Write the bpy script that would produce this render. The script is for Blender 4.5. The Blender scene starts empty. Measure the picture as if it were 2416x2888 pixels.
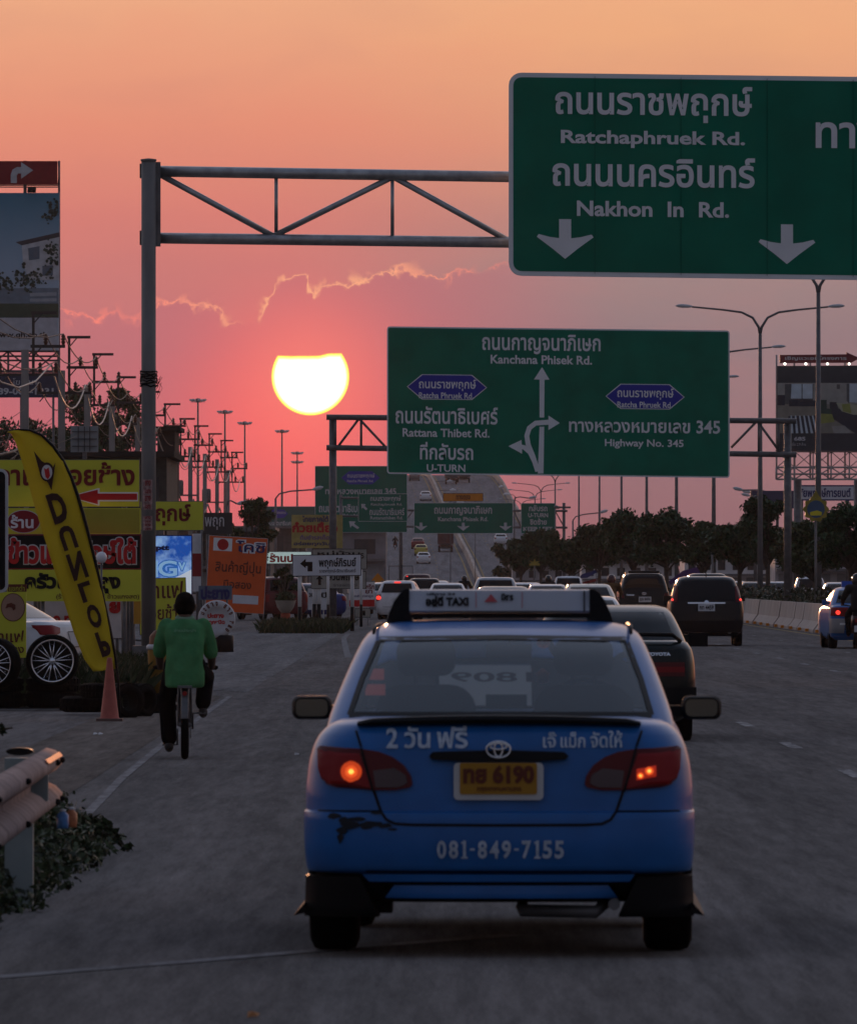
import bpy, bmesh, math, random
import numpy as np
from mathutils import Vector, Matrix

# ------------------------------------------------------------------ camera
SC = bpy.context.scene
COL = SC.collection
F, CX, HY, H = 24000.0, 1208.0, 1629.0, 1.65      # focal length in photo pixels, principal column, horizon row, eye height
cam = bpy.data.cameras.new("camera")
cam_o = bpy.data.objects.new("camera", cam)
COL.objects.link(cam_o)
SC.camera = cam_o
cam_o.location = (0, 0, H)
cam_o.rotation_euler = (math.radians(90), 0, 0)
cam.sensor_fit = 'HORIZONTAL'
cam.sensor_width = 36.0
cam.lens = 36.0 * F / 2416.0
# render frame is portrait; with a horizontal fit one unit of shift is one frame width
cam.shift_y = (HY - 1444.0) / 2416.0
cam.clip_start = 1.0
cam.clip_end = 40000.0
cam.dof.use_dof = True
cam.dof.focus_distance = 150.0
cam.dof.aperture_fstop = 24.0

SC.view_settings.view_transform = 'Standard'
SC.view_settings.look = 'None'
SC.view_settings.exposure = 0.0
SC.view_settings.gamma = 1.0
SC.cycles.use_adaptive_sampling = True
SC.cycles.max_bounces = 6
SC.cycles.transparent_max_bounces = 12
SC.cycles.volume_bounces = 0
SC.cycles.sample_clamp_indirect = 4.0


def s2l(c):
    return c / 12.92 if c <= 0.04045 else ((c + 0.055) / 1.055) ** 2.4


def rgb(r, g, b):
    """8-bit screen colour to linear"""
    return (s2l(r / 255), s2l(g / 255), s2l(b / 255), 1.0)


# ------------------------------------------------------------------ sky
def build_world():
    w = bpy.data.worlds.new("World")
    SC.world = w
    w.use_nodes = True
    nt = w.node_tree
    N, L = nt.nodes, nt.links
    N.clear()
    out = N.new('ShaderNodeOutputWorld')
    bg = N.new('ShaderNodeBackground')
    L.new(bg.outputs[0], out.inputs[0])

    def val(x):
        n = N.new('ShaderNodeValue'); n.outputs[0].default_value = x; return n.outputs[0]

    def m(op, a, b=None, c=None, clamp=False):
        n = N.new('ShaderNodeMath'); n.operation = op; n.use_clamp = clamp
        for i, v in enumerate((a, b, c)):
            if v is None: continue
            if isinstance(v, (int, float)): n.inputs[i].default_value = v
            else: L.new(v, n.inputs[i])
        return n.outputs[0]

    def sstep(v, a, b):
        n = N.new('ShaderNodeMapRange'); n.interpolation_type = 'SMOOTHSTEP'; n.clamp = True
        L.new(v, n.inputs[0])
        n.inputs[1].default_value = a; n.inputs[2].default_value = b
        n.inputs[3].default_value = 0.0; n.inputs[4].default_value = 1.0
        return n.outputs[0]

    def ramp(fac, stops):
        n = N.new('ShaderNodeValToRGB'); L.new(fac, n.inputs[0])
        cr = n.color_ramp; cr.interpolation = 'EASE' if False else 'LINEAR'
        while len(cr.elements) > 1: cr.elements.remove(cr.elements[-1])
        cr.elements[0].position = stops[0][0]; cr.elements[0].color = stops[0][1]
        for p, c in stops[1:]:
            e = cr.elements.new(p); e.color = c
        return n.outputs[0]

    def mix(f, a, b):
        n = N.new('ShaderNodeMix'); n.data_type = 'RGBA'; n.clamp_factor = True
        if isinstance(f, (int, float)): n.inputs[0].default_value = f
        else: L.new(f, n.inputs[0])
        for i, v in ((6, a), (7, b)):
            if isinstance(v, tuple): n.inputs[i].default_value = v
            else: L.new(v, n.inputs[i])
        return n.outputs[2]

    def curve(fac, pts, handle='AUTO'):
        n = N.new('ShaderNodeFloatCurve'); L.new(fac, n.inputs[1])
        c = n.mapping.curves[0]
        n.mapping.use_clip = False
        c.points[0].location = pts[0]; c.points[1].location = pts[-1]
        for p in pts[1:-1]: c.points.new(*p)
        for p in c.points: p.handle_type = handle
        n.mapping.update()
        return n.outputs[0]

    tc = N.new('ShaderNodeTexCoord')
    sep = N.new('ShaderNodeSeparateXYZ')
    L.new(tc.outputs['Generated'], sep.inputs[0])
    x, y, z = sep.outputs
    # angles in the sky, in units of 1/24000 rad: u = azimuth right of north, e = elevation
    u = m('MULTIPLY', m('ARCTAN2', x, y), F)
    e = m('MULTIPLY', m('ARCSINE', m('MAXIMUM', m('MINIMUM', z, 1.0), -1.0)), F)

    yn = m('DIVIDE', e, 1700.0, clamp=True)
    left = ramp(yn, [(0.0, rgb(216, 98, 102)), (.12, rgb(222, 102, 104)), (.20, rgb(212, 102, 110)), (.28, rgb(198, 104, 114)),
                     (.38, rgb(192, 114, 120)), (.48, rgb(202, 120, 118)), (.60, rgb(216, 126, 116)),
                     (.75, rgb(230, 144, 118)), (.96, rgb(238, 170, 132)), (1.0, rgb(240, 172, 134))])
    right = ramp(yn, [(0.0, rgb(134, 98, 104)), (.12, rgb(148, 106, 112)), (.27, rgb(152, 116, 121)), (.40, rgb(146, 122, 126)),
                      (.50, rgb(156, 130, 130)), (.58, rgb(178, 134, 126)), (.72, rgb(220, 150, 122)), (.90, rgb(238, 171, 127)),
                      (1.0, rgb(240, 176, 132))])
    base = mix(sstep(u, -600, 620), left, right)
    # big soft unevenness of the murk
    nz = N.new('ShaderNodeTexNoise'); nz.inputs['Scale'].default_value = 1.0; nz.inputs['Detail'].default_value = 3.0
    cmb = N.new('ShaderNodeCombineXYZ')
    L.new(m('DIVIDE', u, 520), cmb.inputs[0]); L.new(m('DIVIDE', e, 190), cmb.inputs[1])
    L.new(cmb.outputs[0], nz.inputs['Vector'])
    murk = m('MULTIPLY', m('SUBTRACT', nz.outputs[0], 0.5), 0.30)
    base = mix(m('MAXIMUM', murk, 0.0), base, rgb(240, 120, 112))
    base = mix(m('MAXIMUM', m('MULTIPLY', murk, -1.0), 0.0), base, rgb(150, 100, 118))

    # ---- cloud band in front of the sun, a ragged lit edge
    n2 = N.new('ShaderNodeTexNoise'); n2.inputs['Scale'].default_value = 1.0; n2.inputs['Detail'].default_value = 5.0
    n2.inputs['Roughness'].default_value = 0.62
    cm2 = N.new('ShaderNodeCombineXYZ')
    L.new(m('DIVIDE', u, 62), cm2.inputs[0]); L.new(m('DIVIDE', e, 62), cm2.inputs[1])
    L.new(cm2.outputs[0], n2.inputs['Vector'])
    n3 = N.new('ShaderNodeTexNoise'); n3.inputs['Scale'].default_value = 1.0; n3.inputs['Detail'].default_value = 2.0
    cm3 = N.new('ShaderNodeCombineXYZ')
    L.new(m('DIVIDE', u, 46), cm3.inputs[0]); L.new(m('DIVIDE', e, 60), cm3.inputs[1]); cm3.inputs[2].default_value = 7.3
    L.new(cm3.outputs[0], n3.inputs['Vector'])
    ew = m('ADD', e, m('MULTIPLY', m('SUBTRACT', n2.outputs[0], 0.5), 95))
    uw = m('ADD', u, m('MULTIPLY', m('SUBTRACT', n3.outputs[0], 0.5), 60))
    un = m('DIVIDE', m('ADD', uw, 1208), 2416)            # 0..1 over the frame's width
    line_px = [(0, 850), (170, 865), (230, 890), (290, 898), (335, 884), (365, 900), (405, 880), (450, 850), (500, 846), (545, 860), (590, 862),
               (628, 880), (650, 910), (700, 915), (740, 893), (762, 835), (790, 800), (830, 775), (868, 780), (885, 830), (930, 805), (990, 792),
               (1040, 790), (1090, 764), (1140, 752), (1190, 776), (1250, 778), (1310, 768), (1370, 756), (1430, 752), (1700, 760), (2416, 800)]
    e_line = m('MULTIPLY', curve(un, [(px / 2416, (HY - py) / 1700) for px, py in line_px], 'VECTOR'), 1700)
    d = m('SUBTRACT', ew, e_line)
    pres = curve(un, [(0, 0), (.06, .1), (.075, .75), (.13, .95), (.145, .45), (.165, .55), (.18, .9), (.25, 1), (.272, .5), (.285, 0), (.3, 0), (.308, 1),
                      (.36, 1), (.45, 1), (.545, .85), (.556, .1), (.565, .1), (.575, .6), (.6, .45), (.63, 0), (1, 0)], 'VECTOR')
    wid = m('ADD', 3.4, m('MULTIPLY', sstep(n3.outputs[0], .5, .66), 15.0))
    rim = m('MULTIPLY', m('POWER', 2.718, m('MULTIPLY', m('POWER', m('ABSOLUTE', m('DIVIDE', d, wid)), 1.6), -1.0)), pres)
    rim = m('MULTIPLY', rim, m('ADD', .5, m('MULTIPLY', sstep(n2.outputs[0], .36, .6), .5)))
    below = sstep(d, 8, -14)
    body = m('MULTIPLY', sstep(u, -1500, -700), m('SUBTRACT', 1.0, sstep(u, -60, 620)))

    # ---- glow round the sun
    su, se = 875 - CX, HY - 1062
    du, de = m('SUBTRACT', u, su), m('SUBTRACT', e, se)
    r2 = m('ADD', m('POWER', m('ABSOLUTE', m('DIVIDE', m('ADD', du, 40), 300)), 2.0), m('POWER', m('ABSOLUTE', m('DIVIDE', m('ADD', de, 130), 270)), 2.0))
    glow = m('POWER', 2.718, m('MULTIPLY', r2, -1.0))
    base = mix(m('MULTIPLY', m('MULTIPLY', below, body), .6), base, rgb(186, 108, 118))
    base = mix(m('MULTIPLY', glow, .92), base, rgb(255, 98, 98))
    r3 = m('DIVIDE', m('SQRT', m('ADD', m('POWER', m('ABSOLUTE', du), 2.0), m('POWER', m('ABSOLUTE', de), 2.0))), 210)
    base = mix(m('MULTIPLY', m('POWER', 2.718, m('MULTIPLY', m('POWER', r3, 2.0), -1.0)), .75), base, rgb(255, 128, 118))
    rimcol = mix(sstep(m('ABSOLUTE', du), 120, 560), rgb(255, 176, 134), rgb(255, 136, 120))
    sky = mix(m('MULTIPLY', rim, .95), base, rimcol)

    # ---- the sun's disc, its top cut off by the cloud
    n4 = N.new('ShaderNodeTexNoise'); n4.inputs['Scale'].default_value = 1.0
    cm4 = N.new('ShaderNodeCombineXYZ')
    L.new(m('DIVIDE', u, 36), cm4.inputs[0]); L.new(m('DIVIDE', e, 60), cm4.inputs[1]); cm4.inputs[2].default_value = 2.1
    L.new(cm4.outputs[0], n4.inputs['Vector'])
    rad = m('SQRT', m('ADD', m('POWER', m('ABSOLUTE', du), 2.0), m('POWER', m('ABSOLUTE', de), 2.0)))
    disc = m('SUBTRACT', 110.0, rad)                       # >0 inside
    cut = m('ADD', 59.0, m('MULTIPLY', sstep(du, 18, 62), 8.0))
    cut = m('ADD', cut, m('MULTIPLY', m('SUBTRACT', n4.outputs[0], .5), 4.0))
    top = m('SUBTRACT', cut, de)
    inside = m('MINIMUM', disc, m('MULTIPLY', top, 0.9))
    warm = ramp(m('DIVIDE', inside, 18.0, clamp=True), [(0, (1.0, .45, .16, 1)), (.16, (1.6, 1.25, .12, 1)), (.5, (2.2, 2.0, .7, 1)), (1, (3.0, 2.9, 2.6, 1))])
    sky = mix(sstep(inside, -2.0, 2.0), sky, warm)

    # ---- the rest of the dome: Nishita dusk sky, a pale bright band over the sunset, dim behind
    nish = N.new('ShaderNodeTexSky'); nish.sky_type = 'NISHITA'; nish.sun_disc = False
    nish.sun_elevation = math.radians(1.35); nish.sun_rotation = math.radians(-0.8)
    nish.air_density = 1.0; nish.dust_density = 2.0
    nsc = N.new('ShaderNodeVectorMath'); nsc.operation = 'SCALE'; nsc.inputs[3].default_value = 0.03
    L.new(nish.outputs[0], nsc.inputs[0])
    deg = m('DIVIDE', e, F * math.radians(90), clamp=True)
    front = ramp(deg, [(0, rgb(235, 140, 120)), (.05, rgb(246, 180, 135)), (.12, (.95, .72, .62, 1)), (.22, (.80, .76, .86, 1)),
                       (.40, (.42, .47, .62, 1)), (.7, (.20, .25, .37, 1)), (1, (.15, .19, .30, 1))])
    back = ramp(deg, [(0, (.150, .140, .175, 1)), (.15, (.165, .160, .205, 1)), (.4, (.155, .175, .25, 1)), (1, (.15, .19, .30, 1))])
    cosf = m('COSINE', m('DIVIDE', u, F))
    dome = mix(sstep(cosf, -.35, .95), back, front)
    add = N.new('ShaderNodeVectorMath'); add.operation = 'ADD'
    L.new(dome, add.inputs[0]); L.new(nsc.outputs[0], add.inputs[1])
    near = m('MULTIPLY', m('SUBTRACT', 1.0, sstep(e, 1700, 3600)), m('SUBTRACT', 1.0, sstep(m('ABSOLUTE', u), 2200, 9000)))
    sky = mix(near, add.outputs[0], sky)
    L.new(sky, bg.inputs[0])
    bg.inputs[1].default_value = 1.0
    return w


build_world()
SC.world.cycles.sampling_method = 'MANUAL'
SC.world.cycles.sample_map_resolution = 2048

# the sun: low, straight ahead and a little left, reddened by the murk
sun = bpy.data.lights.new("sun", 'SUN')
sun.energy = 2.0
sun.angle = math.radians(0.53)
sun.color = (1.0, 0.46, 0.22)
sun_o = bpy.data.objects.new("sun", sun)
COL.objects.link(sun_o)
SUN_DIR = Vector((math.sin(math.radians(-0.8)), math.cos(math.radians(-0.8)), math.tan(math.radians(1.35)))).normalized()
sun_o.rotation_euler = SUN_DIR.to_track_quat('Z', 'Y').to_euler()

# ------------------------------------------------------------------ helpers
def P(px, py, Y):
    """photo pixel (in its 2416x2888 frame) at distance Y -> world point"""
    return Vector(((px - CX) * Y / F, Y, H - (py - HY) * Y / F))


def GY(py):
    """distance of the ground seen at photo row py"""
    return H * F / (py - HY)


MATS = {}


def mat(name, col, rough=.6, metal=0.0, var=.12, vscale=3.0, spec=.25, emit=None, estr=0.0, coat=0.0, bump=0.0, bscale=20.0, stretch=None):
    if name in MATS: return MATS[name]
    m = bpy.data.materials.new(name)
    m.use_nodes = True
    nt = m.node_tree
    b = nt.nodes['Principled BSDF']
    c = tuple(col[:3]) + (1.0,)
    b.inputs['Roughness'].default_value = rough
    b.inputs['Metallic'].default_value = metal
    b.inputs['Specular IOR Level'].default_value = spec
    b.inputs['Coat Weight'].default_value = coat
    b.inputs['Coat Roughness'].default_value = .06
    tc = nt.nodes.new('ShaderNodeTexCoord')
    src = tc.outputs['Object']
    if stretch:
        mp = nt.nodes.new('ShaderNodeMapping'); mp.inputs['Scale'].default_value = stretch
        nt.links.new(src, mp.inputs[0]); src = mp.outputs[0]
    nz = nt.nodes.new('ShaderNodeTexNoise')
    nz.inputs['Scale'].default_value = vscale; nz.inputs['Detail'].default_value = 5.0
    nt.links.new(src, nz.inputs['Vector'])
    rp = nt.nodes.new('ShaderNodeValToRGB')
    rp.color_ramp.elements[0].position = .3; rp.color_ramp.elements[1].position = .7
    rp.color_ramp.elements[0].color = tuple(max(0, v * (1 - var)) for v in c[:3]) + (1,)
    rp.color_ramp.elements[1].color = tuple(min(1, v * (1 + var)) for v in c[:3]) + (1,)
    nt.links.new(nz.outputs[0], rp.inputs[0])
    nt.links.new(rp.outputs[0], b.inputs['Base Color'])
    if bump:
        n2 = nt.nodes.new('ShaderNodeTexNoise'); n2.inputs['Scale'].default_value = bscale; n2.inputs['Detail'].default_value = 4
        nt.links.new(src, n2.inputs['Vector'])
        bp = nt.nodes.new('ShaderNodeBump'); bp.inputs['Strength'].default_value = bump; bp.inputs['Distance'].default_value = .02
        nt.links.new(n2.outputs[0], bp.inputs['Height']); nt.links.new(bp.outputs[0], b.inputs['Normal'])
    if emit:
        b.inputs['Emission Color'].default_value = tuple(emit[:3]) + (1,)
        b.inputs['Emission Strength'].default_value = estr
    MATS[name] = m
    return m


class MB:
    """collects faces, builds one mesh object"""
    def __init__(self):
        self.v, self.f, self.mi, self.sm = [], [], [], []

    def add(self, verts, faces, mi=0, smooth=False):
        o = len(self.v)
        self.v += [tuple(p) for p in verts]
        for f in faces:
            self.f.append(tuple(i + o for i in f)); self.mi.append(mi); self.sm.append(smooth)
        return self

    def box(self, c, s, mi=0, rot=None):
        c = Vector(c); hx, hy, hz = s[0] / 2, s[1] / 2, s[2] / 2
        vs = [Vector((a * hx, b * hy, d * hz)) for a in (-1, 1) for b in (-1, 1) for d in (-1, 1)]
        if rot: vs = [rot @ q for q in vs]
        return self.add([c + q for q in vs], [(0, 1, 3, 2), (4, 6, 7, 5), (0, 4, 5, 1), (2, 3, 7, 6), (0, 2, 6, 4), (1, 5, 7, 3)], mi)

    def tube(self, pts, r, n=8, mi=0, cap=True, smooth=True, closed=False):
        pts = [Vector(p) for p in pts]
        if not isinstance(r, (list, tuple)): r = [r] * len(pts)
        vs = []; N = len(pts)
        prev = None
        for i, p in enumerate(pts):
            if closed: t = (pts[(i + 1) % N] - pts[i - 1]).normalized()
            else: t = (pts[min(i + 1, N - 1)] - pts[max(i - 1, 0)]).normalized()
            if prev is None:
                a = t.orthogonal().normalized()
            else:
                a = (prev - t * prev.dot(t))
                a = a.normalized() if a.length > 1e-6 else t.orthogonal().normalized()
            prev = a
            b = t.cross(a)
            for k in range(n):
                th = 2 * math.pi * k / n
                vs.append(p + (a * math.cos(th) + b * math.sin(th)) * r[i])
        fs = []
        for i in range(N if closed else N - 1):
            j = (i + 1) % N
            for k in range(n):
                fs.append((i * n + k, i * n + (k + 1) % n, j * n + (k + 1) % n, j * n + k))
        self.add(vs, fs, mi, smooth)
        if cap and not closed:
            o = len(self.v) - len(vs)
            self.f.append(tuple(o + k for k in reversed(range(n)))); self.mi.append(mi); self.sm.append(False)
            self.f.append(tuple(o + (N - 1) * n + k for k in range(n))); self.mi.append(mi); self.sm.append(False)
        return self

    def lathe(self, prof, n=24, c=(0, 0, 0), axis='Z', mi=0, smooth=True):
        vs = []
        for r, h in prof:
            for k in range(n):
                th = 2 * math.pi * k / n
                a, b = r * math.cos(th), r * math.sin(th)
                q = (a, b, h) if axis == 'Z' else ((h, a, b) if axis == 'X' else (a, h, b))
                vs.append((q[0] + c[0], q[1] + c[1], q[2] + c[2]))
        fs = []
        for i in range(len(prof) - 1):
            for k in range(n):
                fs.append((i * n + k, i * n + (k + 1) % n, (i + 1) * n + (k + 1) % n, (i + 1) * n + k))
        return self.add(vs, fs, mi, smooth)

    def prism(self, poly, y0, y1, mi=0):
        """polygon in (x, z), extruded from y0 to y1"""
        n = len(poly)
        vs = [(p[0], y0, p[1]) for p in poly] + [(p[0], y1, p[1]) for p in poly]
        fs = [tuple(range(n)), tuple(reversed(range(n, 2 * n)))]
        fs += [(i, (i + 1) % n, n + (i + 1) % n, n + i) for i in range(n)]
        return self.add(vs, fs, mi)

    def build(self, name, mats, parent=None, loc=(0, 0, 0), sharp=None):
        me = bpy.data.meshes.new(name)
        me.from_pydata(self.v, [], self.f)
        if not isinstance(mats, (list, tuple)): mats = [mats]
        for q in mats: me.materials.append(q)
        me.polygons.foreach_set('material_index', self.mi)
        me.polygons.foreach_set('use_smooth', self.sm)
        me.update()
        bm = bmesh.new(); bm.from_mesh(me)
        bmesh.ops.recalc_face_normals(bm, faces=bm.faces)
        bm.to_mesh(me); bm.free()
        if sharp: me.set_sharp_from_angle(angle=math.radians(sharp))
        return link(name, me, parent, loc)


def link(name, me, parent=None, loc=(0, 0, 0)):
    o = bpy.data.objects.new(name, me)
    COL.objects.link(o)
    o.location = loc
    if parent: o.parent = parent
    return o


def thing(name, label, cat, loc=(0, 0, 0), rotz=0.0, group=None):
    o = bpy.data.objects.new(name, None)
    o.empty_display_size = .3
    COL.objects.link(o)
    o.location = loc; o.rotation_euler = (0, 0, rotz)
    return tag(o, label, cat, group)


def tag(o, label=None, cat=None, group=None, kind=None):
    if label: o['label'] = label
    if cat: o['category'] = cat
    if group: o['group'] = group
    if kind: o['kind'] = kind
    return o


def dup(root, loc, rotz=None, label=None, group=None, scale=None):
    r = root.copy(); COL.objects.link(r); r.location = loc
    if rotz is not None: r.rotation_euler = (0, 0, rotz)
    if scale: r.scale = scale
    if label: r['label'] = label
    if group: r['group'] = group
    for ch in list(root.children):
        c = ch.copy(); COL.objects.link(c); c.parent = r
        for g in list(ch.children):
            d = g.copy(); COL.objects.link(d); d.parent = c
    return r


def round_rect(x0, z0, x1, z1, r, n=5):
    r = min(r, (x1 - x0) / 2.01, (z1 - z0) / 2.01)
    out = []
    for cx, cz, a in ((x1 - r, z0 + r, -90), (x1 - r, z1 - r, 0), (x0 + r, z1 - r, 90), (x0 + r, z0 + r, 180)):
        for k in range(n + 1):
            t = math.radians(a + 90 * k / n)
            out.append((cx + r * math.cos(t), cz + r * math.sin(t)))
    return out


def ellipse(cx, cz, rx, rz, n=32):
    return [(cx + rx * math.cos(2 * math.pi * k / n), cz + rz * math.sin(2 * math.pi * k / n)) for k in range(n)]


TXT = {}


def text_geo(s, bold=0.0, squash=None):
    """lettering as flat triangles, ink box normalised to the unit square; overlapping pieces get their own level"""
    key = (s, bold)
    if key in TXT: return TXT[key]
    c = bpy.data.curves.new('t', 'FONT'); c.body = s; c.size = 1.0; c.offset = bold; c.resolution_u = 3
    o = bpy.data.objects.new('t', c); COL.objects.link(o)
    dg = bpy.context.evaluated_depsgraph_get()
    me = bpy.data.meshes.new_from_object(o.evaluated_get(dg))
    bpy.data.objects.remove(o); bpy.data.curves.remove(c)
    vs = [v.co.copy() for v in me.vertices]
    fs = [tuple(p.vertices) for p in me.polygons]
    bpy.data.meshes.remove(me)
    par = list(range(len(vs)))
    def find(a):
        while par[a] != a:
            par[a] = par[par[a]]; a = par[a]
        return a
    for f in fs:
        for i in f[1:]:
            par[find(i)] = find(f[0])
    used = sorted({i for f in fs for i in f})
    roots = {}
    for i in used: roots.setdefault(find(i), len(roots))
    xs = [vs[i].x for i in used]; zs = [vs[i].y for i in used]
    x0, x1, z0, z1 = min(xs), max(xs), min(zs), max(zs)
    pts = [((v.x - x0) / (x1 - x0), (v.y - z0) / (z1 - z0), roots.get(find(i), 0) % 4) for i, v in enumerate(vs)]
    TXT[key] = (pts, fs)
    return TXT[key]


def put_text(mb, s, box, to, mi=0, bold=.02, mirror=False):
    """box = (x0, y0, x1, y1) photo pixels or plane units; to(a, b, level) -> point"""
    pts, fs = text_geo(s, bold)
    x0, y0, x1, y1 = box
    vs = []
    for a, b, lv in pts:
        if mirror: a = 1 - a
        vs.append(to(x0 + (x1 - x0) * a, y1 + (y0 - y1) * b, lv))
    mb.add(vs, fs, mi)

# ------------------------------------------------------------------ materials
def asphalt(name, base, warm=(1, 1, 1), rough=.72, seed=0.0):
    m = bpy.data.materials.new(name); m.use_nodes = True
    nt = m.node_tree; N, L = nt.nodes, nt.links
    b = N['Principled BSDF']
    g = N.new('ShaderNodeNewGeometry')
    def noise(sc, det, vec=None, rgh=.6):
        n = N.new('ShaderNodeTexNoise'); n.inputs['Scale'].default_value = sc; n.inputs['Detail'].default_value = det
        n.inputs['Roughness'].default_value = rgh
        L.new(vec or g.outputs['Position'], n.inputs['Vector']); return n.outputs[0]
    mp = N.new('ShaderNodeMapping'); mp.inputs['Scale'].default_value = (1.6, .035, 1); mp.inputs['Location'].default_value = (seed, 0, 0)
    L.new(g.outputs['Position'], mp.inputs[0])
    mp2 = N.new('ShaderNodeMapping'); mp2.inputs['Scale'].default_value = (.55, .06, 1); mp2.inputs['Location'].default_value = (seed, 3, 0)
    L.new(g.outputs['Position'], mp2.inputs[0])
    fine = noise(60, 3); mg = N.new('ShaderNodeMapping'); mg.inputs['Scale'].default_value = (9, .42, 1); L.new(g.outputs['Position'], mg.inputs[0]); grit = noise(1.0, 7, mg.outputs[0], .8); mh = N.new('ShaderNodeMapping'); mh.inputs['Scale'].default_value = (1.7, .13, 1); L.new(g.outputs['Position'], mh.inputs[0]); blotch = noise(1.0, 4, mh.outputs[0], .7); streak = noise(1.0, 6, mp.outputs[0]); patch = noise(1.0, 5, mp2.outputs[0], .7)
    def ramp(f, p0, c0, p1, c1):
        r = N.new('ShaderNodeValToRGB'); L.new(f, r.inputs[0])
        r.color_ramp.elements[0].position = p0; r.color_ramp.elements[1].position = p1
        r.color_ramp.elements[0].color = (c0, c0, c0, 1); r.color_ramp.elements[1].color = (c1, c1, c1, 1); return r.outputs[0]
    def mul(a, c):
        n = N.new('ShaderNodeMix'); n.data_type = 'RGBA'; n.blend_type = 'MULTIPLY'; n.inputs[0].default_value = 1
        for i, v in ((6, a), (7, c)):
            if isinstance(v, tuple): n.inputs[i].default_value = v
            else: L.new(v, n.inputs[i])
        return n.outputs[2]
    c = (base * warm[0], base * warm[1], base * warm[2], 1)
    o = mul(ramp(fine, .3, .65, .7, 1.35), c)
    o = mul(ramp(streak, .35, .82, .65, 1.12), o)
    o = mul(ramp(grit, .35, .74, .65, 1.26), o)
    o = mul(ramp(blotch, .3, .90, .7, 1.08), o)
    o = mul(ramp(patch, .3, .88, .62, 1.06), o)
    N.remove(b)
    d = N.new('ShaderNodeBsdfDiffuse'); d.inputs['Roughness'].default_value = .6
    L.new(o, d.inputs['Color']); L.new(d.outputs[0], N['Material Output'].inputs[0])
    bp = N.new('ShaderNodeBump'); bp.inputs['Strength'].default_value = .12; bp.inputs['Distance'].default_value = .004
    L.new(fine, bp.inputs['Height']); L.new(bp.outputs[0], d.inputs['Normal'])
    return m


M_ASPH = asphalt('asphalt', .160, (1.08, 1.0, .95))
M_DIRT = asphalt('gravel_verge', .17, (1.08, .99, .94), .9, 3.0)
M_BRIDGE = asphalt('bridge_asphalt', .22, (1.0, .98, 1.0), .8, 9.0)
M_CONC = mat('concrete', (.27, .255, .24), .85, var=.25, vscale=1.5, bump=.3, bscale=14)
M_CONC_D = mat('weathered_concrete', (.15, .145, .14), .9, var=.35, vscale=4, bump=.4, bscale=20)
M_STEEL = mat('galvanised_steel', (.32, .33, .34), .42, .75, var=.22, vscale=6)
M_STEEL_D = mat('dull_steel', (.12, .12, .125), .55, .5, var=.25, vscale=5)
M_GREEN = mat('sign_green', (.002, .150, .092), .6, spec=.12, var=.15, vscale=.9)
M_GREEN2 = mat('sign_green_faded', (.003, .125, .085), .6, spec=.12, var=.10, vscale=.6)
M_WHITE = mat('sheeting_white', (.66, .68, .70), .6, var=.06, vscale=2)
M_WHITE_D = mat('dusty_white', (.45, .46, .48), .6, var=.15, vscale=3)
M_BADGE = mat('badge_blue', (.020, .028, .30), .45, var=.06)
M_BLACK = mat('black_paint', (.007, .007, .008), .5, var=.2, spec=.12)
M_RUBBER = mat('rubber', (.006, .006, .006), .9, spec=.06, var=.3, bump=.3, bscale=40)
M_RED = mat('red_paint', (.38, .012, .015), .5, var=.1)
M_DRED = mat('dark_red_vinyl', (.20, .010, .016), .55, var=.1)
M_YEL = mat('yellow_vinyl', (.56, .47, .025), .55, var=.07, vscale=1.5)
M_YEL2 = mat('yellow_green_vinyl', (.50, .50, .040), .55, var=.07, vscale=1.5)
M_OLIVE = mat('olive_vinyl', (.30, .28, .03), .6, var=.08, vscale=1.5)
M_MAROON = mat('maroon_ink', (.14, .008, .008), .6, var=.1)
M_BROWN = mat('brown_ink', (.10, .022, .012), .6, var=.2)
M_ORANGE = mat('orange_vinyl', (.62, .10, .022), .55, var=.07)
M_ORANGE_S = mat('orange_sheeting', (.55, .19, .012), .5, var=.08)
M_NAVY = mat('navy_ink', (.018, .022, .11), .55, var=.1)
M_WOODISH = mat('faded_yellow_board', (.34, .27, .09), .7, var=.2)

# ------------------------------------------------------------------ ground, road
def sheet(name, pts, z, m, kind='structure', cut=None):
    """flat polygon"""
    mb = MB(); mb.add([(x, y, z) for x, y in pts], [tuple(range(len(pts)))])
    return tag(mb.build(name, m), kind=kind)


sheet('ground', [(-1500, -300), (1500, -300), (1500, 6000), (-1500, 6000)], -.03, M_DIRT)
sheet('road', [(-3.9, -60), (11.45, -60), (11.45, 905), (-3.9, 905)], 0.0, M_ASPH)
sheet('road', [(16.2, -60), (30, -60), (30, 1300), (16.2, 1300)], 0.0, M_ASPH)
mb = MB(); mb.box((13.85, 560, .07), (4.3, 1000, .2)); tag(mb.build('median_strip', M_CONC_D), kind='structure')


def stripe(name, pts, w, m, z=.004, label=None):
    mb = MB()
    pts = [Vector((x, y, 0)) for x, y in pts]
    L_, R_ = [], []
    for i, p in enumerate(pts):
        t = (pts[min(i + 1, len(pts) - 1)] - pts[max(i - 1, 0)]).normalized()
        n = Vector((-t.y, t.x, 0)) * w / 2
        L_.append(p + n); R_.append(p - n)
    vs = [(q.x, q.y, z) for q in L_ + R_]; n = len(pts)
    mb.add(vs, [(i, i + 1, n + i + 1, n + i) for i in range(n - 1)])
    return tag(mb.build(name, m), kind='structure')


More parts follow.
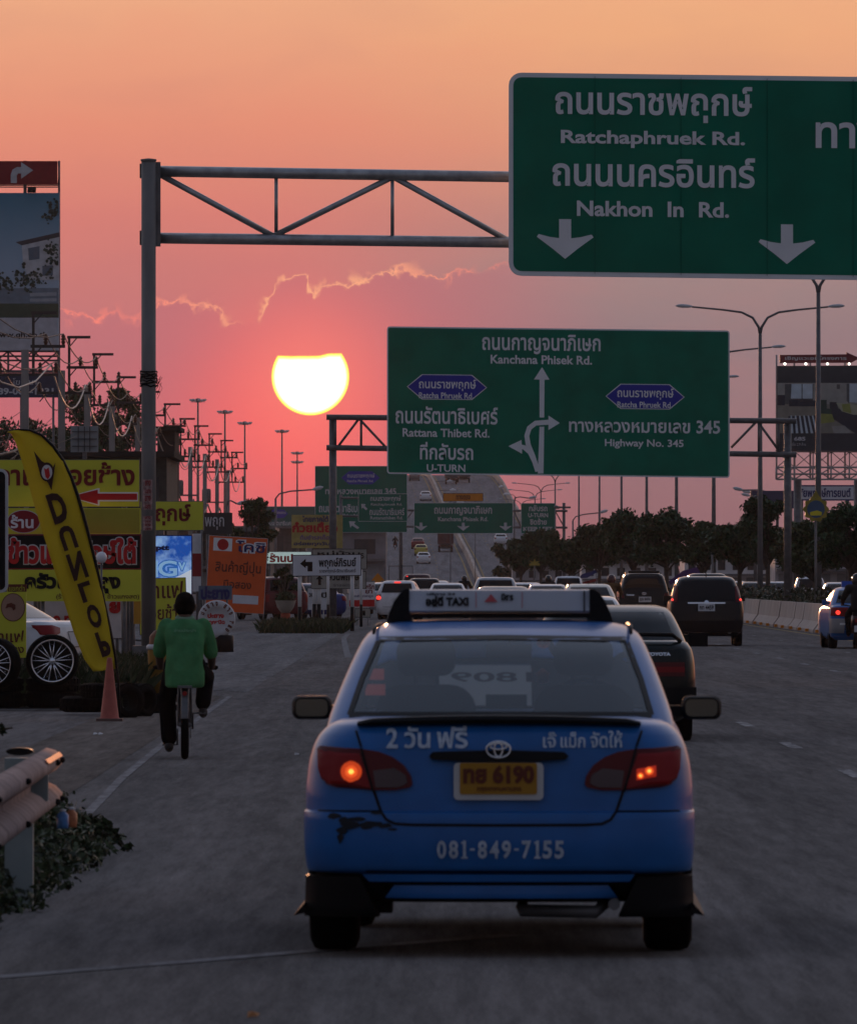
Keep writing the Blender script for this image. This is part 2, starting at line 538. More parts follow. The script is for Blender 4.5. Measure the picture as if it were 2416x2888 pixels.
def worn(name, c, thr):
    """road paint worn through to the asphalt in patches"""
    m = bpy.data.materials.new(name); m.use_nodes = True
    nt = m.node_tree; nt.nodes.remove(nt.nodes['Principled BSDF'])
    b = nt.nodes.new('ShaderNodeBsdfDiffuse'); nt.links.new(b.outputs[0], nt.nodes['Material Output'].inputs[0])
    g = nt.nodes.new('ShaderNodeNewGeometry'); n = nt.nodes.new('ShaderNodeTexNoise')
    n.inputs['Scale'].default_value = 2.2; n.inputs['Detail'].default_value = 6; n.inputs['Roughness'].default_value = .7
    mp = nt.nodes.new('ShaderNodeMapping'); mp.inputs['Scale'].default_value = (3, .5, 1)
    nt.links.new(g.outputs['Position'], mp.inputs[0]); nt.links.new(mp.outputs[0], n.inputs['Vector'])
    r = nt.nodes.new('ShaderNodeValToRGB'); r.color_ramp.elements[0].position = thr - .1; r.color_ramp.elements[1].position = thr + .12
    r.color_ramp.elements[0].color = (.16, .155, .155, 1); r.color_ramp.elements[1].color = c + (1,)
    nt.links.new(n.outputs[0], r.inputs[0]); nt.links.new(r.outputs[0], b.inputs['Color'])
    return m


M_LINE = worn('worn_white_line', (.36, .36, .36), .52)
M_LINE_F = worn('faded_white_line', (.25, .25, .255), .5)
M_LINE_Y = worn('worn_yellow_line', (.42, .32, .16), .42)
stripe('road_marking', [(-2.75, 118), (-2.66, 92), (-2.62, 84), (-2.52, 70), (-2.36, 58)], .075, M_LINE_F)
stripe('road_marking', [(-2.0, 34.6), (-1.6, 35.4), (-1.1, 36.35), (-.5, 37.55), (.4, 39.2)], .14, M_LINE_F)
stripe('road_marking', [(-2.35, 250), (-2.3, 231), (-1.95, 200), (-1.66, 176)], .14, M_LINE_F)
stripe('road_marking', [(11.05, 30), (11.05, 900)], .13, M_LINE_Y)
mb = MB()
for xl in (3.55, 7.15):
    y = 58.0 if xl < 5 else 64
    while y < 860:
        mb.add([(xl - .06, y, .004), (xl + .06, y, .004), (xl + .06, y + 3, .004), (xl - .06, y + 3, .004)], [(0, 1, 2, 3)])
        y += 12
for k in range(14):
    y = 150 + k * 9
    mb.add([(9.2 - .05, y, .004), (9.2 + .05, y, .004), (9.2 + .05, y + 2, .004), (9.2 - .05, y + 2, .004)], [(0, 1, 2, 3)])
tag(mb.build('road_marking', M_LINE), kind='structure')
sheet('shoulder', [(-3.9, 20), (-2.72, 20), (-2.72, 60), (-2.78, 84), (-2.86, 118), (-3.9, 124)], .003, asphalt('dusty_shoulder', .15, (1.16, 1.0, .88), .9, 7.0))
# concrete side track on the left
sheet('side_road', [(-3.9, 128), (-2.6, 122), (-2.6, 255), (-9.5, 262), (-9.5, 240), (-4.6, 200), (-3.9, 150)], .004,
      asphalt('old_concrete_track', .195, (1.02, .99, .97), .85, 5.0))

# ------------------------------------------------------------------ the flyover
def interp(pts, y):
    xs = np.array([p[0] for p in pts], float); v = np.array([p[1] for p in pts], float)
    # monotone cubic
    h = np.diff(xs); d = np.diff(v) / h
    mm = np.zeros(len(xs)); mm[0], mm[-1] = d[0], d[-1]
    for i in range(1, len(xs) - 1):
        mm[i] = 0 if d[i - 1] * d[i] <= 0 else 2 * d[i - 1] * d[i] / (d[i - 1] + d[i])
    i = int(np.clip(np.searchsorted(xs, y) - 1, 0, len(h) - 1)); t = (y - xs[i]) / h[i]
    t = min(max(t, 0), 1)
    return float((2 * t**3 - 3 * t**2 + 1) * v[i] + (t**3 - 2 * t**2 + t) * h[i] * mm[i] + (-2 * t**3 + 3 * t**2) * v[i + 1] + (t**3 - t**2) * h[i] * mm[i + 1])


BZ = [(860, .01), (900, .12), (960, 1.0), (1040, 3.5), (1100, 5.6), (1200, 10.0), (1270, 13.4), (1330, 16.2), (1400, 18.4), (1480, 19.3), (1560, 18.6), (1700, 15)]
BL = [(860, -8.6), (1040, -7.2), (1270, -8.6), (1400, -9.8), (1560, -13), (1700, -17)]
BM = [(860, 6.3), (900, 6.1), (1040, 5.1), (1150, 3.6), (1270, 1.6), (1400, -.2), (1480, -1.2), (1560, -3.5), (1700, -8)]
BR = [(860, 17), (1040, 15.8), (1130, 14.3), (1200, 13.1), (1270, 12.2), (1330, 11.5), (1400, 10.6), (1480, 9.0), (1560, 6.6), (1700, 2)]
bz = lambda y: interp(BZ, y)
br = thing('road_bridge', 'long grey road bridge climbing to a crest far ahead', 'bridge', (0, 860, 0))
ys = [860 + k * 12 for k in range(71)]
deck, pl, pm, pr, lines = MB(), MB(), MB(), MB(), MB()
for part, fn in ((deck, None),):
    vs = []
    for y in ys:
        z = bz(y)
        vs += [(interp(BL, y), y - 860, z), (interp(BM, y), y - 860, z), (interp(BR, y), y - 860, z), (interp(BR, y), y - 860, max(z - 1.6, -.6)), (interp(BL, y), y - 860, max(z - 1.6, -.6))]
    fs = []
    for i in range(len(ys) - 1):
        for k in range(5):
            a, b_ = i * 5 + k, i * 5 + (k + 1) % 5
            fs.append((a, b_, b_ + 5, a + 5))
    deck.add(vs, fs, 0, False)
def wallstrip(mb, fx, off, w, h):
    vs = []
    for y in ys:
        x = interp(fx, y) + off; z = bz(y)
        vs += [(x - w / 2, y - 860, z + .003), (x - w * .3, y - 860, z + h), (x + w * .3, y - 860, z + h), (x + w / 2, y - 860, z + .003)]
    fs = []
    for i in range(len(ys) - 1):
        for k in range(3): fs.append((i * 4 + k, i * 4 + k + 1, i * 4 + k + 5, i * 4 + k + 4))
    fs += [(0, 1, 2, 3)]
    mb.add(vs, fs)
wallstrip(pl, BL, .2, .45, .95); wallstrip(pm, BM, 0, .6, .85); wallstrip(pr, BR, -.2, .45, .95)
deck.build('deck', M_BRIDGE, br)
M_PAR = mat('parapet_concrete', (.26, .235, .22), .8, var=.3, vscale=.4)
pl.build('parapet', M_PAR, br); pm.build('median_barrier', M_PAR, br); pr.build('parapet', M_PAR, br)
def laneline(mb, f0, f1, t, w, dash=None, off=0):
    y = 866
    while y < 1690:
        y1 = y + (dash[0] if dash else 12)
        a0 = interp(f0, y) * (1 - t) + interp(f1, y) * t + off; a1 = interp(f0, y1) * (1 - t) + interp(f1, y1) * t + off
        mb.add([(a0 - w / 2, y - 860, bz(y) + .03), (a0 + w / 2, y - 860, bz(y) + .03), (a1 + w / 2, y1 - 860, bz(y1) + .03), (a1 - w / 2, y1 - 860, bz(y1) + .03)], [(0, 1, 2, 3)])
        y += sum(dash) if dash else 12
laneline(lines, BL, BM, .33, .14, (3, 9)); laneline(lines, BL, BM, .66, .14, (3, 9)); laneline(lines, BM, BR, .33, .14, (3, 9)); laneline(lines, BM, BR, .66, .14, (3, 9))
laneline(lines, BM, BM, 0, .18, None, -.9); laneline(lines, BM, BM, 0, .18, None, .9)
laneline(lines, BL, BL, 0, .18, None, 1.9); laneline(lines, BR, BR, 0, .18, None, -.8)
lines.build('lane_lines', M_LINE_Y, br)
for y in (1100, 1160, 1220, 1280, 1340, 1400, 1460):
    mb = MB(); zc = bz(y) - 1.62
    x0, x1 = interp(BL, y), interp(BR, y)
    mb.box(((x0 + x1) / 2, y - 860, zc - .5), (x1 - x0 - 2, 1.6, 1.0))
    for q in (.25, .75): mb.box((x0 + (x1 - x0) * q, y - 860, (zc - 1) / 2), (1.6, 1.6, max(zc - 1, .2)))
    mb.build('pier', M_CONC, br)

# ------------------------------------------------------------------ concrete barrier on the right
M_BAR = mat('barrier_concrete', (.33, .30, .28), .85, var=.28, vscale=2.0, stretch=(1, 1, .35), bump=.3)
for i in range(44):
    y0 = 176 + i * 6.0
    mb = MB()
    prof = [(-.02, 0), (-.02, .09), (.16, .34), (.24, .86), (.40, .86), (.48, .34), (.62, .09), (.62, 0)]
    n = len(prof)
    y1 = y0 + 5.93
    vs = [(p[0], 0, p[1]) for p in prof] + [(p[0], y1 - y0, p[1]) for p in prof]
    mb.add(vs, [tuple(range(n)), tuple(reversed(range(n, 2 * n)))] + [(k, (k + 1) % n, n + (k + 1) % n, n + k) for k in range(n)])
    o = thing('concrete_barrier', 'grey concrete barrier block in the row under the hedge', 'barrier', (11.52 + .02 * math.sin(i * 2.3), y0, 0.0), 0, 'concrete barrier blocks beside the right lane')
    mb.build('block', M_BAR, o)
    mb = MB(); mb.prism([(-.05, 0), (.05, 0), (.05, .09), (-.05, .09)], -.11, .11)
    mb.build('reflector', M_ORANGE_S, o, (-.085, 2.9 , .02))

# ------------------------------------------------------------------ foliage
def leaf_material(name, c, var=.5):
    m = bpy.data.materials.new(name); m.use_nodes = True
    nt = m.node_tree; b = nt.nodes['Principled BSDF']
    g = nt.nodes.new('ShaderNodeNewGeometry')
    r = nt.nodes.new('ShaderNodeValToRGB')
    nt.links.new(g.outputs['Random Per Island'], r.inputs[0])
    r.color_ramp.elements[0].color = (c[0] * (1 - var), c[1] * (1 - var), c[2] * (1 - var), 1)
    r.color_ramp.elements[1].color = (c[0] * (1 + var), c[1] * (1 + var), c[2] * (1 + var * .5), 1)
    nt.links.new(r.outputs[0], b.inputs['Base Color'])
    b.inputs['Roughness'].default_value = .6; b.inputs['Specular IOR Level'].default_value = .25
    return m


M_LEAF = leaf_material('leaves', (.020, .046, .017))
M_LEAF2 = leaf_material('dusty_leaves', (.028, .047, .018))
M_LEAF3 = leaf_material('hedge_leaves', (.012, .022, .008))
M_GRASS = leaf_material('grass_blades', (.016, .028, .009))
M_BARK = mat('bark', (.07, .055, .045), .9, var=.3, vscale=8)


def leaves_mesh(name, centers, radii, n, size, m, rng, droop=.0, flat=.75, aspect=.5):
    """n leaf-sized quads scattered through the clumps, denser towards their shells"""
    C_ = np.array(centers, float); R_ = np.array(radii, float)
    if R_.ndim == 1: R_ = np.stack([R_, R_, R_ * flat], 1)
    w = R_[:, 0] * R_[:, 1]; w = w / w.sum()
    k = rng.choice(len(C_), n, p=w)
    d = rng.normal(size=(n, 3)); d /= np.linalg.norm(d, axis=1)[:, None]
    rad = rng.random(n) ** .45 * (1 + .12 * rng.normal(size=n))
    p = C_[k] + d * R_[k] * rad[:, None]
    a = rng.normal(size=(n, 3)); a[:, 2] -= droop; a /= np.linalg.norm(a, axis=1)[:, None]
    t = rng.normal(size=(n, 3)); b = np.cross(a, t); b /= np.linalg.norm(b, axis=1)[:, None] + 1e-9
    s = size * (.6 + .8 * rng.random(n))[:, None]
    va = p - a * s; vc = p + a * s; vb = p + b * s * aspect; vd = p - b * s * aspect
    V = np.stack([va, vb, vc, vd], 1).reshape(-1, 3)
    me = bpy.data.meshes.new(name)
    me.vertices.add(4 * n); me.vertices.foreach_set('co', V.ravel())
    me.loops.add(4 * n); me.loops.foreach_set('vertex_index', np.arange(4 * n, dtype=np.int32))
    me.polygons.add(n); me.polygons.foreach_set('loop_start', np.arange(0, 4 * n, 4, dtype=np.int32))
    me.polygons.foreach_set('loop_total', np.full(n, 4, dtype=np.int32))
    me.materials.append(m); me.update(calc_edges=True)
    return me


def tree_meshes(seed, h, r, trunk_h, nleaf, lsize, m, clumps=16, tr=.12, lean=.0):
    rng = np.random.default_rng(seed)
    cs, rs = [], []
    mb = MB()
    top = Vector((lean * h, 0, trunk_h))
    mb.tube([(0, 0, -.05), (lean * h * .3, .05, trunk_h * .5), top], [tr * 1.25, tr, tr * .85], 8)
    for i in range(clumps):
        th = rng.uniform(0, 2 * math.pi); q = rng.uniform(.15, .95) ** .7
        zz = trunk_h + (h - trunk_h) * rng.uniform(.10, .88)
        lim = r * (1.0 - .75 * abs((zz - trunk_h) / (h - trunk_h) - .42))
        c = Vector((lean * h + math.cos(th) * lim * q, math.sin(th) * lim * q, zz))
        cs.append(tuple(c)); rs.append(r * rng.uniform(.20, .40))
        mid = top.lerp(c, .5) + Vector((0, 0, -.12 * r))
        mb.tube([top - Vector((0, 0, rng.uniform(0, .25) * trunk_h)), mid, c], [tr * .5, tr * .32, tr * .12], 5)
    return leaves_mesh('crown', cs, rs, nleaf, lsize, m, rng), mb


def make_tree(name, label, cat, loc, seed, h, r, trunk_h, nleaf, lsize, m, group, **kw):
    t = thing(name, label, cat, loc, 0, group)
    me, mb = tree_meshes(seed, h, r, trunk_h, nleaf, lsize, m, **kw)
    link('crown', me, t); mb.build('trunk', M_BARK, t)
    return t


# median trees: photo column, distance, top row, half width in pixels
TG = 'trees along the central reservation'
specs = [
    (1468, 560, 1520, 46, 'small dark round tree at the far end of the median row'),
    (1525, 545, 1495, 62, 'dark bushy tree beside the keep left sign gantry post'),
    (1610, 500, 1515, 66, 'dark tree whose foot is hidden behind the white pickup cab'),
    (1690, 455, 1468, 78, 'broad dark tree rising under the middle of the blue badged sign'),
    (1785, 420, 1440, 86, 'tallest dense dark tree behind the black off-road car'),
    (1880, 395, 1440, 88, 'wide dark tree behind the black crossover car'),
    (1985, 380, 1462, 66, 'thin dusty tree with gaps beside the yellow pole ornament'),
    (2085, 350, 1440, 92, 'dark tree with a flat left limb beside the right gantry post'),
    (2165, 345, 1395, 80, 'dark tree with a pointed top in front of the right gantry post'),
    (2300, 300, 1465, 104, 'big dark tree below the round gold frame ornament'),
    (2400, 290, 1420, 110, 'big dark tree cut by the right edge of the picture'),
]
for i, (px, Y, py, hw, lab) in enumerate(specs):
    s = F / Y
    h = (HY - py) / s + H
    r = hw * 1.08 / s
    x = (px - CX) / s
    make_tree('median_tree', lab, 'tree', (x, Y, .17), 100 + i, h - .17, r, h * .46, 8000, .085 * (Y / 350) ** .5 * 1.2, M_LEAF if i % 3 else M_LEAF2, TG,
              clumps=34, tr=.10)
# hedge over the barrier
rng = np.random.default_rng(5)
hc, hr = [], []
y = 205.0
while y < 430:
    hc.append((13.3 + rng.uniform(-.7, .7), y, .85 + rng.uniform(-.1, .1))); hr.append((.7, 1.1, .42 + rng.uniform(-.06, .1)))
    y += .8
hg = thing('hedge', 'long low clipped hedge along the median behind the concrete barrier', 'hedge', (13.3, 205, .17))
o = link('foliage', leaves_mesh('foliage', [(a - 13.3, b - 205, c - .17) for a, b, c in hc], hr, 16000, .085, M_LEAF3, rng), hg)
o['kind'] = 'stuff'

# ------------------------------------------------------------------ boards and signs
def rot2(p, c, a):
    ca, sa = math.cos(a), math.sin(a)
    dx, dy = p[0] - c[0], p[1] - c[1]
    return (c[0] + dx * ca - dy * sa, c[1] + dx * sa + dy * ca)


def board(name, label, cat, Y, box, panel, border=None, bw=4, r=4, thick=.06, slope=0.0, rot=0.0, texts=(), shapes=(), posts=(), group=None, edge=None,
          z_base=0.0, panel_name='panel', letter_name='lettering'):
    """a flat sign of real size standing at distance Y. box, texts and shapes are given as photo pixels and turned into metres at Y."""
    x0, y0, x1, y1 = box
    pc = ((x0 + x1) / 2, (y0 + y1) / 2)
    base = P(pc[0], pc[1], Y); base.z = z_base
    root = thing(name, label, cat, base, 0, group)
    k = Y / F
    def loc(px, py):
        q = rot2((px, py), pc, rot)
        q = (q[0], q[1] + slope * (q[0] - pc[0]))
        w = P(q[0], q[1], Y)
        return w.x - base.x, w.z - base.z
    def poly(pts): return [loc(*p) for p in pts]
    mb = MB()
    pb = MB()
    if border:
        mb.prism(poly(round_rect(x0, y0, x1, y1, r)), -thick / 2, thick / 2)
        mb.build('border', border, root)
        pb.prism(poly(round_rect(x0 + bw, y0 + bw, x1 - bw, y1 - bw, max(r - bw, .5))), -thick / 2 - .006, -thick / 2 + .004)
    else:
        pb.prism(poly(round_rect(x0, y0, x1, y1, r)), -thick / 2 - .006, thick / 2)
    pb.build(panel_name, panel, root)
    yf = -thick / 2 - .006
    lev = {}
    for i, (nm, pts, m, *h) in enumerate(shapes):
        mb = MB(); d = .006 + (h[0] if h else 0) * .004 + (i % 6) * .0006
        mb.prism(poly(pts), yf - d, yf - d + .003)
        mb.build(nm, m, root)
    groups = {}
    for s, tb, m, *bo in texts:
        groups.setdefault(m.name, []).append((s, tb, m, bo[0] if bo else .02, bo[1] if len(bo) > 1 else 0))
    for g in groups.values():
        mb = MB()
        for s, tb, m, bo, hh in g:
            cxt = (tb[0] + tb[2]) / 2
            corr = slope * (cxt - pc[0])
            def to(a, b, lv, corr=corr, hh=hh):
                X, Z = loc(a, b - corr)
                return (X, yf - .014 - hh * .006 - lv * .0012, Z)
            put_text(mb, s, tb, to, 0, bo)
        mb.build(letter_name, g[0][2], root)
    for p in posts:
        px, w, m, ztop = p[0], p[1], p[2], p[3]
        X = (px - CX) * k - base.x
        zt = H - (ztop - HY) * k - base.z
        mb = MB(); mb.tube([(X, thick / 2 + w / 2 + .01, 0 - z_base), (X, thick / 2 + w / 2 + .01, zt)], w / 2, 10)
        mb.build('post', m, root)
    return root


def down_arrow(cx, y0, y1, hw, sw):
    """lane arrow with swept wings"""
    hgt = y1 - y0
    yw = y0 + hgt * .40; ys_ = y0 + hgt * .48
    return [(cx - sw, y0), (cx + sw, y0), (cx + sw, ys_), (cx + hw * .55, yw + hgt * .05), (cx + hw * .93, yw - hgt * .02), (cx + hw, yw + hgt * .05),
            (cx + hw * .45, y0 + hgt * .74), (cx, y1), (cx - hw * .45, y0 + hgt * .74), (cx - hw, yw + hgt * .05), (cx - hw * .93, yw - hgt * .02),
            (cx - hw * .55, yw + hgt * .05), (cx - sw, ys_)]


def hexa(x0, y0, x1, y1, c):
    ym = (y0 + y1) / 2
    return [(x0, ym), (x0 + c, y0), (x1 - c, y0), (x1, ym), (x1 - c, y1), (x0 + c, y1)]


def thick_line(pts, w):
    pts = [Vector((p[0], p[1])) for p in pts]
    a, b = [], []
    for i, p in enumerate(pts):
        t = (pts[min(i + 1, len(pts) - 1)] - pts[max(i - 1, 0)]).normalized()
        n = Vector((-t.y, t.x)) * w / 2
        a.append(tuple(p + n)); b.append(tuple(p - n))
    return a + b[::-1]


# near gantry sign
Y1 = 126.0
board('overhead_sign', 'largest green road sign, nearest overhead, with two white down arrows', 'road sign', Y1, (1434, 213, 2890, 786), M_GREEN, M_WHITE, 13, 36, .09, .0125,
      texts=[('ถนนราชพฤกษ์', (1565, 242, 2120, 345), M_WHITE, .022), ('Ratchaphruek Rd.', (1581, 369, 2100, 418), M_WHITE, .028),
             ('ถนนนครอินทร์', (1557, 443, 2128, 528), M_WHITE, .022), ('Nakhon  In  Rd.', (1626, 568, 2055, 612), M_WHITE, .028),
             ('ทาง', (2299, 345, 2480, 418), M_WHITE, .022)],
      shapes=[('arrow', down_arrow(1593, 625, 737, 80, 17), M_WHITE), ('arrow', down_arrow(2218, 632, 744, 80, 17), M_WHITE)])
def joints(root_label, Y, box, slope, n):
    root = [o for o in COL.objects if o.get('label') == root_label][0]
    x0, y0, x1, y1 = box; pc = (x0 + x1) / 2; k = Y / F; mb = MB()
    for i in range(1, n):
        px = x0 + (x1 - x0) * i / n; X = (px - CX) * k - root.location.x
        za = H - (y0 + slope * (px - pc) - HY) * k; zb = H - (y1 + slope * (px - pc) - HY) * k
        mb.box((X, -.055 if Y < 200 else -.068, (za + zb) / 2), (.006 if Y < 200 else .014, .012, abs(za - zb) - .09))
    mb.build('panel_joint', mat('joint_green', (.001, .07, .045), .7, spec=.05), root)
joints('largest green road sign, nearest overhead, with two white down arrows', Y1, (1434, 213, 2890, 786), .0125, 6)
g1 = thing('sign_gantry', 'tall grey steel gantry post with a truss arm over the road, nearest of the gantries', 'gantry', P(419, 1629, Y1) - Vector((0, 0, H)))
k1 = Y1 / F
def g1p(px, py, dy=0.0): q = P(px, py, Y1); return (q.x - g1.location.x, dy, q.z)
M_POST = mat('old_galvanised_post', (.17, .165, .16), .75, .25, var=.38, vscale=2.2, stretch=(1, 1, .3), bump=.25)
mb = MB(); mb.tube([(0, 0, 0), (0, 0, g1p(419, 454)[2])], .108, 20); mb.lathe([(.0, 0), (.118, 0), (.118, .03), (0, .045)], 20, (0, 0, g1p(419, 454)[2]))
mb.build('post', M_POST, g1)
mb = MB(); mb.box((0, 0, .32), (.46, .46, .64)); mb.build('footing', M_CONC_D, g1)
for (a, b) in (((396, 480), (1470, 497)), ((396, 669), (1470, 682))):
    mb = MB(); pa, pb_ = g1p(*a, .0), g1p(*b, .0)
    mb.tube([(pa[0], .17, pa[2]), (pb_[0], .17, pb_[2])], .082, 14); mb.build('beam', M_STEEL, g1)
for (a, b, w) in (((443, 486), (770, 664), .045), ((770, 664), (1108, 496), .045), ((1108, 496), (1440, 680), .045), ((778, 490), (778, 668), .028), ((1106, 494), (1106, 672), .028)):
    mb = MB(); pa, pb_ = g1p(*a), g1p(*b)
    mb.tube([(pa[0], .17, pa[2]), (pb_[0], .17, pb_[2])], w, 10); mb.build('brace', M_STEEL, g1)
for py in (480, 669):
    mb = MB(); q = g1p(398, py); mb.box((q[0], .17, q[2]), (.05, .20, .21)); mb.build('flange', M_STEEL_D, g1)
q = g1p(437, 480); mb = MB(); mb.box((q[0] + .03, .06, g1p(0, 575)[2]), (.10, .12, 1.25)); mb.build('bracket', M_STEEL_D, g1)
for z0, lab in ((g1p(0, 1068)[2], 'wire_wrap'),):
    mb = MB(); rr = random.Random(3)
    for j in range(7):
        mb.tube([(.118 * math.cos(t * .5) * (1 + rr.uniform(0, .08)), .118 * math.sin(t * .5), z0 + j * .035 - .1 + rr.uniform(-.02, .02)) for t in range(13)], .012, 5)
    for j in range(5):
        mb.tube([(.11, -.05, z0 - .1 * j * .4), (.16 + rr.uniform(0, .05), -.07, z0 - .05 + rr.uniform(-.12, .1)), (.13, -.06, z0 - .2 + rr.uniform(-.1, .1))], .004, 4)
    mb.build('wire_wrap', M_BLACK, g1)
M_STICK = mat('peeling_sticker', (.30, .20, .19), .8, var=.5, vscale=18)
for (ya, yb) in ((1352, 1438), (1455, 1496)):
    mb = MB(); za, zb = g1p(0, yb)[2], g1p(0, ya)[2]
    n = 6; vs = []
    for j in range(n + 1):
        t = math.radians(-90 - 48 + 80 * j / n)
        vs += [(.112 * math.cos(t), .112 * math.sin(t), za), (.112 * math.cos(t), .112 * math.sin(t), zb)]
    mb.add(vs, [(2 * j, 2 * j + 2, 2 * j + 3, 2 * j + 1) for j in range(n)])
    nt_ = MB()
    for q in range(4):
        put_text(mb, 'ปะยาง' if q % 2 else 'ยาง', (-.05, zb - (zb - za) * (q + .15) / 4, .035, zb - (zb - za) * (q + .85) / 4), lambda a, b, lv: (a, -.124 - lv * .001, b), 1, .03)
    mb.build('sticker', [M_STICK, M_DRED], g1)

# the wide sign with the fork diagram
Y2 = 296.0
A2 = M_WHITE
board('overhead_sign', 'wide green road sign in the middle with a fork arrow and two blue badges', 'road sign', Y2, (1091, 926, 2057, 1342), M_GREEN, M_WHITE, 4, 9, .12, .0122,
      texts=[('ถนนกาญจนาภิเษก', (1359, 943, 1693, 999), A2, .02), ('Kanchana Phisek Rd.', (1383, 1002, 1669, 1027), A2, .025),
             ('ถนนราชพฤกษ์', (1181, 1070, 1342, 1102), A2, .018, 2), ('Ratcha Phruek Rd.', (1181, 1107, 1335, 1124), A2, .02, 2),
             ('ถนนรัตนาธิเบศร์', (1115, 1146, 1403, 1196), A2, .02), ('Rattana Thibet Rd.', (1135, 1209, 1380, 1233), A2, .022),
             ('ที่กลับรถ', (1184, 1247, 1334, 1297), A2, .02), ('U-TURN', (1203, 1310, 1312, 1331), A2, .022),
             ('ถนนราชพฤกษ์', (1740, 1095, 1899, 1127), A2, .018, 2), ('Ratcha Phruek Rd.', (1740, 1133, 1895, 1150), A2, .02, 2),
             ('ทางหลวงหมายเลข 345', (1604, 1184, 2030, 1221), A2, .02), ('Highway No. 345', (1705, 1239, 1927, 1266), A2, .022)],
      shapes=[('badge', hexa(1147, 1060, 1373, 1131, 42), M_WHITE), ('badge', hexa(1150, 1062, 1370, 1129, 41), M_BADGE, 1),
              ('badge', hexa(1707, 1080, 1930, 1151, 42), M_WHITE), ('badge', hexa(1710, 1082, 1927, 1149, 41), M_BADGE, 1),
              ('arrow', [(1516, 1336), (1532, 1336), (1534, 1204), (1521, 1204)], M_WHITE), ('arrow', [(1521, 1178), (1534, 1178), (1535, 1071), (1549, 1071), (1528, 1036), (1505, 1071), (1521, 1071)], M_WHITE),
              ('arrow', thick_line([(1516, 1330), (1503, 1290), (1489, 1255), (1485, 1230), (1492, 1208), (1510, 1194), (1546, 1191)], 14), M_WHITE),
              ('arrow', [(1546, 1172), (1578, 1193), (1546, 1213)], M_WHITE),
              ('arrow', thick_line([(1508, 1305), (1494, 1277), (1478, 1263), (1464, 1260)], 13), M_WHITE), ('arrow', [(1470, 1242), (1433, 1260), (1472, 1281)], M_WHITE)])
def gantry(label, Y, posts, beams, braces, pr=.16, br_=.10, bc=.045, m=M_STEEL_D, dy=.25):
    b = P(posts[0][0], HY, Y); b.z = 0
    g = thing('sign_gantry', label, 'gantry', b, 0)
    lp = lambda px, py: (P(px, py, Y).x - b.x, dy, P(px, py, Y).z)
    for px, ytop in posts:
        q = lp(px, ytop); mb = MB(); mb.tube([(q[0], dy + br_ + pr, 0), (q[0], dy + br_ + pr, q[2])], pr, 12); mb.build('post', m, g)
        mb = MB(); mb.box((q[0], dy + br_ + pr, .15), (pr * 4, pr * 4, .3)); mb.build('footing', M_CONC_D, g)
    for a, c in beams:
        mb = MB(); mb.tube([lp(*a), lp(*c)], br_, 10); mb.build('beam', m, g)
    for a, c in braces:
        mb = MB(); mb.tube([lp(*a), lp(*c)], bc, 8); mb.build('brace', m, g)
    return g
gantry('grey truss gantry on two posts carrying the sign with the fork arrow', Y2, [(938, 1172), (2222, 1182)],
       [((920, 1176), (2246, 1187)), ((920, 1262), (2246, 1282))],
       [((945, 1176), (945, 1262)), ((952, 1260), (1012, 1180)), ((1012, 1180), (1085, 1258)), ((1018, 1180), (1018, 1260)), ((2062, 1262), (2132, 1190)), ((2138, 1190), (2200, 1275)), ((2140, 1190), (2140, 1275)), ((2195, 1190), (2195, 1275))], pr=.135)

# further signs over the road
A3 = M_WHITE_D
board('overhead_sign', 'tall green sign with a blue badge, half hidden behind the gantry post', 'road sign', 700, (888, 1314, 1148, 1502), M_GREEN2, M_WHITE_D, 1.2, 3, .12,
      texts=[('ถนนราชพฤกษ์', (979, 1335, 1056, 1350), A3, .02, 2), ('Ratcha Phruek Rd.', (979, 1353, 1053, 1360), A3, .02, 2), ('ทางหลวงหมายเลข 345', (917, 1377, 1117, 1394), A3, .025),
             ('Highway No. 345', (975, 1400, 1060, 1409), A3, .02), ('ถนนรัตนาธิเบศร์', (899, 1420, 1031, 1445), A3, .025), ('Rattana Thibet Rd.', (930, 1449, 1010, 1459), A3, .02)],
      shapes=[('badge', hexa(962, 1329, 1071, 1366, 22), M_BADGE), ('arrow', [(984, 1470), (1003, 1471), (998, 1477), (1013, 1488), (1008, 1492), (992, 1482), (988, 1489)], A3)],
      posts=[(905, .3, M_STEEL_D, 1316), (1130, .3, M_STEEL_D, 1316)])
Y4 = 640.0
board('overhead_sign', 'small green sign with a slanting arrow in front of the tall badged sign', 'road sign', Y4, (1010, 1392, 1149, 1471), M_GREEN2, M_WHITE_D, 1.3, 3, .1,
      texts=[('ถนนราชพฤกษ์', (1044, 1398, 1130, 1416), A3, .015), ('Ratchaphruek Rd.', (1046, 1419, 1134, 1428), A3, .01), ('ถนนรัตนาธิเบศร์', (1042, 1432, 1140, 1453), A3, .015), ('Rattanathibet Rd.', (1044, 1456, 1136, 1465), A3, .01)],
      shapes=[('arrow', [(1018, 1421), (1031, 1422), (1028, 1427), (1036, 1435), (1032, 1439), (1023, 1431), (1020, 1435)], A3)])
board('overhead_sign', 'green sign over the bridge approach with three white down arrows', 'road sign', Y4, (1167, 1418, 1446, 1505), M_GREEN2, M_WHITE_D, 1.3, 3, .1,
      texts=[('ถนนกาญจนาภิเษก', (1224, 1427, 1387, 1454), A3, .02), ('Kanchana Phisek Rd.', (1235, 1458, 1376, 1470), A3, .015)],
      shapes=[('arrow', down_arrow(cx, 1474, 1497, 17, 4), A3) for cx in (1187, 1306, 1425)])
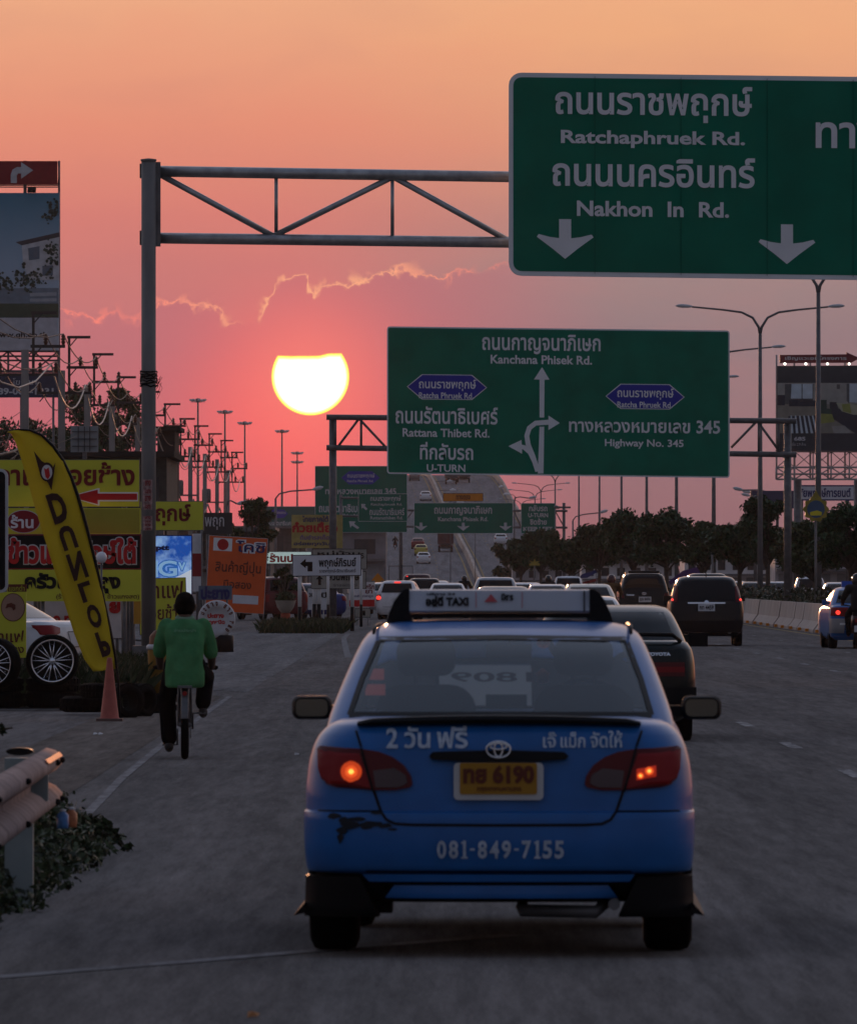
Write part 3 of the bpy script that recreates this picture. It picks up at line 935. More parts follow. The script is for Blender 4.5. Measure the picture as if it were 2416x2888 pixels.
board('overhead_sign', 'small square green keep left and turn back sign beside its grey post', 'road sign', Y4, (1469, 1419, 1565, 1505), M_GREEN2, M_WHITE_D, 1.2, 3, .1,
      texts=[('กลับรถ', (1491, 1424, 1543, 1442), A3, .025), ('U-TURN', (1489, 1447, 1545, 1459), A3, .025), ('ชิดซ้าย', (1494, 1462, 1541, 1480), A3, .025), ('KEEP LEFT', (1475, 1486, 1558, 1498), A3, .03)])
board('overhead_sign', 'narrow orange warning board mounted over the three arrow sign', 'road sign', Y4, (1249, 1391, 1362, 1414), M_ORANGE_S, M_BLACK, 1.2, 1.5, .08,
      texts=[('ทางตรง', (1286, 1397, 1326, 1409), M_BROWN, .03)], posts=[(1270, .06, M_STEEL_D, 1393), (1340, .06, M_STEEL_D, 1393)], z_base=7.4)
gantry('far grey gantry carrying the three arrow sign and the keep left sign', Y4, [(961, 1395), (1590, 1418)],
       [((961, 1404), (1010, 1405)), ((961, 1455), (1010, 1456)), ((1145, 1439), (1600, 1441)), ((1145, 1485), (1600, 1488))],
       [((1150, 1460), (1164, 1440)), ((1450, 1442), (1468, 1486)), ((1566, 1442), (1590, 1486))], pr=.12, br_=.085)
mb = MB(); q = P(1590, 1431, Y4 - .6); mb.box((0, 0, 0), (1.0, .4, .14)); mb.lathe([(0, -.12), (.2, -.1), (.24, .06), (.0, .16)], 12, (-.55, 0, 0))
gl = thing('signal_bracket', 'dark bracket with a lamp on top of the far gantry post', 'lamp', q); mb.build('bracket', M_STEEL_D, gl)
board('overhead_sign', 'faded teal green sign seen left of the yellow food board, far away', 'road sign', 940, (747, 1428, 1010, 1546), mat('teal_sign', (.006, .09, .085), .5, var=.08), M_WHITE_D, 1.2, 3, .14,
      texts=[('ถนนราชพฤกษ์', (764, 1441, 806, 1452), A3, .01, 2), ('ถนนรัตนาธิเบศร์', (754, 1468, 826, 1482), A3, .025), ('Rattana Thibet', (757, 1486, 820, 1493), A3, .01), ('ที่กลับรถ', (760, 1501, 806, 1514), A3, .025), ('U-TURN', (764, 1518, 800, 1525), A3, .01), ('ทล. 345', (940, 1503, 1000, 1515), A3, .025)],
      shapes=[('badge', hexa(752, 1437, 812, 1461, 12), M_BADGE), ('arrow', [(775, 1530), (786, 1532), (782, 1536), (789, 1543), (786, 1546), (778, 1538), (775, 1541)], A3), ('arrow', down_arrow(979, 1527, 1543, 9, 3), A3)],
      posts=[(760, .3, M_STEEL_D, 1430), (995, .3, M_STEEL_D, 1430)])

# ------------------------------------------------------------------ roadside direction signs
M_PLATE_W = mat('white_name_plate', (.55, .56, .60), .5, var=.08)
M_GREYB = mat('back_of_plate_beige', (.26, .25, .22), .6, var=.15)
def two_tone_posts(root, Y, posts, ytop, r=.06, dy=.1):
    for px, ybase in posts:
        k = Y / F; X = (px - CX) * k - root.location.x
        zt = H - (ytop - HY) * k
        mb = MB(); mb.tube([(X, dy, .75), (X, dy, zt)], r, 10); mb.build('post', M_WHITE, root)
        mb = MB(); mb.tube([(X, dy, -.05), (X, dy, .748)], r * 1.02, 10); mb.build('post_foot', M_BLACK, root)
YS = 262.0
ns = board('street_name_sign', 'white street name plate with a black left turn arrow on two posts', 'street sign', YS, (824, 1564, 1019, 1625), M_PLATE_W, M_BLACK, 2.0, 3, .05, -.012,
           texts=[('พฤกษ์ภิรมย์', (899, 1573, 1004, 1604), M_BLACK, .025), ('ราชพฤกษ์-รัตนาธิเบศร์', (900, 1604, 1003, 1617), M_STEEL_D, .02)],
           shapes=[('arrow', [(846, 1589), (862, 1575), (862, 1584), (881, 1584), (881, 1611), (867, 1611), (867, 1596), (862, 1596), (862, 1602)], M_BLACK)])
two_tone_posts(ns, YS, [(845, 1768), (993, 1780)], 1566)
ns = board('street_name_sign', 'beige place sign half hidden behind the white left turn plate', 'street sign', 285, (880, 1548, 1035, 1606), M_GREYB, M_BLACK, 1.6, 3, .05, texts=[('หมู่บ้าน', (895, 1553, 1015, 1572), M_BLACK, .02), ('ธ', (1016, 1560, 1026, 1575), M_BLACK, .02)])
two_tone_posts(ns, 285, [(925, 1766), (1018, 1766)], 1550, .05)
ns = board('street_name_sign', 'beige place sign with a black up arrow below the white plate', 'street sign', 290, (877, 1611, 1033, 1661), M_GREYB, M_BLACK, 1.6, 3, .05,
           texts=[('สวนพฤกษา', (925, 1620, 1020, 1642), M_BLACK, .025), ('ราชพฤกษ์', (940, 1646, 1008, 1656), M_STEEL_D, .01)],
           shapes=[('arrow', [(890, 1634), (901, 1623), (912, 1634), (905, 1634), (905, 1650), (897, 1650), (897, 1634)], M_BLACK)])
two_tone_posts(ns, 290, [(886, 1765), (899, 1765)], 1613, .07)
board('small_notice', 'white notice with a red lower band standing left of the white hatchback', 'notice', 300, (984, 1642, 1057, 1712), M_PLATE_W, None, 0, 1, .03,
      texts=[('พริก', (1030, 1648, 1055, 1662), M_MAROON, .02), ('ยา', (1030, 1664, 1050, 1674), M_MAROON, .02), ('ขายส่ง ราคาถูก', (990, 1677, 1052, 1686), M_NAVY, .02)],
      shapes=[('band', [(985, 1693), (1056, 1691), (1056, 1711), (985, 1711)], M_RED)], posts=[(1005, .05, M_WHITE_D, 1650), (1038, .05, M_WHITE_D, 1650)])
board('small_notice', 'pale leaflet board on the posts below the up arrow sign', 'notice', 295, (868, 1660, 925, 1720), M_WHITE_D, None, 0, 1, .03,
      texts=[('30', (871, 1672, 884, 1684), M_BLACK, .03), ('ปี', (906, 1670, 922, 1686), M_BLACK, .03)], posts=[(880, .04, M_WHITE_D, 1665), (912, .04, M_WHITE_D, 1665)])
board('small_notice', 'small pale box notice on the ground beside the traffic post', 'notice', 292, (1000, 1716, 1045, 1742), M_GREYB, M_BLACK, 1.5, 1, .2, shapes=[('print', [(1014, 1722), (1030, 1722), (1030, 1736), (1014, 1736)], M_BLACK)], posts=[(1008, .05, M_WHITE_D, 1725), (1038, .05, M_WHITE_D, 1725)])
up = [(1065, 1616), (1085, 1638), (1074, 1638), (1074, 1656), (1057, 1656), (1057, 1638), (1046, 1638)]
t = thing('arrow_sign', 'orange upward arrow sign on a thin post in front of the bridge', 'road sign', P(1065, HY, 420) - Vector((0, 0, H)))
mb = MB(); mb.prism([((px - 1065) * 420 / F, H - (py - HY) * 420 / F) for px, py in up], -.02, .02); mb.build('panel', M_ORANGE_S, t)
mb = MB(); mb.tube([(0, .06, 0), (0, .06, 1.7)], .035, 8); mb.build('post', M_STEEL_D, t)

# ------------------------------------------------------------------ shop boards on the left
board('shop_board', 'orange shop board with a white and red flag print, slightly tilted', 'shop sign', 272, (584, 1514, 750, 1728), M_ORANGE, M_WHITE_D, 1.2, 1, .06, 0, math.radians(3.2),
      texts=[('โคชิ', (660, 1521, 746, 1559), M_WHITE, .10), ('โคชิ', (663, 1524, 743, 1556), M_NAVY, .02, 1), ('สินค้าญี่ปุ่น', (606, 1582, 735, 1624), M_BROWN, .012), ('มือสอง', (632, 1636, 710, 1660), M_BROWN, .012)],
      shapes=[('flag', [(597, 1520), (650, 1520), (650, 1556), (597, 1556)], M_WHITE), ('disc', ellipse(624, 1538, 16, 16), M_RED, 1), ('strip', [(660, 1678), (732, 1678), (732, 1702), (660, 1702)], M_PLATE_W)],
      posts=[(742, .05, M_STEEL_D, 1700), (600, .05, M_STEEL_D, 1690)])
board('shop_board', 'faded yellow food stall board with blue and red lettering', 'shop sign', 430, (822, 1452, 966, 1546), M_WOODISH, None, 0, 2, .1,
      texts=[('ไทยภาคใต้', (852, 1454, 926, 1472), M_NAVY, .03), ('ก๋วยเตี๋ยว', (824, 1472, 952, 1502), M_RED, .05), ('ต้มยำรสเด็ด', (846, 1508, 928, 1522), mat('violet_ink', (.12, .06, .22), .6), .02), ('อร่อยทุกวัน', (828, 1527, 930, 1541), M_NAVY, .03)],
      posts=[(840, .12, M_STEEL_D, 1460), (955, .12, M_STEEL_D, 1460)])
M_LIT = mat('lit_white_acrylic', (.6, .66, .64), .4, emit=(.55, .75, .70), estr=.35)
board('shop_board', 'lit white fascia with big red letters behind the orange board', 'shop sign', 400, (752, 1556, 878, 1590), M_LIT, M_STEEL_D, 1, 1, .15, texts=[('ร้านปอพ', (760, 1560, 868, 1586), M_RED, .05)], posts=[(760, .1, M_STEEL_D, 1560), (870, .1, M_STEEL_D, 1560)])
board('shop_board', 'blue grey patching board with dark blue letters above the painted tyre', 'shop sign', 205, (560, 1652, 654, 1692), mat('slate_blue_board', (.10, .13, .17), .6), None, 0, 1, .04,
      texts=[('ปะยาง', (566, 1654, 648, 1691), M_NAVY, .05)], posts=[(575, .05, M_STEEL_D, 1655), (640, .05, M_STEEL_D, 1655)])
board('shop_board', 'yellow coffee board leaning in front of the glowing blue light box', 'shop sign', 205, (392, 1630, 526, 1790), M_YEL2, M_BLACK, 1.6, 1, .05, 0, math.radians(-1.5),
      texts=[('กาแฟ', (404, 1640, 518, 1688), M_BROWN, .015), ('ดอยช้าง', (398, 1704, 520, 1748), M_BROWN, .015)], posts=[(420, .05, M_STEEL_D, 1640), (500, .05, M_STEEL_D, 1640)])
M_SKYBLUE = bpy.data.materials.new('backlit_sky_print'); M_SKYBLUE.use_nodes = True
nt = M_SKYBLUE.node_tree; b = nt.nodes['Principled BSDF']
tc = nt.nodes.new('ShaderNodeTexCoord'); nz = nt.nodes.new('ShaderNodeTexNoise'); nz.inputs['Scale'].default_value = 3.0; nz.inputs['Detail'].default_value = 4
nt.links.new(tc.outputs['Object'], nz.inputs['Vector'])
rp = nt.nodes.new('ShaderNodeValToRGB'); nt.links.new(nz.outputs[0], rp.inputs[0])
rp.color_ramp.elements[0].position = .42; rp.color_ramp.elements[0].color = (.010, .085, .42, 1)
rp.color_ramp.elements[1].position = .68; rp.color_ramp.elements[1].color = (.30, .50, .80, 1)
nt.links.new(rp.outputs[0], b.inputs['Base Color']); nt.links.new(rp.outputs[0], b.inputs['Emission Color']); b.inputs['Emission Strength'].default_value = .55
M_LITW = mat('backlit_white_print', (.6, .65, .7), .4, emit=(.62, .70, .80), estr=.5)
M_LITN = mat('backlit_blue_print', (.03, .12, .42), .4, emit=(.03, .16, .5), estr=.5)
M_LITL = mat('backlit_pale_blue_print', (.2, .4, .65), .4, emit=(.28, .5, .75), estr=.5)
board('light_box', 'glowing blue light box with cloud print and big rounded letters', 'light box', 225, (418, 1509, 543, 1690), M_SKYBLUE, M_NAVY, 3, 2, .3,
      texts=[('ptt', (440, 1538, 478, 1556), M_NAVY, .06, 2), ('N', (412, 1582, 446, 1628), M_LITL, .08, 1), ('G', (443, 1578, 503, 1629), M_LITN, .10, 1), ('G', (446, 1581, 500, 1626), M_LITL, .02, 2), ('v', (500, 1584, 527, 1612), M_LITN, .10, 1), ('v', (503, 1586, 524, 1609), M_LITL, .02, 2)],
      shapes=[('cloud', [(422, 1620), (445, 1632), (480, 1636), (510, 1622), (540, 1606), (540, 1687), (422, 1687)], M_LITW)], posts=[(440, .12, M_STEEL_D, 1520), (525, .12, M_STEEL_D, 1520)])
board('shop_board', 'yellow sign box with maroon letters above the glowing light box', 'shop sign', 228, (396, 1413, 575, 1497), M_YEL2, M_STEEL_D, 2, 1, .35,
      texts=[('พฤกษ์', (398, 1422, 538, 1482), M_MAROON, .03)], posts=[(560, .16, M_STEEL_D, 1420), (410, .16, M_STEEL_D, 1420)])
board('shop_board', 'black sign with grey letters between the yellow box and the leafy tree', 'shop sign', 300, (572, 1446, 655, 1506), mat('charcoal_board', (.03, .032, .036), .6), None, 0, 1, .1, texts=[('พฤก', (578, 1458, 632, 1494), M_WHITE_D, .01)], posts=[(585, .1, M_STEEL_D, 1450), (645, .1, M_STEEL_D, 1450)])
t = thing('banner_post', 'white roadside banner with a red middle band beside the light box', 'banner', P(555, HY, 222) - Vector((0, 0, H)))
mb = MB(); k = 222 / F
for (ya, yb, mi) in ((1505, 1561, 0), (1561, 1626, 1), (1626, 1668, 0)):
    mb.box((0, 0, H - ((ya + yb) / 2 - HY) * k), (24 * k, .03, (yb - ya) * k - .002), mi)
mb.build('cloth', [M_WHITE_D, M_DRED], t); mb = MB(); mb.tube([(.12, .04, 0), (.12, .04, 2.9)], .025, 8); mb.build('post', M_STEEL_D, t)

# the yellow restaurant board complex (one stack of panels on one frame)
YB = 150.0
kb = YB / F
def panelset():
    board('shop_board', 'top yellow panel with a red arrow pointing left', 'shop sign', YB, (-90, 1296, 394, 1430), M_YEL2, M_STEEL_D, 1.5, 1, .10,
          texts=[('กาแฟดอยช้าง', (-8, 1303, 380, 1370), M_MAROON, .03)],
          shapes=[('arrow', [(190, 1401), (277, 1377), (281, 1377), (281, 1388), (390, 1388), (390, 1414), (281, 1414), (281, 1426), (277, 1426)], M_WHITE), ('arrow', [(196, 1401), (276, 1381), (276, 1392), (387, 1392), (387, 1410), (276, 1410), (276, 1422)], M_RED, 1)],
          posts=[(60, .1, M_STEEL_D, 1300), (350, .1, M_STEEL_D, 1300)])
    board('shop_board', 'plain olive yellow panel with a red oval badge', 'shop sign', YB - .4, (20, 1433, 396, 1506), M_YEL2, None, 0, 1, .08,
          texts=[('ร้าน', (30, 1452, 95, 1490), M_WHITE, .03, 2)], shapes=[('oval', ellipse(67, 1471, 47, 33), M_WHITE_D), ('oval', ellipse(67, 1471, 45, 31), M_DRED, 1), ('panel_face', [(120, 1436), (394, 1436), (394, 1503), (120, 1503)], M_OLIVE)], posts=[(100, .08, M_STEEL_D, 1440), (370, .08, M_STEEL_D, 1440)])
    board('shop_board', 'black panel with large red outlined letters', 'shop sign', YB - .8, (22, 1507, 398, 1606), M_BLACK, M_DRED, 3, 1, .08,
          texts=[('ข้าวแกงปักษ์ใต้', (20, 1513, 388, 1594), M_WHITE_D, .09), ('ข้าวแกงปักษ์ใต้', (23, 1516, 385, 1591), M_RED, .045, 1)], posts=[(110, .08, M_STEEL_D, 1510), (360, .08, M_STEEL_D, 1510)])
    board('shop_board', 'yellow kitchen panel with black letters below the black panel', 'shop sign', YB - 1.2, (20, 1607, 398, 1696), M_YEL2, None, 0, 1, .08,
          texts=[('ครัวเมืองลุง', (70, 1615, 340, 1674), M_BLACK, .05), ('(ร้านอาหารปักษ์ใต้ ข้าวแกงสด)', (159, 1674, 393, 1692), M_BROWN, .01)], posts=[(120, .08, M_STEEL_D, 1610), (350, .08, M_STEEL_D, 1610)])
panelset()
board('shop_board', 'white menu board with red letters low behind the parked white car', 'shop sign', YB + 1.5, (60, 1692, 342, 1800), M_WHITE_D, None, 0, 1, .05, texts=[('ก.ท.ย', (150, 1736, 232, 1768), M_RED, .04), ('ย', (308, 1697, 340, 1730), M_RED, .09)], posts=[(90, .06, M_STEEL_D, 1700), (330, .06, M_STEEL_D, 1700)])
board('shop_board', 'plain orange panel beside the white menu board', 'shop sign', YB + 1.5, (354, 1694, 397, 1760), mat('ochre_board', (.40, .22, .03), .6), None, 0, 1, .05, posts=[(376, .06, M_STEEL_D, 1700)])
board('shop_board', 'small brown plank sign at the left under the yellow panels', 'shop sign', 111, (22, 1648, 75, 1669), M_BROWN, None, 0, 1, .04, texts=[('แขกดำ', (26, 1651, 70, 1667), M_OLIVE, .02)], posts=[(40, .05, M_STEEL_D, 1650)])
board('shop_board', 'yellow coffee board with a round tan sticker at the left edge', 'shop sign', 110, (-60, 1670, 74, 1855), M_YEL2, None, 0, 1, .05,
      texts=[('กาแฟ', (-28, 1778, 68, 1812), M_BROWN, .015), ('ดอยช้าง', (-40, 1816, 68, 1842), M_BROWN, .015)],
      shapes=[('sticker', ellipse(37, 1713, 34, 40), M_BROWN), ('sticker', ellipse(37, 1713, 32, 38), mat('tan_print', (.30, .18, .13), .6), 1), ('emblem', [(16, 1716), (20, 1704), (32, 1700), (44, 1706), (44, 1718), (38, 1722), (34, 1714), (26, 1712)], M_BROWN, 2)], posts=[(-40, .05, M_STEEL_D, 1680), (60, .05, M_STEEL_D, 1680)])
board('roadside_sign', 'dark rounded sign with a pale rim cut by the left edge', 'sign', 98, (-260, 1322, 23, 1672), M_BLACK, M_WHITE_D, 8, 22, .05, posts=[(-120, .08, M_STEEL_D, 1330)])
t = thing('globe_lamp', 'white globe lamp on a thin post in front of the black panel', 'lamp', P(286, HY, 146) - Vector((0, 0, H)))
mb = MB(); mb.lathe([(.0, -.10), (.06, -.083), (.092, -.03), (.092, .03), (.06, .08), (0, .10)], 18, (0, 0, P(286, 1572, 146).z)); mb.build('globe', mat('milk_glass', (.6, .62, .66), .3), t)
mb = MB(); mb.tube([(0, 0, 0), (0, 0, P(286, 1572, 146).z - .09)], .018, 8); mb.build('post', M_STEEL_D, t)

# ------------------------------------------------------------------ street lamps of the central reservation
M_LAMPGREY = mat('lamp_post_grey', (.13, .13, .135), .6, .4, var=.2)
M_HEAD = mat('lamp_head', (.42, .44, .46), .5, var=.1)
LG = 'double armed street lamps down the central reservation'
def lamp_proto(label, loc):
    t = thing('street_lamp', label, 'street lamp', loc, 0, LG)
    mb = MB(); mb.tube([(0, 0, 0), (0, 0, 5), (0, 0, 11.35)], [.125, .10, .07], 12); mb.lathe([(.0, 0), (.2, 0), (.2, .5), (.14, .56), (0, .56)], 12)
    mb.build('pole', M_LAMPGREY, t)
    for s in (-1, 1):
        mb = MB(); mb.tube([(0, 0, 11.3), (s * .06, 0, 11.6), (s * .30, 0, 11.98), (s * .75, 0, 12.2), (s * 1.5, 0, 12.30), (s * 2.75, 0, 12.42)], [.06, .055, .05, .045, .04, .035], 8)
        mb.build('arm', M_LAMPGREY, t)
        mb = MB()
        prof = [(0, .0), (.05, .045), (.2, .085), (.45, .10), (.62, .07), (.72, 0)]
        vs = []; n = 10
        for d, r in prof:
            for q in range(n):
                th = 2 * math.pi * q / n
                vs.append((s * (2.7 + d), .9 * max(r, .01) * math.cos(th) * 1.2, 12.43 + d * .04 + max(r, .008) * math.sin(th) * (.9 if math.sin(th) > 0 else .7)))
        mb.add(vs, [(i * n + q, i * n + (q + 1) % n, (i + 1) * n + (q + 1) % n, (i + 1) * n + q) for i in range(len(prof) - 1) for q in range(n)], 0, True)
        mb.build('lamp_head', M_HEAD, t)
    return t
lampY = [(2307, 294), (2143, 343), (2012, 403), (1907, 463), (1823, 527), (1752, 595), (1690, 672), (1632, 764), (1565, 880), (1525, 985), (1508, 1060), (1470, 1180)]
lab = ['double armed street lamp with its fork just under the largest sign', 'double armed street lamp with both lamps clear against the sky right of the middle sign',
       'street lamp whose right lamp peeks out right of the middle sign', 'street lamp with one lamp tip at the right edge of the middle sign'] + \
      ['thin street lamp pole below the middle sign, %s' % q for q in ('first of the thin row from the right', 'second of the thin row from the right', 'third of the thin row from the right', 'fourth of the thin row from the right',
       'fifth of the thin row from the right', 'third of the row from the left', 'second of the row from the left', 'farthest and leftmost of the row')]
lp0 = None
for (px, Y), l in zip(lampY, lab):
    loc = ((px - CX) * Y / F, Y, .15)
    if lp0 is None: lp0 = lamp_proto(l, loc)
    else: dup(lp0, loc, None, l, LG)
# single armed lamps on the left verge and lamps along the flyover
def arm_lamp(label, foot, Z, tip, curve=True, group='single armed street lamps', r=.07):
    t = thing('street_lamp', label, 'street lamp', foot, 0, group)
    top = Vector((0, 0, Z)); tp = Vector(tip) - Vector(foot)
    mb = MB(); mb.tube([(0, 0, 0), (0, 0, Z * .5), top], [r * 1.5, r * 1.2, r], 10); mb.build('pole', M_LAMPGREY, t)
    mb = MB(); mb.tube([top, top.lerp(tp, .1) + Vector((0, 0, .25)), top.lerp(tp, .4) + Vector((0, 0, .25)), tp], r * .7, 8); mb.build('arm', M_LAMPGREY, t)
    d = (tp - top); d.y = 0; d.normalize()
    mb = MB(); mb.tube([tp, tp + d * .2, tp + d * .55, tp + d * .75], [.05, .12, .13, .03], 10); mb.build('lamp_head', M_HEAD, t)
    return t
k = 640 / F
def foot(px, Y): q = P(px, HY, Y); return (q.x, Y, 0)
arm_lamp('curved single arm street lamp in front of the teal sign', foot(777, 560), P(0, 1406, 560).z, P(880, 1381, 560))
arm_lamp('street lamp with a long raised arm left of the leafy tree', foot(640, 500), P(0, 1426, 500).z, P(668, 1421, 500))
arm_lamp('street lamp reaching right in front of the bridge railing', foot(1450, 760), P(0, 1412, 760).z, P(1490, 1405, 760))
arm_lamp('street lamp rising from the trees right of the keep left post', foot(1615, 720), P(0, 1468, 720).z, P(1690, 1446, 720))
for i, (px, py, Y) in enumerate(((2118, 1391, 640), (2095, 1384, 600), (2115, 1400, 690))):
    arm_lamp(['street lamp head low over the right hand trees, middle of three', 'street lamp head low over the right hand trees, highest and leftmost of three', 'street lamp head low over the right hand trees, lowest of three'][i], foot(px + 75, Y), P(0, py + 14, Y).z, P(px, py - 2, Y))
for i, (px, py, Y) in enumerate(((1268, 1369, 1330), (1276, 1388, 1290), (1297, 1417, 1180), (1414, 1374, 1300), (1427, 1395, 1240))):
    q = P(px, py, Y); z0 = bz(Y)
    l = ['white lamp head above the bridge median, topmost', 'white lamp head above the bridge median, second from the top', 'white lamp head above the bridge median beside the orange board', 'white lamp head over the right bridge railing, upper', 'white lamp head over the right bridge railing, lower'][i]
    x0 = interp(BM, Y) if i < 3 else interp(BR, Y)
    t = thing('bridge_lamp', l, 'street lamp', (x0, Y, z0), 0, 'lamps along the bridge')
    zz = q.z - z0
    sg = 1 if q.x > x0 else -1
    mb = MB(); mb.tube([(0, 0, 0), (0, 0, max(zz - .2, .4)), (sg * .3, 0, max(zz, .5)), (q.x - x0, 0, max(zz, .5))], [.08, .06, .05, .05], 8); mb.build('pole', M_LAMPGREY, t)
    mb = MB(); mb.tube([(q.x - x0 - .45, 0, max(zz, .5)), (q.x - x0, 0, max(zz, .5) + .1), (q.x - x0 + .5, 0, max(zz, .5))], [.1, .22, .1], 8); mb.build('lamp_head', M_WHITE, t)

# ------------------------------------------------------------------ high masts
MG = 'high mast lights left of the sun'
def mast(label, px, py, Y, double=False):
    q = P(px, py, Y)
    t = thing('high_mast_light', label, 'light mast', (q.x, Y, 0), 0, MG)
    zt = q.z
    mb = MB(); mb.tube([(0, 0, 0), (0, 0, zt * .5), (0, 0, zt - .4)], [.30, .22, .13], 10); mb.build('mast', M_LAMPGREY, t)
    for lv in ((0, -1.9) if double else (0,)):
        mb = MB(); mb.tube([(.55 * math.cos(a * math.pi / 6), .55 * math.sin(a * math.pi / 6), zt - .55 + lv) for a in range(12)], .05, 6, closed=True)
        mb.lathe([(0, -.2), (.32, -.15), (.36, .35), (0, .42)], 12, (0, 0, zt - .35 + lv)); mb.build('ring', M_LAMPGREY, t)
        for j in range(8):
            a = j * math.pi / 4 + .2
            c = Vector((math.cos(a) * 1.15, math.sin(a) * 1.15, zt - .25 + lv))
            mb = MB(); mb.box(c, (.42, .42, .22), 0, Matrix.Rotation(a, 3, 'Z') @ Matrix.Rotation(-.5, 3, 'Y'))
            mb.tube([c * .99, (math.cos(a) * .5, math.sin(a) * .5, zt - .5 + lv)], .04, 5)
            mb.build('floodlight', M_HEAD, t)
for l, px, py, Y, d in (('tallest floodlight mast, leftmost of the row', 558, 1124, 1330, 0), ('floodlight mast second from the left', 634, 1157, 1430, 0), ('floodlight mast third from the left', 690, 1189, 1530, 0),
                        ('lone floodlight mast right below the sun', 795, 1212, 1600, 0), ('floodlight mast with two rings of lamps', 838, 1274, 1800, 1)):
    mast(l, px, py, Y, d)

# ------------------------------------------------------------------ power line on the left
M_POLE = mat('concrete_pole', (.22, .21, .20), .85, var=.25, vscale=3, stretch=(1, 1, .2))
M_ARM = mat('dark_crossarm', (.05, .045, .045), .7, .2)
M_INS = mat('insulator_brown', (.06, .025, .018), .35)
M_CABLE = mat('cable', (.03, .028, .028), .6)
M_CABLE_L = mat('pale_cable', (.36, .33, .29), .5)
UG = 'concrete power poles in the row on the left'
ords = ['first', 'second', 'third', 'fourth', 'fifth', 'sixth', 'seventh', 'eighth', 'ninth', 'tenth', 'eleventh', 'twelfth', 'thirteenth']
PY_ = [307 + 33 * k for k in range(11)]
PXW = [-14.55, -14.65, -14.95, -15.1, -15.0, -14.9, -15.0, -15.05, -15.0, -15.0, -15.0, -15.0, -15.0]
rng = random.Random(11)
for i, (Y, X) in enumerate(zip(PY_, PXW)):
    t = thing('power_pole', 'concrete power pole with cross arms and insulators, %s from the near end of the row' % ords[i], 'power pole', (X, Y, 0), 0, UG)
    h = 9.9 + rng.uniform(-.25, .25)
    mb = MB(); mb.box((0, 0, h / 2), (.27, .24, h)); mb.build('pole', M_POLE, t)
    mb = MB()
    bx = .30
    mb.box((bx, 0, h + .25), (.10, .10, 2.2)); mb.build('riser', M_ARM, t)
    for zz, x0, x1 in ((h + 1.33, .22, 1.15), (h + .12, .2, 1.45), (h - .9, -1.0, 1.2)):
        mb = MB(); mb.box(((x0 + x1) / 2, -.02, zz), (x1 - x0, .09, .11)); mb.build('crossarm', M_ARM, t)
        mb = MB(); mb.tube([(x0 + .12, -.06, zz - .35), (x0 + .42, -.06, zz)], .025, 6); mb.build('strut', M_ARM, t)
    for (ix, iz) in ((1.38, h + .2), (.75, h + .2), (1.12, h - .82), (-.9, h - .82), (.55, h - .82)):
        mb = MB(); mb.lathe([(0, 0), (.06, 0), (.06, .06), (.10, .10), (.05, .14), (.10, .20), (.05, .25), (.085, .31), (.03, .38), (0, .40)], 10, (ix, -.02, iz - .02)); mb.build('insulator', M_INS, t)
    if i in (4, 7, 9):
        mb = MB(); mb.lathe([(0, 0), (.30, 0), (.32, .1), (.32, .8), (.28, .9), (0, .92)], 14, (-.75, -.1, h - 3.0)); mb.box((-.3, 0, h - 3.05), (1.6, .5, .1)); mb.build('transformer', M_STEEL_D, t)
def cable_run(label, offs, sag, r, m, seg=8, jitter=0):
    t = thing('power_cable', label, 'cable', (0, 0, 0), 0, 'cables along the power poles')
    pts = []
    for i in range(len(PY_) - 1):
        a = Vector((PXW[i] + offs[0], PY_[i], 9.9 + offs[1])); b = Vector((PXW[i + 1] + offs[0], PY_[i + 1], 9.9 + offs[1]))
        for q in range(seg):
            f = q / seg; p = a.lerp(b, f); p.z -= sag * 4 * f * (1 - f) * (1 + jitter * math.sin(i * 3.1)); pts.append(p)
    a = Vector((PXW[0] + offs[0] - 1.0, PY_[0] - 40, 9.9 + offs[1]))
    pts = [a.lerp(pts[0], f) - Vector((0, 0, sag * 4 * f * (1 - f))) for f in (0, .2, .4, .6, .8)] + pts
    mb = MB(); mb.tube(pts, r, 5); o = mb.build('wire', m, t)
    return t
cable_run('dark cable on the outer insulators of the power poles, uppermost', (1.38, .55), .55, .022, M_CABLE)
cable_run('dark cable on the inner insulators of the power poles', (.75, .55), .6, .022, M_CABLE)
cable_run('dark cable on the lower right insulators of the power poles', (1.12, -.45), .7, .022, M_CABLE)
cable_run('dark cable on the lower left insulators of the power poles', (-.9, -.45), .75, .022, M_CABLE)
cable_run('pale loop cable sagging between the power poles', (.95, -.55), 1.25, .03, M_CABLE_L, 10, .4)
cable_run('thick dark telephone cable low on the power poles', (.2, -3.3), .8, .05, M_CABLE, 8, .3)
cable_run('second telephone cable lowest on the power poles', (.35, -3.9), 1.0, .04, M_CABLE, 8, .4)
# tangle of pale wires near the left edge
t = thing('wire_tangle', 'loose bunch of pale wires hanging above the yellow flag', 'wires', P(60, 1230, 230))
rr = random.Random(4)
mb = MB()
for j in range(26):
    a = Vector((rr.uniform(-1.0, .3), rr.uniform(-.2, .2), rr.uniform(-1.0, .1)))
    b = a + Vector((rr.uniform(.2, 1.3), rr.uniform(-.2, .2), rr.uniform(-.1, .7)))
    c = a.lerp(b, .5) + Vector((rr.uniform(-.1, .1), 0, rr.uniform(-.3, .05)))
    mb.tube([a, a.lerp(c, .5) , c, c.lerp(b, .6), b], .010, 4)
mb.build('wires', mat('tan_cable', (.30, .25, .20), .6), t)
mb = MB(); mb.box((-.8, .3, -1.5), (.2, .2, 8.5)); mb.build('pole', M_POLE, t)

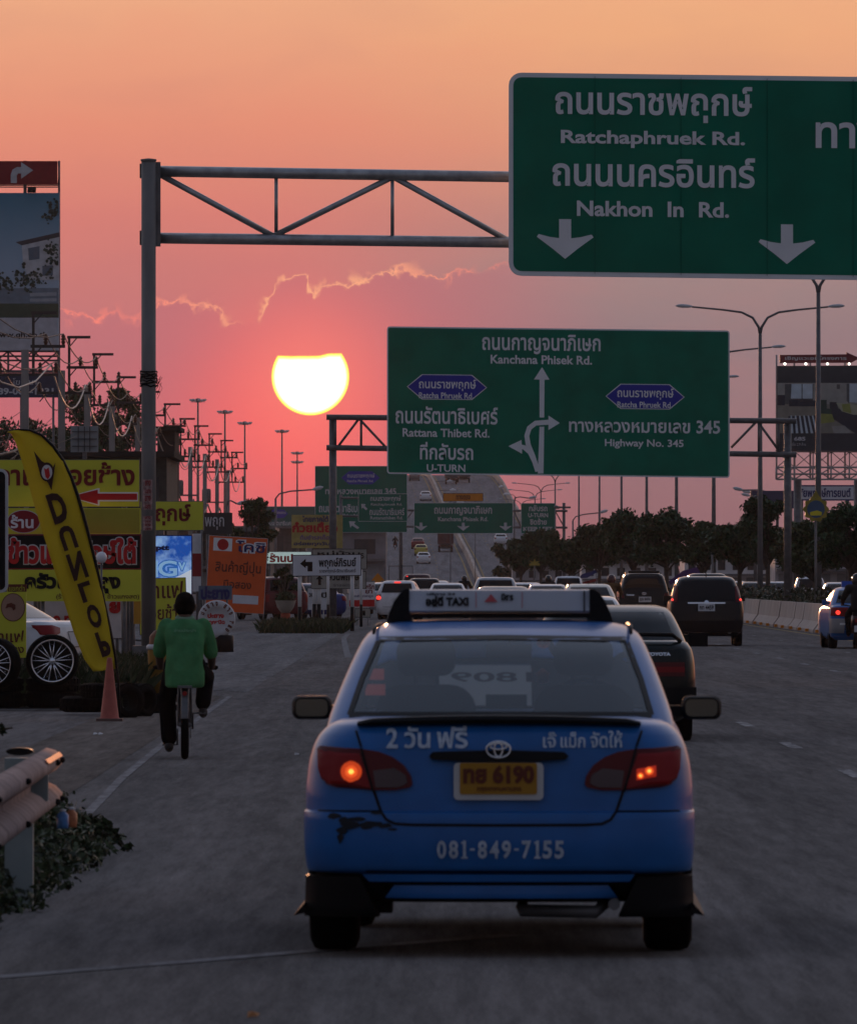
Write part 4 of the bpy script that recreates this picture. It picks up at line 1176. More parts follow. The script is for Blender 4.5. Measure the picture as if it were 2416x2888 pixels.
# back of a sign with a lattice frame, left of the gantry post
Yk = 235
t = thing('metal_sign', 'grey back of a metal sign with a bar lattice above the yellow panels', 'sign', P(238, HY, Yk) - Vector((0, 0, H)))
k = Yk / F; zc = P(0, 1238, Yk).z
mb = MB(); mb.box((0, .05, zc), (78 * k, .04, 74 * k)); mb.build('panel', mat('grey_sheet', (.22, .24, .25), .5, .3), t)
mb = MB()
for q in (-.17, 0, .15): mb.box((q, 0, zc), (.022, .03, 70 * k))
for q in (-.2, .0, .2): mb.box((0, -.02, zc + q), (70 * k, .03, .022))
mb.build('lattice', M_ARM, t)
mb = MB(); mb.box((0, .14, zc / 2 - .1), (.12, .12, zc)); mb.build('post', M_STEEL_D, t)

# ------------------------------------------------------------------ billboards
def lattice(mb, x0, x1, z0, z1, y, n, r, cross=True):
    for zz in (z0, z1): mb.tube([(x0, y, zz), (x1, y, zz)], r, 6)
    for i in range(n + 1):
        x = x0 + (x1 - x0) * i / n
        mb.tube([(x, y, z0), (x, y, z1)], r, 6)
        if i < n and cross:
            xn = x0 + (x1 - x0) * (i + 1) / n
            mb.tube([(x, y, z0), (xn, y, z1)], r * .7, 5); mb.tube([(x, y, z1), (xn, y, z0)], r * .7, 5)
Yb = 430.0
k = Yb / F
ppx = lambda px, py: (P(px, py, Yb).x - bb.location.x, P(px, py, Yb).z)
bb = thing('billboard', 'tall housing billboard with a villa picture at the left edge', 'billboard', P(-60, HY, Yb) - Vector((0, 0, H)))
def bpoly(mb, pts, d, mi): mb.prism([ppx(*p) for p in pts], -.25 - d, -.245 - d, mi)
mb = MB(); mb.prism([ppx(*p) for p in [(-330, 544), (168, 544), (166, 988), (-330, 988)]], -.24, .05)
M_ADSKY = bpy.data.materials.new('printed_blue_sky'); M_ADSKY.use_nodes = True
nt = M_ADSKY.node_tree; b = nt.nodes['Principled BSDF']; tc = nt.nodes.new('ShaderNodeTexCoord'); sp = nt.nodes.new('ShaderNodeSeparateXYZ'); rp = nt.nodes.new('ShaderNodeValToRGB')
nt.links.new(tc.outputs['Generated'], sp.inputs[0]); nt.links.new(sp.outputs[2], rp.inputs[0]); nt.links.new(rp.outputs[0], b.inputs['Base Color']); b.inputs['Roughness'].default_value = .6
cr = rp.color_ramp; cr.elements[0].position = 0.1; cr.elements[0].color = (.40, .46, .52, 1); cr.elements[1].position = 1; cr.elements[1].color = (.04, .20, .30, 1)
e = cr.elements.new(.5); e.color = (.30, .40, .50, 1)
mb.build('panel', M_ADSKY, bb)
mb = MB()
bpoly(mb, [(45, 683), (168, 655), (168, 668), (62, 692)], .004, 2)             # villa roof
bpoly(mb, [(62, 692), (168, 668), (168, 790), (80, 790), (66, 740)], .0, 0)    # wall
bpoly(mb, [(80, 700), (112, 694), (112, 730), (82, 734)], .01, 1); bpoly(mb, [(120, 750), (150, 748), (150, 776), (120, 778)], .01, 1)
bpoly(mb, [(66, 738), (130, 733), (130, 744), (68, 748)], .012, 0)
mb.build('villa_print', [M_WHITE_D, mat('print_window', (.10, .14, .18), .5), mat('print_roof', (.05, .05, .06), .6)], bb)
rr = random.Random(8); mb = MB()
for j in range(260):
    cx, cy, r_ = (rr.choice([(10, 790, 1), (20, 800, 1), (60, 785, 1), (100, 780, 1), (130, 770, 1), (150, 700, 1), (160, 735, 1), (158, 580, 1), (150, 600, 1), (90, 800, 1)]))
    cx += rr.gauss(0, 13); cy += rr.gauss(0, 13); rad = rr.uniform(2, 6)
    pts = [(min(max(cx + rad * rr.uniform(.6, 1.2) * math.cos(a * .7), -320), 165), min(max(cy + rad * rr.uniform(.6, 1.2) * math.sin(a * .7), 550), 980)) for a in range(9)]
    bpoly(mb, pts, .016 + (j % 16) * .0012, j % 2)
mb.build('garden_print', [mat('print_green', (.018, .035, .025), .6), mat('print_green_grey', (.05, .075, .06), .6)], bb)
mb = MB()
bpoly(mb, [(-330, 815), (166, 812), (166, 856), (-330, 856)], .002, 0); bpoly(mb, [(-330, 856), (166, 856), (166, 896), (-330, 896)], .002, 1)
bpoly(mb, [(85, 826), (160, 824), (160, 834), (85, 836)], .012, 2); bpoly(mb, [(85, 842), (160, 841), (160, 850), (85, 851)], .012, 2)
bpoly(mb, [(-330, 897), (162, 894), (162, 988), (-330, 988)], .002, 3)
mb.build('lower_print', [mat('print_terrace', (.15, .19, .23), .6), mat('print_lawn', (.05, .075, .05), .6), mat('print_pale', (.3, .33, .36), .6), mat('print_white_band', (.42, .42, .45), .6)], bb)
mb = MB(); put_text(mb, 'www.qh.co.th', (-22, 936, 134, 956), lambda a, c, lv: (ppx(a, c)[0], -.275 - lv * .002, ppx(a, c)[1]), 0, .02); mb.build('lettering', M_BLACK, bb)
mb = MB(); mb.prism([ppx(*p) for p in [(-330, 454), (162, 454), (162, 520), (-330, 520)]], -.2, .05); mb.build('top_panel', mat('billboard_red', (.21, .012, .018), .55), bb)
mb = MB()
mb.prism([ppx(*p) for p in [(31, 516), (31, 492), (36, 478), (48, 471), (60, 471), (60, 457), (94, 480), (60, 504), (60, 489), (52, 489), (48, 494), (48, 516)]], -.215, -.205); mb.build('arrow', M_WHITE_D, bb)
mb = MB()
a0, b0 = ppx(-330, 454), ppx(168, 1050)
for px in (-250, -100, 70, 166): mb.tube([(ppx(px, 0)[0], .25, 0), (ppx(px, 0)[0], .25, ppx(0, 452)[1])], .06 if px > 100 else .09, 6)
lattice(mb, ppx(-330, 0)[0], ppx(164, 0)[0], ppx(0, 1048)[1], ppx(0, 990)[1], .1, 7, .06)
for py in (1004, 1016, 1046): mb.tube([(ppx(-330, 0)[0], .2, ppx(0, py)[1]), (ppx(164, 0)[0], .2, ppx(0, py)[1])], .05, 6)
for py in (522, 527): mb.tube([(ppx(-330, 0)[0], .0, ppx(0, py)[1]), (ppx(167, 0)[0], .0, ppx(0, py)[1])], .03, 6)
mb.tube([(ppx(168, 0)[0], .3, ppx(0, 455)[1]), (ppx(163, 0)[0], .1, ppx(0, 520)[1])], .025, 5); mb.tube([(ppx(163, 0)[0], .3, ppx(0, 455)[1]), (ppx(168, 0)[0], .1, ppx(0, 520)[1])], .025, 5)
mb.build('frame', mat('billboard_frame', (.10, .10, .11), .6, .3), bb)
for px in (92, -40):
    mb = MB(); q = ppx(px, 540); mb.box((q[0], -.9, q[1] + .06), (.42, .5, .14), 0, Matrix.Rotation(.4, 3, 'X')); mb.tube([(q[0], -.7, q[1] + .02), (q[0], 0, q[1])], .025, 5); mb.build('floodlight', M_BLACK, bb)
board('billboard_strip', 'dark blue rental strip with a phone number under the villa billboard', 'billboard', Yb - .6, (-330, 1056, 166, 1121), mat('strip_navy', (.035, .04, .075), .6), None, 0, 1, .1,
      texts=[('โฆษณา', (36, 1066, 103, 1085), M_WHITE_D, .0), ('089-003-1231', (-22, 1094, 151, 1113), M_WHITE_D, .03)], posts=[(-200, .15, M_STEEL_D, 1060), (60, .15, M_STEEL_D, 1060), (150, .12, M_STEEL_D, 1060)])

Yr = 455.0
bb = thing('billboard', 'interior photo billboard on a white steel frame at the right edge', 'billboard', P(2350, HY, Yr) - Vector((0, 0, H)))
ppx = lambda px, py: (P(px, py, Yr).x - bb.location.x, P(px, py, Yr).z)
mb = MB(); mb.prism([ppx(*p) for p in [(2190, 1032), (2600, 1030), (2600, 1272), (2188, 1272)]], -.24, .15)
mb.build('panel', mat('print_charcoal', (.035, .042, .052), .55), bb)
mb = MB()
M_IN = [mat('print_wall', (.27, .27, .25), .6), mat('print_daylight', (.42, .50, .56), .6), mat('print_curtain', (.08, .085, .09), .6), mat('print_floor', (.20, .19, .16), .6), mat('print_sofa', (.03, .035, .05), .6), mat('print_cushion', (.33, .33, .24), .6), mat('print_lime', (.22, .24, .07), .6), mat('print_plant', (.03, .06, .05), .6)]
A = lambda pts, d, mi: bpoly(mb, pts, d, mi)
A([(2191, 1080), (2600, 1080), (2600, 1222), (2190, 1222)], .0, 0); A([(2191, 1140), (2600, 1140), (2600, 1222), (2190, 1222)], .006, 3)
A([(2212, 1083), (2228, 1083), (2226, 1140), (2212, 1140)], .012, 2); A([(2228, 1083), (2293, 1083), (2291, 1142), (2224, 1142)], .010, 2); A([(2231, 1083), (2259, 1083), (2259, 1124), (2229, 1124)], .016, 1); A([(2262, 1083), (2290, 1083), (2290, 1124), (2262, 1124)], .016, 1)
A([(2386, 1082), (2394, 1082), (2394, 1140), (2386, 1130)], .012, 2); A([(2394, 1082), (2600, 1082), (2600, 1150), (2394, 1134)], .012, 1); A([(2358, 1084), (2367, 1084), (2367, 1097), (2358, 1097)], .014, 2)
A([(2191, 1114), (2212, 1114), (2212, 1143), (2191, 1143)], .014, 4); A([(2224, 1128), (2262, 1126), (2300, 1130), (2298, 1146), (2224, 1146)], .018, 4)
A([(2310, 1128), (2330, 1128), (2330, 1152), (2310, 1152)], .018, 7)
A([(2338, 1134), (2358, 1134), (2362, 1152), (2400, 1160), (2600, 1175), (2600, 1222), (2410, 1222), (2340, 1176)], .020, 4)
A([(2356, 1136), (2380, 1138), (2416, 1142), (2600, 1150), (2600, 1168), (2405, 1170), (2372, 1160)], .024, 5); A([(2372, 1140), (2395, 1138), (2400, 1166), (2376, 1160)], .028, 6)
A([(2300, 1166), (2345, 1168), (2352, 1190), (2306, 1196)], .024, 6); A([(2314, 1150), (2345, 1154), (2342, 1168), (2312, 1166)], .028, 7)
A([(2222, 1174), (2300, 1172), (2312, 1222), (2215, 1222)], .022, 4)
for q in range(6): A([(2228 + q * 12, 1172), (2232 + q * 12, 1172), (2236 + q * 14, 1222), (2229 + q * 14, 1222)], .027, 1)
A([(2344, 1202), (2380, 1200), (2402, 1222), (2350, 1222)], .027, 0)
mb.build('interior_print', M_IN, bb)
mb = MB(); tt = lambda a, c, lv: (ppx(a, c)[0], -.29 - lv * .002, ppx(a, c)[1])
put_text(mb, '685', (2238, 1232, 2270, 1243), tt, 0, .03); put_text(mb, 'เริ่ม 2.9 ล้าน', (2232, 1248, 2271, 1257), tt, 0, .0); mb.build('lettering', M_WHITE_D, bb)
mb = MB(); mb.prism([ppx(*p) for p in [(2198, 1001), (2386, 999), (2385, 993), (2424, 1010), (2386, 1030), (2387, 1023), (2198, 1024)]], -.2, .0); mb.build('arrow_panel', mat('arrow_maroon', (.14, .025, .032), .6), bb)
mb = MB(); put_text(mb, 'เชิญแวะชมโครงการ', (2213, 1004, 2386, 1017), lambda a, c, lv: (ppx(a, c)[0], -.215 - lv * .002, ppx(a, c)[1]), 0, .02); mb.build('lettering', M_WHITE_D, bb)
M_BULB = mat('lit_bulb', (.9, .9, .85), .3, emit=(1, .93, .80), estr=3.0)
for px in (2211, 2270, 2331, 2392):
    q = ppx(px, 1027); mb = MB(); mb.lathe([(0, -.075), (.055, -.05), (.075, 0), (.055, .05), (0, .075)], 12, (q[0], -.75, q[1])); mb.tube([(q[0], -.7, q[1] - .02), (q[0], 0, q[1] - .1)], .02, 5, 1); mb.build('floodlight', [M_BULB, M_BLACK], bb)
mb = MB()
lattice(mb, ppx(2188, 0)[0], ppx(2600, 0)[0], ppx(0, 1352)[1], ppx(0, 1318)[1], -.1, 8, .05)
lattice(mb, ppx(2190, 0)[0], ppx(2600, 0)[0], ppx(0, 1318)[1], ppx(0, 1274)[1], .1, 8, .035)
mb.tube([(ppx(2188, 0)[0], -.1, ppx(0, 1337)[1]), (ppx(2600, 0)[0], -.1, ppx(0, 1337)[1])], .05, 6)
for px in (2190, 2240, 2285, 2335, 2383, 2430, 2480, 2530, 2590): mb.tube([(ppx(px, 0)[0], .35, ppx(0, 1352)[1]), (ppx(px, 0)[0], .35, ppx(0, 1000)[1])], .05, 6)
mb.build('frame', mat('white_steel', (.33, .31, .30), .6, .2), bb)
mb = MB()
for px in (2250, 2420, 2560): mb.tube([(ppx(px, 0)[0], .6, 0), (ppx(px, 0)[0], .6, ppx(0, 1350)[1])], .22, 10)
mb.build('column', M_STEEL_D, bb)
board('shop_board', 'white shop sign with blue letters below the interior billboard', 'shop sign', 470, (2242, 1368, 2410, 1412), M_PLATE_W, M_NAVY, 4, 2, .3, texts=[('ชัยพฤกษ์การยนต์', (2252, 1376, 2398, 1408), M_NAVY, .03)], posts=[(2260, .2, M_STEEL_D, 1375), (2390, .2, M_STEEL_D, 1375)])
board('shop_board', 'plain dark violet fascia left of the white and blue shop sign', 'shop sign', 480, (2116, 1384, 2241, 1434), mat('dusk_violet', (.06, .055, .10), .6), None, 0, 1, .3, posts=[(2130, .2, M_STEEL_D, 1390), (2230, .2, M_STEEL_D, 1390)])

# round royal-style frame on a lamp post and the yellow ornaments
M_GOLD = mat('faded_gold', (.28, .22, .04), .5, .2, var=.3)
def ornament(label, px, py, Y, r, loc_y=-.25, big=False):
    q = P(px, py, Y); k = Y / F
    t = thing('pole_ornament', label, 'ornament', q, 0)
    mb = MB()
    n = 40
    if big:
        mb.prism([(r * (1 + .10 * math.cos(a * 2 * math.pi / n * 10)) * math.cos(a * 2 * math.pi / n), r * (1 + .10 * math.cos(a * 2 * math.pi / n * 10)) * math.sin(a * 2 * math.pi / n)) for a in range(n)], -.05, .05)
        mb.prism([(-.35 * r, r * .95), (0, r * 1.55), (.35 * r, r * .95)], -.04, .04); mb.build('gold_frame', M_GOLD, t)
        mb = MB(); mb.prism(ellipse(0, 0, r * .72, r * .72), -.07, -.052); mb.build('disc', mat('print_blue_disc', (.05, .09, .16), .6), t)
        mb = MB(); mb.prism([(-.45 * r, -.52 * r), (.45 * r, -.52 * r), (.5 * r, -.25 * r), (.1 * r, -.1 * r), (-.5 * r, -.25 * r)], -.085, -.075); mb.build('lower_emblem', M_YEL, t)
    else:
        mb.prism([(-r, -.45 * r), (r, -.45 * r), (r * .9, -.05 * r), (r * .55, .02 * r), (r, .45 * r), (.25 * r, .25 * r), (0, .85 * r), (-.25 * r, .25 * r), (-r, .45 * r), (-.55 * r, .02 * r), (-.9 * r, -.05 * r)], -.05, .05)
        mb.build('crest', M_GOLD, t)
    mb = MB(); mb.tube([(0, .10, -q.z), (0, .10, -r * .3)], .04, 8); mb.build('post', M_LAMPGREY, t)
ornament('round gold framed emblem above the big tree at the right', 2300, 1436, 280, .40, big=True)
ornament('yellow winged ornament on the post among the right hand trees', 2008, 1524, 372, .36)
ornament('small yellow winged ornament on the post near the keep left sign', 1507, 1588, 520, .34)
mb = MB(); q = P(1505, 1562, 560); t = thing('pole_ornament', 'grey round shield ornament above the small yellow one', 'ornament', q)
mb.prism(ellipse(0, 0, .34, .36), -.04, .04); mb.prism([(-.12, .34), (0, .5), (.12, .34)], -.035, .035); mb.build('shield', M_STEEL, t); mb = MB(); mb.tube([(0, .07, -q.z), (0, .07, 0)], .04, 8); mb.build('post', M_LAMPGREY, t)

# ------------------------------------------------------------------ trees and buildings behind
def tree_at(label, px, py_top, Y, hw, seed, m=M_LEAF, trunk=.4, nleaf=4500, ls=.11, group=None, name='roadside_tree', **kw):
    s = F / Y; h = (HY - py_top) / s + H
    return make_tree(name, label, 'tree', ((px - CX) / s, Y, 0), seed, h, hw / s, h * trunk, nleaf, ls, m, group, **kw)
LT = 'trees behind the power poles'
tree_at('dark tree with loose twigs behind the first two power poles', 60, 1170, 470, 120, 21, M_LEAF2, .55, 5200, .13, LT, clumps=22)
tree_at('ragged tall tree between the power poles and the gantry post', 235, 1060, 485, 115, 22, M_LEAF2, .45, 8200, .12, LT, clumps=34)
tree_at('dark tree directly behind the gantry post among the wires', 345, 1065, 500, 95, 23, M_LEAF2, .45, 7600, .12, LT, clumps=24)
tree_at('low dark tree behind the lattice backed sign', 160, 1180, 440, 130, 24, M_LEAF, .5, 5200, .12, LT, clumps=22)
tree_at('leafy conical tree above the orange shop board', 700, 1385, 380, 62, 25, M_LEAF2, .35, 4200, .10, None, clumps=24, lean=.06)
tree_at('low bushy tree left of the leafy conical tree', 650, 1440, 400, 45, 26, M_LEAF2, .35, 2600, .10, None)
tree_at('low shrub like tree beside the ground of the big planter bowl', 800, 1590, 330, 32, 27, M_LEAF2, .3, 1800, .07, None)
rr = random.Random(31)
for i in range(4):
    px = 1470 + i * 240 + rr.uniform(-25, 25)
    tree_at('hazy far tree beyond the right carriageway, %s from the left' % ords[i], px, 1545 + rr.uniform(-18, 18), 760 + rr.uniform(-40, 60), 70, 60 + i, M_LEAF2, .25, 1700, .22, 'far trees beyond the right carriageway', clumps=12)
def building(label, px0, px1, py_top, Y, depth, m, nwin, roofm=None, m_trim=M_STEEL_D):
    k = Y / F; x0, x1 = (px0 - CX) * k, (px1 - CX) * k; h = H - (py_top - HY) * k
    t = thing('shop_building', label, 'building', ((x0 + x1) / 2, Y, 0))
    w = x1 - x0
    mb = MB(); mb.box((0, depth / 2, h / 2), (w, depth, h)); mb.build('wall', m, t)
    mb = MB(); mb.box((0, depth / 2 - .3, h + .12), (w + .6, depth + .8, .22)); mb.build('roof', roofm or m_trim, t)
    mb = MB(); mb.prism([(-w / 2 * .98, h * .52), (w / 2 * .98, h * .52), (w / 2 * .98, h * .56), (-w / 2 * .98, h * .56)], -1.2, -.004); mb.build('awning', m_trim, t)
    for i in range(nwin):
        cx = -w / 2 + w * (i + .5) / nwin
        mb = MB(); mb.box((cx, -.02, h * .76), (w / nwin * .5, .06, h * .24)); mb.build('window', mat('dark_window', (.03, .035, .04), .15), t)
        mb = MB(); mb.box((cx, -.02, h * .25), (w / nwin * .66, .06, h * .46)); mb.build('shutter', mat('shutter_grey', (.20, .21, .22), .6), t)
M_BW = mat('building_white', (.62, .61, .62), .8, var=.15, vscale=.6)
M_BG = mat('building_grey', (.36, .36, .38), .8, var=.2, vscale=.6)
building('pale low shop row beyond the right carriageway, behind the parked cars', 1930, 2180, 1560, 620, 12, M_BW, 6)
building('grey low shop row at the far right behind the trees', 2185, 2460, 1530, 560, 12, M_BG, 5)
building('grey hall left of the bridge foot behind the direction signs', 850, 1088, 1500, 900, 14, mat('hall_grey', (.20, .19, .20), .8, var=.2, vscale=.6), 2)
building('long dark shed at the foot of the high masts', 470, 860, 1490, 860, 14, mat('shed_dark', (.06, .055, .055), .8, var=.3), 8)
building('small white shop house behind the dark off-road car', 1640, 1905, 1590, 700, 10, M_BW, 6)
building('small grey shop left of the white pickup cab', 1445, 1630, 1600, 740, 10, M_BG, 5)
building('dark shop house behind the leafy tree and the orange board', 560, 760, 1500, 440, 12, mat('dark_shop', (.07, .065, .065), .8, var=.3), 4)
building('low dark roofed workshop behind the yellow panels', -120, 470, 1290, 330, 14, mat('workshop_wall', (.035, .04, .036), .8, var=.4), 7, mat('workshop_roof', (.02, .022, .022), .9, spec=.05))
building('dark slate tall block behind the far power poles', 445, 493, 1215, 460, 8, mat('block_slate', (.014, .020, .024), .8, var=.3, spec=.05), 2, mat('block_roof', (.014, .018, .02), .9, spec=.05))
# purple cloth and flags
def cloth(label, pts, Y, m, name='cloth_banner'):
    c = P(pts[0][0], HY, Y); c.z = 0
    t = thing(name, label, 'banner', c, 0)
    mb = MB(); n = len(pts)
    v = [P(px, py, Y) - c for px, py in pts]
    mb.add([(q.x, math.sin(q.x * 3) * .08, q.z) for q in v] + [(q.x, math.sin(q.x * 3) * .08 + .02, q.z) for q in v], [tuple(range(n)), tuple(reversed(range(n, 2 * n)))] + [(i, (i + 1) % n, n + (i + 1) % n, n + i) for i in range(n)])
    mb.build('cloth', m, t)
    q = v[0]; mb = MB(); mb.tube([(q.x, .05, 0), (q.x, .05, q.z + .1)], .03, 6); mb.build('post', M_LAMPGREY, t)
M_PURP = mat('purple_cloth', (.07, .03, .13), .8)
cloth('purple cloth banner hanging behind the crossover car', [(1980, 1595), (1975, 1626), (1920, 1632), (1890, 1650), (1885, 1640), (1925, 1610)], 440, M_PURP)
cloth('blue striped cloth behind the white pickup cab', [(1682, 1606), (1640, 1620), (1630, 1632), (1655, 1630), (1684, 1614)], 480, mat('flag_blue', (.02, .03, .12), .8))
cloth('red cloth strip under the blue striped cloth', [(1686, 1630), (1640, 1643), (1640, 1650), (1688, 1638)], 482, M_DRED)

# ------------------------------------------------------------------ vehicles
def paint(name, c, rough=.28, coat=.12, metal=0.0):
    return mat(name, c, rough, metal, var=.12, vscale=5, coat=coat, spec=.2)


M_GLASS_D = mat('tinted_glass', (.004, .005, .006), .06, var=.05, spec=.2)
M_TAIL = mat('tail_lamp_red', (.20, .006, .008), .3, var=.08, spec=.2)
M_TAIL_D = mat('tail_lamp_dark_red', (.085, .006, .008), .3, var=.08, spec=.2)
M_LAMP_ON = mat('lit_red_lamp', (.5, .02, .01), .3, emit=(1.0, .045, .03), estr=1.5)
M_LAMP_AMB = mat('lit_amber_lamp', (.5, .1, .02), .3, emit=(1.0, .16, .02), estr=1.6)
M_PLASTIC = mat('black_plastic', (.008, .008, .009), .6, var=.2, spec=.12)
M_CHROME = mat('chrome', (.65, .66, .68), .16, 1.0, var=.05)
M_RIM = mat('alloy_rim', (.28, .28, .29), .35, .8, var=.1)
M_PLATE = mat('plate_white', (.55, .56, .58), .5, var=.06)
M_PLATE_Y = mat('plate_yellow', (.31, .155, .014), .5, var=.08)


def pch(pts, i, z):
    return interp([(p[0], p[i]) for p in pts], z)


class Shell:
    """stack of rounded-rectangle slices; rows are (z, half width, rear y, front y)"""
    def __init__(self, rows, rc=.18, bow=.05, fc=.25):
        self.rows, self.rc, self.bow, self.fc = rows, rc, bow, fc
    def hw(self, z): return pch(self.rows, 1, z)
    def y0(self, z): return pch(self.rows, 2, z)
    def y1(self, z): return pch(self.rows, 3, z)
    def rear(self, x, z):
        w = self.hw(z); r = min(self.rc, w * .9); u = min(abs(x) / w, 1)
        c = max(0.0, min(abs(x), w) - (w - r))
        return self.y0(z) + self.bow * u * u + r - math.sqrt(max(r * r - c * c, 0))
    def front(self, x, z):
        w = self.hw(z); r = min(self.fc, w * .9); u = min(abs(x) / w, 1)
        c = max(0.0, min(abs(x), w) - (w - r))
        return self.y1(z) - .06 * u * u - (r - math.sqrt(max(r * r - c * c, 0)))
    def side_ys(self, z, n):
        a = self.rear(self.hw(z), z); b = self.front(self.hw(z), z)
        return [a + (b - a) * i / n for i in range(1, n)]
    US = [-1, -.985, -.95, -.9, -.82, -.7, -.5, -.25, 0, .25, .5, .7, .82, .9, .95, .985, 1]
    def ring(self, z, ns=8, us=None):
        us = us or self.US; w = self.hw(z)
        out = [(u * w, self.rear(u * w, z), z) for u in us]
        sy = self.side_ys(z, ns)
        out += [(w, y, z) for y in sy]
        out += [(u * w, self.front(u * w, z), z) for u in reversed(us)]
        out += [(-w, y, z) for y in reversed(sy)]
        return out
    def mesh(self, mb, zs, mi=0, cap_top=True, cap_bot=True, ns=8, skip=None, us=None):
        rings = [self.ring(z, ns, us) for z in zs]; n = len(rings[0])
        vs = [p for r in rings for p in r]; fs = []
        for i in range(len(zs) - 1):
            for k in range(n):
                if skip and skip(i, k, n): continue
                fs.append((i * n + k, i * n + (k + 1) % n, (i + 1) * n + (k + 1) % n, (i + 1) * n + k))
        if cap_bot: fs.append(tuple(reversed(range(n))))
        if cap_top: fs.append(tuple((len(zs) - 1) * n + k for k in range(n)))
        mb.add(vs, fs, mi, True)
    # pieces that lie on the tail
    def patch(self, mb, poly, off=.006, depth=.03, nz=10, nx=10, mi=0, xwrap=True):
        zs_ = [p[1] for p in poly]; z0, z1 = min(zs_), max(zs_)
        rows = []
        for i in range(nz + 1):
            z = z0 + (z1 - z0) * (i / nz * .998 + .001)
            xs = []
            for j in range(len(poly)):
                a, b = poly[j], poly[(j + 1) % len(poly)]
                if (a[1] - z) * (b[1] - z) <= 0 and a[1] != b[1]:
                    xs.append(a[0] + (b[0] - a[0]) * (z - a[1]) / (b[1] - a[1]))
            if len(xs) < 2: continue
            rows.append((z, min(xs), max(xs)))
        vs, fs = [], []
        for z, a, b in rows:
            for j in range(nx + 1):
                x = a + (b - a) * j / nx
                w = self.hw(z)
                vs.append((x * (1 + off / max(w, .1) * (abs(x) > w * .9)), self.rear(x, z) - off, z))
        m_ = nx + 1
        for i in range(len(rows) - 1):
            for j in range(nx): fs.append((i * m_ + j, i * m_ + j + 1, (i + 1) * m_ + j + 1, (i + 1) * m_ + j))
        mb.add(vs, fs, mi, True)
        # skirt back into the body
        per = [j for j in range(m_)] + [i * m_ + nx for i in range(1, len(rows))] + [(len(rows) - 1) * m_ + j for j in reversed(range(nx))] + [i * m_ for i in reversed(range(1, len(rows) - 1))]
        pv = [vs[i] for i in per]; n = len(pv)
        mb.add(pv + [(p[0] * .995, p[1] + depth, p[2]) for p in pv], [(i, (i + 1) % n, n + (i + 1) % n, n + i) for i in range(n)], mi, False)
    def strip(self, mb, pts, w=.008, off=.002, mi=0):
        """thin seam along a polyline on the tail"""
        P2 = []
        for i in range(len(pts) - 1):
            for q in range(6):
                f = q / 6; P2.append((pts[i][0] + (pts[i + 1][0] - pts[i][0]) * f, pts[i][1] + (pts[i + 1][1] - pts[i][1]) * f))
        P2.append(pts[-1])
        a = []
        for i, p in enumerate(P2):
            t = Vector((P2[min(i + 1, len(P2) - 1)][0] - P2[max(i - 1, 0)][0], P2[min(i + 1, len(P2) - 1)][1] - P2[max(i - 1, 0)][1])).normalized()
            n = Vector((-t.y, t.x)) * w / 2
            for s in (1, -1):
                x, z = p[0] + n.x * s, p[1] + n.y * s
                a.append((x, self.rear(x, z) - off, z))
        mb.add(a, [(2 * i, 2 * i + 1, 2 * i + 3, 2 * i + 2) for i in range(len(P2) - 1)], mi)
    def text(self, mb, s, box, off=.008, bold=.03, mi=0):
        put_text(mb, s, box, lambda x, z, lv: (x, self.rear(x, z) - off - lv * .0006, z), mi, bold)


def side_patch(mb, sh, s, pts, off=.006, mi=0):
    """glass on the flank, pts = (y fraction, z)"""
    vs = []
    for f, z in pts:
        w = sh.hw(z); a, b = sh.rear(w, z), sh.front(w, z)
        vs.append((s * (w + off), a + (b - a) * f, z))
    mb.add(vs, [tuple(range(len(vs)))], mi)


def wheel(root, x, y, r, w, detail=True, name='wheel'):
    mb = MB()
    prof = [(r * .55, -w * .5), (r * .86, -w * .5), (r * .97, -w * .42), (r, -w * .25), (r, w * .25), (r * .97, w * .42), (r * .86, w * .5), (r * .55, w * .5)]
    mb.lathe(prof, 24, (0, 0, 0), 'X')
    o = mb.build(name, M_RUBBER, root, (x, y, r))
    s = 1 if x > 0 else -1
    mb = MB(); mb.lathe([(.0, s * w * .38), (r * .2, s * w * .42), (r * .5, s * w * .36), (r * .62, s * w * .46), (r * .62, -s * w * .3)], 20, (0, 0, 0), 'X')
    mb.build('rim', M_RIM, o)
    return o


